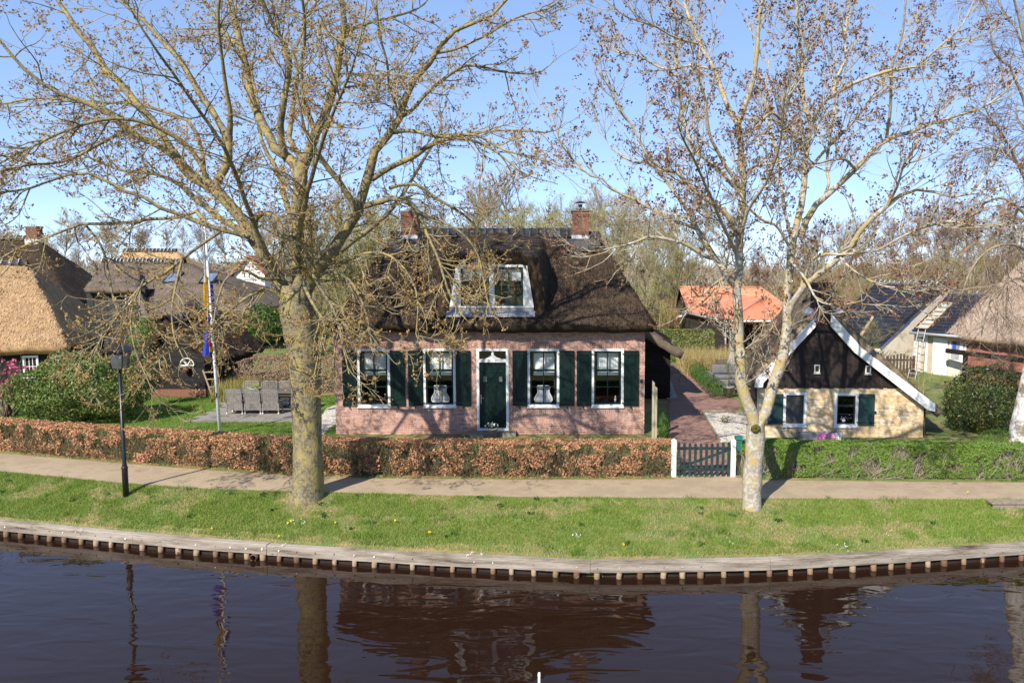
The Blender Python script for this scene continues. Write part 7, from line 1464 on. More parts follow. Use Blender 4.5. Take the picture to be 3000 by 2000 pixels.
# ---- left tree
YL = 20.35; qb = P(706, 1172, YL)
TL = thing('large_bare_tree', 'large bare spreading tree with lichen-yellow bark on the canal bank', 'tree', (qb.x, qb.y, gz(qb.x, qb.y)))
trunk_mesh(TL, [(706, 1186, 42), (706, 1150, 37), (708, 1090, 34), (706, 1000, 33), (703, 900, 34), (697, 810, 34), (688, 755, 38), (680, 700, 38), (676, 655, 30)], YL, BARK_L)
LL = [  # pixels (x, y, radius), depth offset at start and end, extension beyond the frame in metres
 ([(686, 720, 26), (684, 640, 20), (682, 560, 17), (683, 485, 17), (689, 440, 19), (689, 405, 21), (692, 382, 22)], 0, 0.2, 0),
 ([(700, 690, 20), (708, 600, 14), (707, 540, 12), (704, 490, 12), (692, 450, 10)], 0.1, 0.2, 0),
 ([(690, 390, 16), (662, 362, 14), (627, 340, 13), (612, 305, 12), (597, 272, 12), (579, 228, 11), (562, 142, 10), (548, 94, 9), (536, 37, 8), (532, 0, 7)], 0.2, 1.5, 3.0),
 ([(556, 115, 7), (514, 75, 6), (487, 30, 5), (469, 0, 5)], 1.2, 2.0, 2.5),
 ([(652, 358, 11), (646, 322, 10), (644, 285, 10), (651, 240, 9), (664, 150, 8), (660, 112, 7), (634, 75, 6), (615, 30, 6), (600, 0, 5)], 0.2, -1.2, 3.0),
 ([(694, 365, 9), (678, 342, 8), (664, 320, 7), (670, 260, 7), (682, 169, 6), (675, 112, 5), (701, 67, 5), (694, 0, 4)], 0.2, 2.0, 3.0),
 ([(694, 385, 18), (709, 355, 15), (722, 310, 14), (736, 280, 13), (757, 232, 12), (773, 165, 10), (784, 90, 9), (792, 41, 8), (782, 0, 7)], 0.2, -0.6, 3.5),
 ([(722, 302, 8), (708, 262, 7), (695, 215, 6), (694, 150, 5), (701, 75, 5), (694, 0, 4)], 0.2, -2.2, 2.5),
 ([(690, 690, 24), (715, 645, 18), (750, 597, 17), (775, 560, 16), (802, 515, 16), (822, 478, 17)], -0.1, -0.6, 0),
 ([(818, 485, 12), (812, 468, 9), (782, 420, 8), (749, 382, 8), (722, 335, 6), (700, 300, 5), (690, 250, 4)], -0.6, -2.0, 0.8),
 ([(822, 482, 15), (833, 450, 14), (845, 405, 14), (852, 370, 13), (866, 335, 12), (893, 307, 11), (916, 274, 10), (927, 232, 10), (942, 199, 9), (968, 165, 9), (1002, 120, 8), (1024, 90, 7), (1058, 60, 6), (1118, 45, 5), (1163, 0, 4)], -0.6, -0.2, 2.0),
 ([(853, 412, 9), (893, 386, 8), (946, 364, 8), (983, 337, 7), (1024, 319, 6), (1066, 311, 5), (1118, 302, 4), (1186, 300, 3), (1255, 305, 2.5)], -0.5, 0.4, 0.6),
 ([(1000, 328, 5), (1050, 318, 4), (1103, 330, 4), (1156, 362, 3), (1200, 400, 2)], 0.0, -1.0, 0.3),
 ([(828, 476, 9), (878, 461, 8), (908, 456, 7.5), (946, 470, 7), (965, 495, 6), (979, 536, 5), (1002, 581, 4.5), (1020, 641, 4), (1040, 690, 3), (1062, 725, 2)], -0.6, -1.6, 0.2),
 ([(893, 432, 6), (930, 424, 5), (964, 427, 5), (1005, 457, 4.5), (1062, 491, 4), (1084, 512, 3.5), (1118, 555, 3), (1140, 610, 2.2)], -0.6, 0.6, 0.2),
 ([(946, 475, 5), (990, 505, 4), (1040, 520, 3.5), (1090, 570, 3), (1110, 640, 2.5), (1122, 700, 2)], -0.9, -1.8, 0.2),
 ([(897, 305, 7), (945, 300, 6), (1010, 315, 5), (1090, 310, 4), (1160, 345, 3), (1230, 360, 2)], -0.4, -2.2, 0.5),
 ([(920, 268, 7), (946, 252, 6), (976, 217, 6), (1043, 165, 5), (1081, 150, 4), (1156, 165, 3.5), (1225, 170, 2.5)], -0.3, 1.2, 0.8),
 ([(916, 272, 6), (904, 225, 5), (893, 187, 5), (889, 150, 4), (872, 80, 4), (866, 20, 3)], -0.4, -2.0, 1.5),
 ([(1000, 122, 5), (1040, 115, 4), (1110, 85, 3.5), (1190, 40, 3), (1260, 20, 2.5)], -0.2, 1.0, 1.0),
 ([(773, 170, 6), (800, 168, 5), (850, 178, 4), (890, 205, 3.5), (915, 230, 3)], 0, -2.5, 0.5),
 ([(786, 80, 6), (840, 55, 5), (900, 40, 4), (960, 20, 3)], -0.4, 1.6, 1.5),
 # left limbs
 ([(672, 730, 26), (645, 655, 20), (612, 595, 17), (578, 545, 16), (547, 497, 16), (512, 452, 16), (480, 425, 16), (440, 402, 15), (412, 375, 14), (396, 350, 13)], 0, 0.3, 0),
 ([(398, 354, 13), (360, 292, 11), (330, 255, 11), (300, 221, 10), (270, 187, 10), (240, 154, 9), (217, 112, 8), (187, 79, 8), (161, 41, 7), (131, 0, 6)], 0.3, 1.8, 3.0),
 ([(396, 356, 10), (365, 335, 9), (330, 319, 9), (292, 300, 9), (262, 270, 8), (221, 244, 8), (169, 225, 7), (124, 210, 6), (67, 169, 5), (37, 139, 5), (0, 94, 4)], 0.3, -0.8, 2.5),
 ([(495, 432, 13), (508, 405, 12), (521, 367, 12), (526, 311, 12)], 0.2, 0.5, 0),
 ([(526, 315, 9), (529, 262, 7), (517, 187, 6), (510, 130, 5), (500, 60, 5), (505, 0, 4)], 0.5, -1.0, 2.5),
 ([(524, 313, 10), (505, 286, 9), (484, 255, 9), (461, 217, 8), (431, 169, 8), (405, 127, 7), (360, 82, 6), (326, 45, 6), (285, 8, 5)], 0.5, 2.2, 3.0),
 ([(478, 420, 8), (455, 362, 7), (412, 322, 7), (375, 296, 7), (319, 277, 6), (259, 270, 6), (210, 281, 5), (150, 300, 5), (94, 326, 4), (34, 356, 3.5), (-20, 385, 3)], 0.2, -2.0, 2.0),
 ([(470, 405, 7), (462, 340, 6), (442, 285, 6), (394, 262, 5), (337, 244, 5), (277, 234, 4.5), (187, 236, 4), (94, 225, 3.5), (0, 240, 3)], 0.2, 1.5, 2.0),
 ([(590, 565, 10), (560, 535, 9), (525, 514, 9), (469, 469, 8), (431, 439, 7), (394, 412, 6), (337, 394, 5), (280, 392, 4), (200, 360, 3)], 0.1, 1.4, 1.0),
 ([(575, 545, 8), (530, 532, 7), (476, 517, 7), (412, 491, 6), (367, 476, 6), (330, 454, 5.5), (277, 435, 5), (225, 405, 4.5), (187, 397, 4), (131, 409, 4), (75, 431, 3.5), (0, 442, 3)], -0.2, -1.8, 1.5),
 ([(476, 515, 6), (450, 484, 6), (412, 499, 5.5), (356, 502, 5), (270, 514, 5), (187, 514, 4.5), (157, 525, 4), (94, 551, 3.5), (37, 574, 3), (-10, 600, 2.5)], -0.5, 0.8, 1.2),
 ([(520, 520, 6), (472, 556, 5), (420, 594, 5), (367, 636, 4.5), (325, 657, 4), (280, 713, 3.5), (252, 752, 3), (227, 787, 2.5), (206, 815, 2)], -0.3, -2.0, 0.3),
 ([(330, 640, 3.5), (310, 690, 3), (300, 740, 3), (310, 800, 2.5), (330, 850, 2), (350, 900, 1.6)], -1.4, -2.2, 0.1),
 ([(200, 520, 3.5), (235, 570, 3.5), (250, 630, 3), (265, 700, 3), (300, 769, 2.5), (318, 830, 2), (330, 880, 1.6)], 0.3, -1.0, 0.1),
 ([(420, 590, 4), (405, 650, 3.5), (395, 710, 3), (400, 770, 2.5), (425, 830, 2)], -0.8, -2.0, 0.1),
 ([(600, 580, 8), (584, 525, 7), (588, 502, 7), (605, 490, 7), (628, 494, 6), (643, 512, 6), (650, 540, 5), (642, 575, 4), (630, 620, 3)], -0.2, -1.0, 0.2),
 ([(655, 690, 6), (612, 664, 5), (560, 689, 4.5), (518, 720, 4), (490, 748, 3), (455, 775, 2)], -0.2, -1.6, 0.3),
 ([(720, 640, 6), (760, 625, 5), (800, 640, 4), (830, 690, 3.5), (850, 750, 2.8), (858, 800, 2)], -0.2, -1.4, 0.2),
 ([(710, 620, 6), (735, 660, 5), (770, 720, 4), (785, 780, 3), (800, 850, 2)], -0.3, -1.8, 0.2),
 ([(730, 610, 5), (790, 600, 4.5), (850, 580, 4), (900, 590, 3.5), (945, 640, 3), (960, 700, 2.3), (955, 770, 1.8)], -0.2, -2.0, 0.2),
 ([(640, 640, 6), (600, 640, 5), (560, 620, 4), (520, 640, 3.5), (500, 690, 3), (490, 740, 2)], -0.3, -2.2, 0.2),
 ([(700, 660, 6), (720, 700, 5), (745, 745, 4), (735, 800, 3), (720, 870, 2)], -0.6, -1.6, 0.1),
 # limbs reaching towards and away from the water
 ([(684, 600, 9), (690, 520, 8), (710, 430, 7), (740, 330, 6), (770, 250, 5), (800, 180, 4)], -0.3, -4.0, 1.5),
 ([(640, 640, 9), (600, 560, 8), (560, 450, 7), (520, 350, 6), (440, 230, 5), (370, 130, 4)], -0.2, -4.5, 2.0),
 ([(690, 560, 9), (660, 470, 8), (640, 400, 7), (600, 320, 6), (590, 220, 5), (560, 120, 4)], 0.2, 4.5, 2.5),
 ([(760, 590, 8), (830, 540, 7), (900, 480, 6), (960, 390, 5), (1010, 300, 4)], 0.0, 4.0, 1.5),
 ([(320, 285, 6), (230, 330, 5), (150, 370, 4), (60, 380, 3.5), (-30, 400, 3)], 0.6, -2.5, 1.5),
]
rg = np.random.default_rng(101)
limbs = [limb_np(l, YL, a, b, e) for l, a, b, e in LL]
cnt = big_tree(TL, limbs, 0, BARK_L, TWIG_L, BUD_L, rg,
    ((3.0, (0.6, 2.1), 8, (0.45, 1.05), 0.0, 0.15, 0.020, 0.006), dict(t0=0.15, hook=0.12)),
    ((4.6, (0.35, 1.0), 6, (0.5, 1.15), -0.02, 0.16, 0.008, 0.0045), dict(t0=0.1, hook=0.24)),
    ((3.6, (0.14, 0.45), 5, (0.5, 1.1), 0.02, 0.14, 0.0052, 0.0036), dict(t0=0.2, hook=0.30)), 0.075, 4)
# ---- right tree
YR = 19.6; qb = P(1727, 1205, YR)
TR = thing('forked_bare_tree', 'bare tree forking low into two pale mottled stems on the bank', 'tree', (qb.x, qb.y, gz(qb.x, qb.y)))
trunk_mesh(TR, [(1726, 1216, 25), (1726, 1180, 23), (1728, 1110, 22), (1732, 1050, 21), (1735, 1005, 22), (1735, 975, 22)], YR, BARK_R, 0.4)
MOSS = mat('moss_cushion', [(0.06, 0.055, 0.012), (0.12, 0.10, 0.025)], 0.95, 20, 0.8, 60)
mc = P(1736, 982, YR - 0.24); mo = MB()
for k in range(9): a_ = k * 0.7; mo._lathe((mc.x + 0.06 * math.cos(a_), mc.y + 0.015 * (k % 3), mc.z - 0.03 + 0.05 * math.sin(a_)), [(0.02, -0.05), (0.06, -0.02), (0.06, 0.03), (0.02, 0.06)], 8)
mo.build('moss_cushion', MOSS, TR, True)
kc = P(1701, 810, YR - 0.18); kx = Matrix.Translation(kc) @ Matrix.Rotation(R(90), 4, 'X') @ Matrix.Scale(1.35, 4, (0, 1, 0))
MB(kx)._lathe((0, 0, -0.02), [(0.12, -0.04), (0.11, 0.03), (0.085, 0.05), (0.06, 0.03)], 16).build('cut_collar', BARK_R, TR, True)
MB(kx)._lathe((0, 0, 0.0), [(0.058, 0.0), (0.05, 0.02), (0.01, 0.022)], 12).build('branch_scar', mat('scar_wood', [(0.12, 0.07, 0.04), (0.22, 0.14, 0.08)], 0.9, 15), TR, True)
RL = [
 ([(1735, 990, 19), (1728, 960, 18), (1714, 925, 17), (1703, 880, 17), (1699, 813, 16), (1698, 757, 14), (1696, 700, 13), (1694, 667, 12), (1695, 617, 11.5), (1697, 567, 11), (1700, 517, 10.5), (1702, 467, 10), (1707, 425, 11), (1705, 380, 9), (1697, 312, 9), (1696, 282, 9)], 0, -0.3, 0),
 ([(1696, 285, 8), (1675, 256, 7.5), (1655, 200, 7), (1639, 156, 6), (1607, 100, 5.5), (1583, 40, 5), (1571, 0, 4)], -0.3, 1.0, 2.5),
 ([(1696, 285, 8), (1707, 256, 7.5), (1727, 204, 7), (1737, 140, 6.5), (1741, 60, 6), (1751, 0, 5)], -0.3, -1.0, 3.0),
 ([(1737, 990, 18), (1748, 965, 17), (1761, 940, 16), (1775, 888, 16), (1790, 843, 16), (1801, 798, 15), (1808, 757, 14.5), (1809, 712, 13), (1808, 663, 12), (1815, 592, 11), (1821, 560, 12)], 0, 0.2, 0),
 ([(1696, 535, 8), (1683, 508, 8), (1668, 489, 7.5), (1643, 469, 7), (1613, 452, 6.5), (1583, 427, 6), (1551, 396, 5), (1507, 380, 4.5), (1471, 332, 4), (1451, 288, 3.5), (1419, 240, 3)], -0.2, -1.2, 1.0),
 ([(1694, 668, 10), (1668, 629, 9), (1652, 604, 9), (1638, 584, 8.5), (1618, 552, 8), (1595, 519, 7), (1583, 492, 6), (1563, 460, 5.5), (1523, 408, 5), (1495, 375, 4), (1450, 372, 3.5), (1415, 350, 2.5)], 0, 1.2, 0.8),
 ([(1645, 594, 7), (1625, 590, 6.5), (1593, 574, 6), (1559, 556, 5.5), (1495, 544, 4.5), (1459, 556, 4), (1411, 568, 3), (1360, 578, 2)], 0.4, -0.8, 0.3),
 ([(1600, 526, 6), (1543, 504, 5), (1511, 488, 5), (1451, 455, 4.5), (1411, 438, 4), (1377, 405, 3.5), (1351, 401, 3), (1298, 345, 2.5), (1283, 315, 2), (1268, 260, 1.6)], 0.8, 0.2, 0.3),
 ([(1704, 440, 7), (1687, 430, 6.5), (1659, 400, 6), (1627, 372, 5.5), (1591, 340, 5), (1583, 316, 4.5), (1567, 260, 4), (1559, 200, 3.5), (1550, 130, 3)], -0.2, 1.4, 1.0),
 ([(1700, 430, 6), (1679, 398, 6), (1651, 352, 5.5), (1635, 325, 5), (1623, 272, 4.5), (1617, 220, 4), (1600, 170, 3)], -0.2, -1.4, 1.0),
 ([(1815, 570, 5), (1798, 540, 4.5), (1780, 517, 4), (1753, 507, 4), (1730, 487, 3.5), (1708, 462, 3), (1690, 430, 2.5)], 0.2, -1.0, 0.4),
 ([(1707, 405, 5), (1731, 384, 4), (1771, 376, 3.5), (1811, 360, 3), (1850, 330, 2)], -0.2, -1.4, 0.5),
 ([(1820, 562, 11), (1830, 530, 10), (1835, 500, 9.5), (1843, 455, 9), (1848, 405, 8.5), (1851, 350, 8), (1863, 288, 7), (1849, 240, 6.5), (1841, 192, 6), (1841, 128, 5), (1835, 76, 4.5), (1828, 0, 4)], 0.2, 0.6, 2.5),
 ([(1864, 286, 7), (1883, 244, 6.5), (1907, 224, 6), (1951, 196, 6), (1999, 176, 5.5), (2043, 162, 5), (2107, 152, 4), (2143, 120, 3.5), (2191, 80, 3)], 0.4, -1.0, 1.5),
 ([(1911, 222, 5), (1923, 176, 5), (1943, 132, 4.5), (1940, 80, 4), (1950, 10, 3.5)], 0.2, 1.8, 2.0),
 ([(1838, 545, 10), (1853, 507, 9), (1868, 477, 9), (1883, 459, 9), (1910, 442, 8.5), (1938, 414, 8), (1959, 394, 8), (1999, 352, 7), (2035, 322, 6.5), (2091, 304, 6), (2131, 288, 5.5), (2191, 268, 5), (2255, 248, 4), (2305, 215, 3)], 0.3, 1.2, 1.0),
 ([(2036, 322, 5), (2043, 272, 5), (2047, 208, 4.5), (2050, 150, 4), (2072, 80, 3.5), (2080, 0, 3)], 0.9, -0.6, 1.5),
 ([(1893, 452, 5), (1905, 420, 4.5), (1899, 380, 4.5), (1907, 304, 4), (1917, 240, 3.5), (1912, 180, 3)], 0.5, 2.0, 0.8),
 ([(1809, 725, 10), (1822, 695, 9.5), (1838, 667, 9), (1855, 650, 9), (1883, 630, 8.5), (1918, 600, 8), (1958, 562, 8), (1973, 537, 7.5), (1998, 507, 7), (2038, 473, 6.5), (2091, 438, 5), (2159, 444, 4.5), (2211, 456, 4), (2255, 415, 3)], 0.1, -1.8, 0.8),
 ([(1851, 348, 5), (1823, 308, 4.5), (1795, 276, 4.5), (1771, 260, 4), (1751, 276, 3)], 0.5, -1.2, 0.5),
 ([(1797, 278, 4), (1806, 255, 3.5), (1815, 215, 3.5), (1827, 180, 3), (1830, 120, 2.5)], 0.1, -1.4, 0.6),
 ([(1965, 388, 5), (1940, 366, 4), (1911, 368, 3.5), (1875, 376, 3)], 0.6, -1.0, 0.4),
 ([(1835, 668, 6), (1871, 592, 5), (1930, 585, 4), (2011, 576, 4), (2071, 544, 3.5), (2163, 508, 3), (2251, 524, 2.5)], -0.1, -2.2, 0.4),
 ([(2040, 470, 5), (2060, 430, 4), (2075, 380, 3.5), (2100, 340, 3), (2140, 280, 2.5)], -1.2, -2.4, 0.6),
 ([(1930, 592, 4), (1960, 620, 3.5), (2010, 650, 3), (2060, 660, 2.5), (2130, 655, 2)], -0.8, -2.4, 0.3),
 ([(1815, 600, 5), (1850, 640, 4), (1880, 690, 3), (1930, 700, 2.5), (1980, 690, 2)], 0, -2.0, 0.2),
 ([(1697, 620, 5), (1650, 645, 4), (1610, 680, 3), (1590, 665, 2)], -0.2, -1.8, 0.3),
 ([(1700, 560, 6), (1720, 480, 5), (1760, 420, 4), (1790, 340, 3.5), (1800, 240, 3)], -0.2, -3.2, 1.2),
 ([(1698, 600, 6), (1670, 540, 5), (1640, 470, 4.5), (1600, 380, 4), (1560, 300, 3)], 0.1, -3.2, 1.2),
 ([(1820, 560, 6), (1800, 470, 5), (1790, 390, 4.5), (1770, 300, 4), (1760, 200, 3)], 0.2, 3.4, 1.5),
 ([(1850, 400, 5), (1900, 340, 4.5), (1960, 280, 4), (2010, 210, 3.5), (2060, 120, 3)], 0.4, 3.4, 1.5),
 ([(1607, 102, 4), (1560, 90, 3.5), (1500, 60, 3), (1440, 40, 2.5)], 0.6, -0.8, 1.0),
 ([(1640, 160, 5), (1590, 150, 4), (1530, 160, 3.5), (1470, 130, 3), (1420, 120, 2.2)], 0.6, 1.8, 0.8),
]
rg = np.random.default_rng(202)
limbs = [limb_np(l, YR, a, b, e) for l, a, b, e in RL]
cnt2 = big_tree(TR, limbs, 0, BARK_R, TWIG_R, BUD_R, rg,
    ((4.0, (0.6, 1.8), 7, (0.45, 0.95), 0.09, 0.12, 0.016, 0.0055), dict(t0=0.15, hook=0.02)),
    ((4.6, (0.3, 0.95), 5, (0.4, 0.9), 0.10, 0.11, 0.0075, 0.0042), dict(t0=0.1)),
    ((2.6, (0.12, 0.42), 4, (0.4, 0.9), 0.12, 0.11, 0.005, 0.0034), dict(t0=0.2)), 0.08, 4)
print('TREES', cnt, cnt2)
# ------------------------------------------------------------------ birch at the right edge
YB_ = 22.9; q = P(2338, 1106, YB_)
BI = thing('birch', 'white-barked birch at the end of the privet hedge with hanging twigs', 'tree', (q.x, q.y, gz(q.x, q.y)))
BBK = bark('birch_bark', (0.62, 0.58, 0.53), (0.20, 0.16, 0.12), (0.76, 0.73, 0.69), 2.3)
BTWG = mat('birch_twig', [(0.15, 0.095, 0.075), (0.22, 0.155, 0.125), (0.28, 0.22, 0.18)], 0.85, 1.5, island=True)
tp_ = [(2340, 1112, 26), (2343, 1050, 27), (2350, 985, 28), (2365, 900, 24), (2385, 780, 21), (2400, 600, 18), (2405, 400, 15), (2400, 200, 11), (2390, 0, 8), (2380, -200, 4)]
trunk_mesh(BI, tp_, YB_, BBK, 0.15)
bl = [
 ([(2400, 420, 7), (2370, 300, 5), (2347, 216, 4.5), (2335, 200, 4), (2319, 152, 3.5), (2287, 132, 3), (2279, 100, 2.6), (2263, 0, 2.2)], 0, -1.0, 1.0),
 ([(2402, 450, 6), (2375, 405, 5), (2352, 388, 4.5), (2323, 362, 4), (2299, 348, 3.2), (2251, 340, 2.6), (2205, 362, 2)], 0, 0.6, 0.2),
 ([(2400, 480, 6), (2365, 430, 5), (2345, 395, 4.5), (2327, 352, 4), (2299, 304, 3), (2267, 260, 2.2)], 0, -1.4, 0.4),
 ([(2405, 600, 7), (2370, 520, 5), (2330, 470, 4), (2290, 455, 3), (2245, 480, 2.4), (2215, 540, 1.6)], 0, -0.8, 0.2),
 ([(2402, 640, 7), (2360, 580, 5), (2320, 560, 4), (2270, 575, 3), (2230, 620, 2.2), (2205, 690, 1.6)], 0, -1.6, 0.2),
 ([(2395, 700, 7), (2360, 650, 5), (2330, 640, 4), (2290, 665, 3), (2265, 720, 2.4), (2250, 800, 1.6)], 0, -1.8, 0.2),
 ([(2395, 560, 7), (2380, 500, 6), (2350, 470, 5), (2330, 500, 3.5), (2318, 600, 2.5), (2310, 720, 1.8)], 0, 1.0, 0.2),
 ([(2403, 330, 6), (2380, 250, 5), (2350, 120, 4), (2330, 60, 3), (2300, 20, 2.4), (2280, -40, 2)], 0, 1.2, 0.8),
 ([(2400, 220, 6), (2360, 120, 4), (2330, 0, 3), (2310, -60, 2)], 0, -1.0, 1.0),
 ([(2404, 520, 8), (2440, 430, 6), (2500, 360, 5), (2560, 330, 3), (2600, 350, 2)], 0, 0.6, 0.5),
 ([(2402, 380, 7), (2440, 300, 5), (2490, 220, 4), (2530, 150, 3)], 0, -0.8, 0.8),
 ([(2398, 180, 6), (2430, 80, 4), (2450, 0, 3), (2470, -80, 2)], 0, 1.0, 0.8),
 ([(2402, 500, 7), (2390, 420, 5), (2380, 340, 4), (2372, 260, 3)], 0, -3.0, 0.8),
 ([(2402, 460, 7), (2395, 380, 5), (2370, 320, 4), (2340, 280, 3)], 0, 3.0, 0.8),
]
rg = np.random.default_rng(303); limbs = [limb_np(l, YB_, a, b, e) for l, a, b, e in bl]
big_tree(BI, limbs, 0, bark('birch_limb_bark', (0.20, 0.15, 0.11), (0.34, 0.27, 0.16), (0.30, 0.25, 0.20)), BTWG, mat('birch_catkin', [(0.17, 0.12, 0.06), (0.26, 0.19, 0.10)], 0.8, 1, island=True), rg,
    ((4.5, (0.6, 1.7), 7, (0.5, 1.1), -0.06, 0.14, 0.011, 0.005), dict(t0=0.25)),
    ((7.0, (0.35, 0.95), 6, (0.4, 0.9), -0.13, 0.12, 0.005, 0.0032), dict(t0=0.1)),
    ((4.5, (0.15, 0.45), 4, (0.3, 0.8), -0.12, 0.12, 0.0036, 0.0026), dict(t0=0.15)), 0.03, 1)
# ------------------------------------------------------------------ woodland behind the village
def proto(seed, H=10.0, spread=1.0, trop=0.06, nb=26, t0=0.25, r0=0.14, rt=0.011, dens=(3.6, 13.0), stems=1):
    rg = np.random.default_rng(seed); tr_p = []; tr_r = []
    for s_ in range(stems):
        K = 12; d = np.array([rg.normal(0, 0.05 + 0.12 * (stems > 1)), rg.normal(0, 0.05 + 0.12 * (stems > 1)), 1.0]); p = [np.array([rg.normal(0, 0.1), rg.normal(0, 0.1), -0.2])]
        hh = H * rg.uniform(0.85, 1.0) if stems > 1 else H
        for i in range(1, K): d = d + np.array([rg.normal(0, 0.07), rg.normal(0, 0.07), 0.05]); d /= np.linalg.norm(d); p.append(p[-1] + d * hh / (K - 1))
        tr_p.append(np.array(p)); tr_r.append(np.linspace(1, 0.12, K) * r0 / math.sqrt(stems))
    Tp, Tr = np.array(tr_p), np.array(tr_r)
    A, Ra = grow(Tp, Tr, -nb / stems, (2.2 * spread, 4.4 * spread), 7, (0.55, 1.1), trop, 0.12, 0.05, 0.012, t0=t0, t1=0.98, rng=rg, endless=0.65)
    B, Rb = grow(A, Ra, dens[0], (0.6, 1.7), 5, (0.4, 0.95), trop, 0.14, 0.018, rt, t0=0.15, rng=rg)
    C, Rc = grow(B, Rb, dens[1], (0.25, 0.7), 3, (0.35, 0.9), trop, 0.12, 0.010, rt * 0.8, t0=0.1, rng=rg)
    V0, F0 = tubes_np(Tp, Tr, 7); V1, F1 = tubes_np(A, Ra, 4); V2, F2 = tubes_np(B, Rb, 3); V3, F3 = tubes_np(C, Rc, 3)
    tm = np_mesh('trunk', np.vstack([V0, V1]), np.vstack([F0, F1 + len(V0)]), True); cm = np_mesh('crown', np.vstack([V2, V3]), np.vstack([F2, F3 + len(V2)]))
    return tm, cm, C[:, -1]
def leafy(tips, n, size, seed):
    rg = np.random.default_rng(seed); p = tips[rg.choice(len(tips), n)] + rg.normal(0, 0.1, (n, 3)); V, Fq = leaf_verts(p, unit(rg.normal(0, 1, (n, 3))), size, 0.6); return np_mesh('catkins', V, Fq)
WB = {'tan': (mat('wood_trunk_tan', [(0.20, 0.16, 0.10), (0.30, 0.25, 0.17)], 0.9, 3), mat('wood_twig_tan', [(0.27, 0.215, 0.125), (0.36, 0.30, 0.19), (0.31, 0.26, 0.15)], 0.9, 1, island=True)),
      'olive': (mat('wood_trunk_olive', [(0.17, 0.14, 0.08), (0.26, 0.22, 0.13)], 0.9, 3), mat('wood_twig_olive', [(0.22, 0.20, 0.085), (0.30, 0.27, 0.12), (0.25, 0.21, 0.11)], 0.9, 1, island=True)),
      'russet': (mat('wood_trunk_russet', [(0.22, 0.17, 0.13), (0.32, 0.27, 0.22)], 0.9, 3), mat('wood_twig_russet', [(0.23, 0.145, 0.085), (0.31, 0.205, 0.125), (0.26, 0.18, 0.115)], 0.9, 1, island=True)),
      'grey': (mat('wood_trunk_grey', [(0.22, 0.20, 0.17), (0.32, 0.29, 0.25)], 0.9, 3), mat('wood_twig_grey', [(0.27, 0.235, 0.18), (0.36, 0.32, 0.26), (0.30, 0.25, 0.20)], 0.9, 1, island=True))}
CATK = mat('willow_catkin', [(0.26, 0.27, 0.07), (0.36, 0.35, 0.11), (0.30, 0.28, 0.09)], 0.8, 1, island=True, trans=0.2)
protos = []
for i, (kw) in enumerate((dict(seed=1, spread=0.9), dict(seed=2, spread=1.1, trop=0.04), dict(seed=3, spread=0.6, trop=0.16, nb=30, t0=0.15), dict(seed=4, spread=0.95, stems=4, nb=32, t0=0.1, trop=0.12), dict(seed=5, spread=1.2, stems=3, nb=30, t0=0.12, trop=0.03))):
    tm, cm, tips = proto(**kw); protos.append((tm, cm, leafy(tips, 2600, 0.10, 50 + i)))
MESHC = {}
def wood_tree(name, label, px, Y, ytop, pi, col, group, rz, cat=0, wide=1.0):
    tm, cm, lm = protos[pi]; h = ZA(ytop, Y) - HG; x = XA(px, Y, 650)
    t_ = thing(name, label, 'tree', (x, Y, HG), group); s = h / 10.0
    for nm, me, m in (('trunk', tm, WB[col][0]), ('crown', cm, WB[col][1])) + ((('catkins', lm, CATK),) if cat else ()):
        k = (nm, pi, col)
        if k not in MESHC: c_ = me.copy(); c_.materials.clear(); c_.materials.append(m); MESHC[k] = c_
        o = link(nm, MESHC[k], m, t_); 
        if nm != 'trunk': o['kind'] = 'stuff'
    t_.scale = (s * wide, s * wide, s); t_.rotation_euler = (0, 0, rz); return t_
rw = random.Random(77)
wood_tree('pale_poplar', 'tall pale bare tree rising over the ridge of the brick house', 1190, 62, 383, 2, 'grey', None, 0.4, wide=1.15)
for px in range(700, 1600, 42):        # olive willows close behind the brick house
    yt = 484 + 26 * math.sin(px * 0.013) + rw.uniform(-22, 22); Y = rw.uniform(44, 60) if not 1490 < px < 1800 else rw.uniform(70, 80)
    wood_tree('willow_tree', 'bare olive-tan willow in the thicket behind the brick house', px + rw.uniform(-15, 15), Y, yt, rw.choice((3, 4, 3)), rw.choice(('olive', 'tan', 'olive')), 'willow thicket behind the brick house', rw.uniform(0, 6.28), cat=1)
for px in range(690, 1660, 34):        # taller trees behind them
    yt = 458 + 24 * math.sin(px * 0.021 + 1) + rw.uniform(-26, 26); wood_tree('grove_tree', 'bare pale tree in the tall grove behind the willow thicket', px + rw.uniform(-15, 15), rw.uniform(82, 120), yt, rw.choice((0, 1, 2)), rw.choice(('grey', 'tan', 'tan')), 'tall grove behind the willows', rw.uniform(0, 6.28))
for px in range(-60, 720, 40):         # far row at the left
    yt = 515 + 14 * math.sin(px * 0.02) + rw.uniform(-24, 20); wood_tree('far_tree', 'bare grey-brown tree beyond the left-hand thatched roofs', px + rw.uniform(-15, 15), rw.uniform(105, 150), yt, rw.choice((0, 1, 2)), rw.choice(('grey', 'russet', 'tan')), 'far trees beyond the thatched roofs', rw.uniform(0, 6.28))
for px in range(1715, 2520, 30):       # russet wood at the right
    yt = float(np.interp(px, [1700, 1730, 1800, 1900, 2050, 2200, 2520], [612, 585, 548, 520, 488, 468, 460])) + rw.uniform(-16, 14)
    wood_tree('alder_tree', 'bare russet alder in the wood behind the black-tiled house', px + rw.uniform(-12, 12), rw.uniform(85, 125), yt, rw.choice((0, 1, 3)), rw.choice(('russet', 'russet', 'tan')), 'russet wood behind the black-tiled house', rw.uniform(0, 6.28))
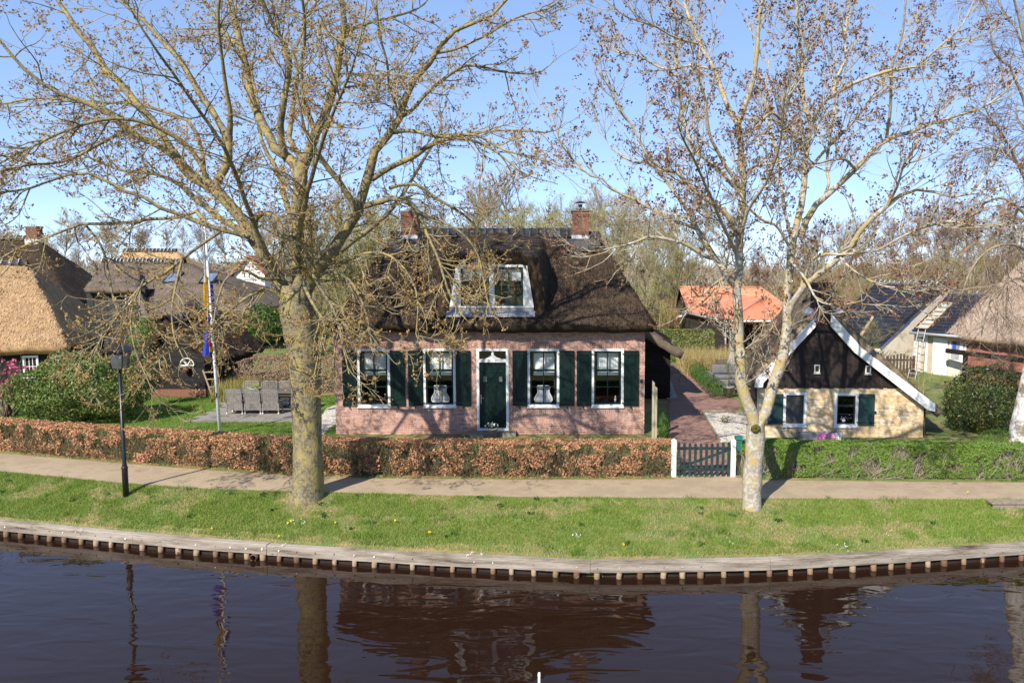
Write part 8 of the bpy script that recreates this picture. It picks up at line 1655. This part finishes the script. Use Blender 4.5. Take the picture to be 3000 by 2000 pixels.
for px in range(1740, 2500, 60):       # nearer scrub at the right
    yt = float(np.interp(px, [1700, 1800, 2000, 2200, 2520], [640, 610, 590, 545, 530])) + rw.uniform(-14, 14)
    wood_tree('scrub_willow', 'olive willow scrub at the edge of the russet wood', px, rw.uniform(66, 78), yt, rw.choice((3, 4)), rw.choice(('olive', 'russet')), 'willow scrub before the russet wood', rw.uniform(0, 6.28), cat=px % 120 == 0)
# small bare fruit tree behind the cottage
wood_tree('fruit_tree', 'small lichen-covered bare fruit tree behind the cottage thatch', 1962, 36.5, 705, 4, 'olive', None, 1.0, wide=1.5)
# thorny reddish shrub before the right-hand house
wood_tree('hanging_shrub', 'reddish-brown bare shrub before the brick wall of the pale thatched house', 2290, 33.5, 770, 4, 'russet', None, 2.0, wide=1.6)
# undergrowth and the far wood that closes the horizon
rg = np.random.default_rng(9)
def brush(name, label, x0, x1, y0, y1, n, h0, h1, m, r=0.02, K=4):
    X = rg.uniform(x0, x1, n); Y = rg.uniform(y0, y1, n); h = rg.uniform(h0, h1, n); Pt = np.empty((n, K, 3)); Pt[:, 0] = np.stack([X, Y, np.full(n, HG - 0.1)], 1); d = unit(np.stack([rg.normal(0, 0.35, n), rg.normal(0, 0.35, n), np.ones(n)], 1))
    for i in range(1, K): d = unit(d + rg.normal(0, 0.2, (n, 3)) + [0, 0, 0.1]); Pt[:, i] = Pt[:, i - 1] + d * (h / (K - 1))[:, None]
    V, Fq = tubes_np(Pt, np.linspace(1, 0.3, K)[None] * r * rg.uniform(0.6, 1.3, n)[:, None], 3); return tag(link(name, np_mesh(name, V, Fq), m), label, 'undergrowth', kind='stuff')
brush('undergrowth', 'dense bare undergrowth below the willows behind the brick house', -30, 8.5, 62, 82, 9000, 1.2, 4.2, WB['olive'][1], 0.03)
brush('wood_edge_scrub', 'dense bare undergrowth at the foot of the russet wood', 24, 75, 74, 100, 9000, 1.2, 5.0, WB['russet'][1], 0.035)
brush('far_scrub', 'low grey scrub below the far trees beyond the left roofs', -110, -25, 95, 130, 8000, 1.5, 5.0, WB['grey'][1], 0.045)
n = 9000; ang = rg.uniform(-1.15, 1.15, n); dist = rg.uniform(190, 300, n); X = np.sin(ang) * dist * 1.2; Y = 40 + np.cos(ang) * dist
h = (7 + 4 * np.array([noise.noise((a * 3.1, 2, 0)) for a in ang])) * rg.uniform(0.5, 1.15, n); Pt = np.empty((n, 4, 3)); Pt[:, 0] = np.stack([X, Y, np.full(n, HG)], 1); d = unit(np.stack([rg.normal(0, 0.16, n), rg.normal(0, 0.16, n), np.ones(n)], 1))
for i in range(1, 4): d = unit(d + rg.normal(0, 0.14, (n, 3))); Pt[:, i] = Pt[:, i - 1] + d * (h / 3)[:, None]
A, Ra = grow(Pt, np.linspace(0.16, 0.05, 4)[None] * np.ones((n, 1)), -6, (1.2, 3.2), 3, (0.4, 1.0), 0.08, 0.12, 0.07, 0.04, t0=0.25, rng=rg)
V, Fq = tubes_np(Pt, np.linspace(0.16, 0.05, 4)[None] * np.ones((n, 1)), 3); V2, F2 = tubes_np(A, Ra, 3)
tag(link('distant_wood', np_mesh('distant_wood', np.vstack([V, V2]), np.vstack([Fq, F2 + len(V)])), WB['grey'][1]), 'far bare woodland closing the horizon', 'woodland', kind='stuff')
# pasture fence far behind the orange roof
ff = thing('pasture_fence', 'white rail fence on the far meadow behind the orange roof', 'fence', (XA(1700, 95), 95, HG))
for k in range(9): MB().box(XA(1640, 95, 690) + k * 1.6, XA(1640, 95, 690) + k * 1.6 + 0.1, 95, 95.1, HG, HG + 1.25).build('post', WHITE, ff)
for z in (0.55, 1.1): MB().box(XA(1640, 95, 690), XA(1640, 95, 690) + 13, 94.95, 95, HG + z, HG + z + 0.1).build('rail', WHITE, ff)
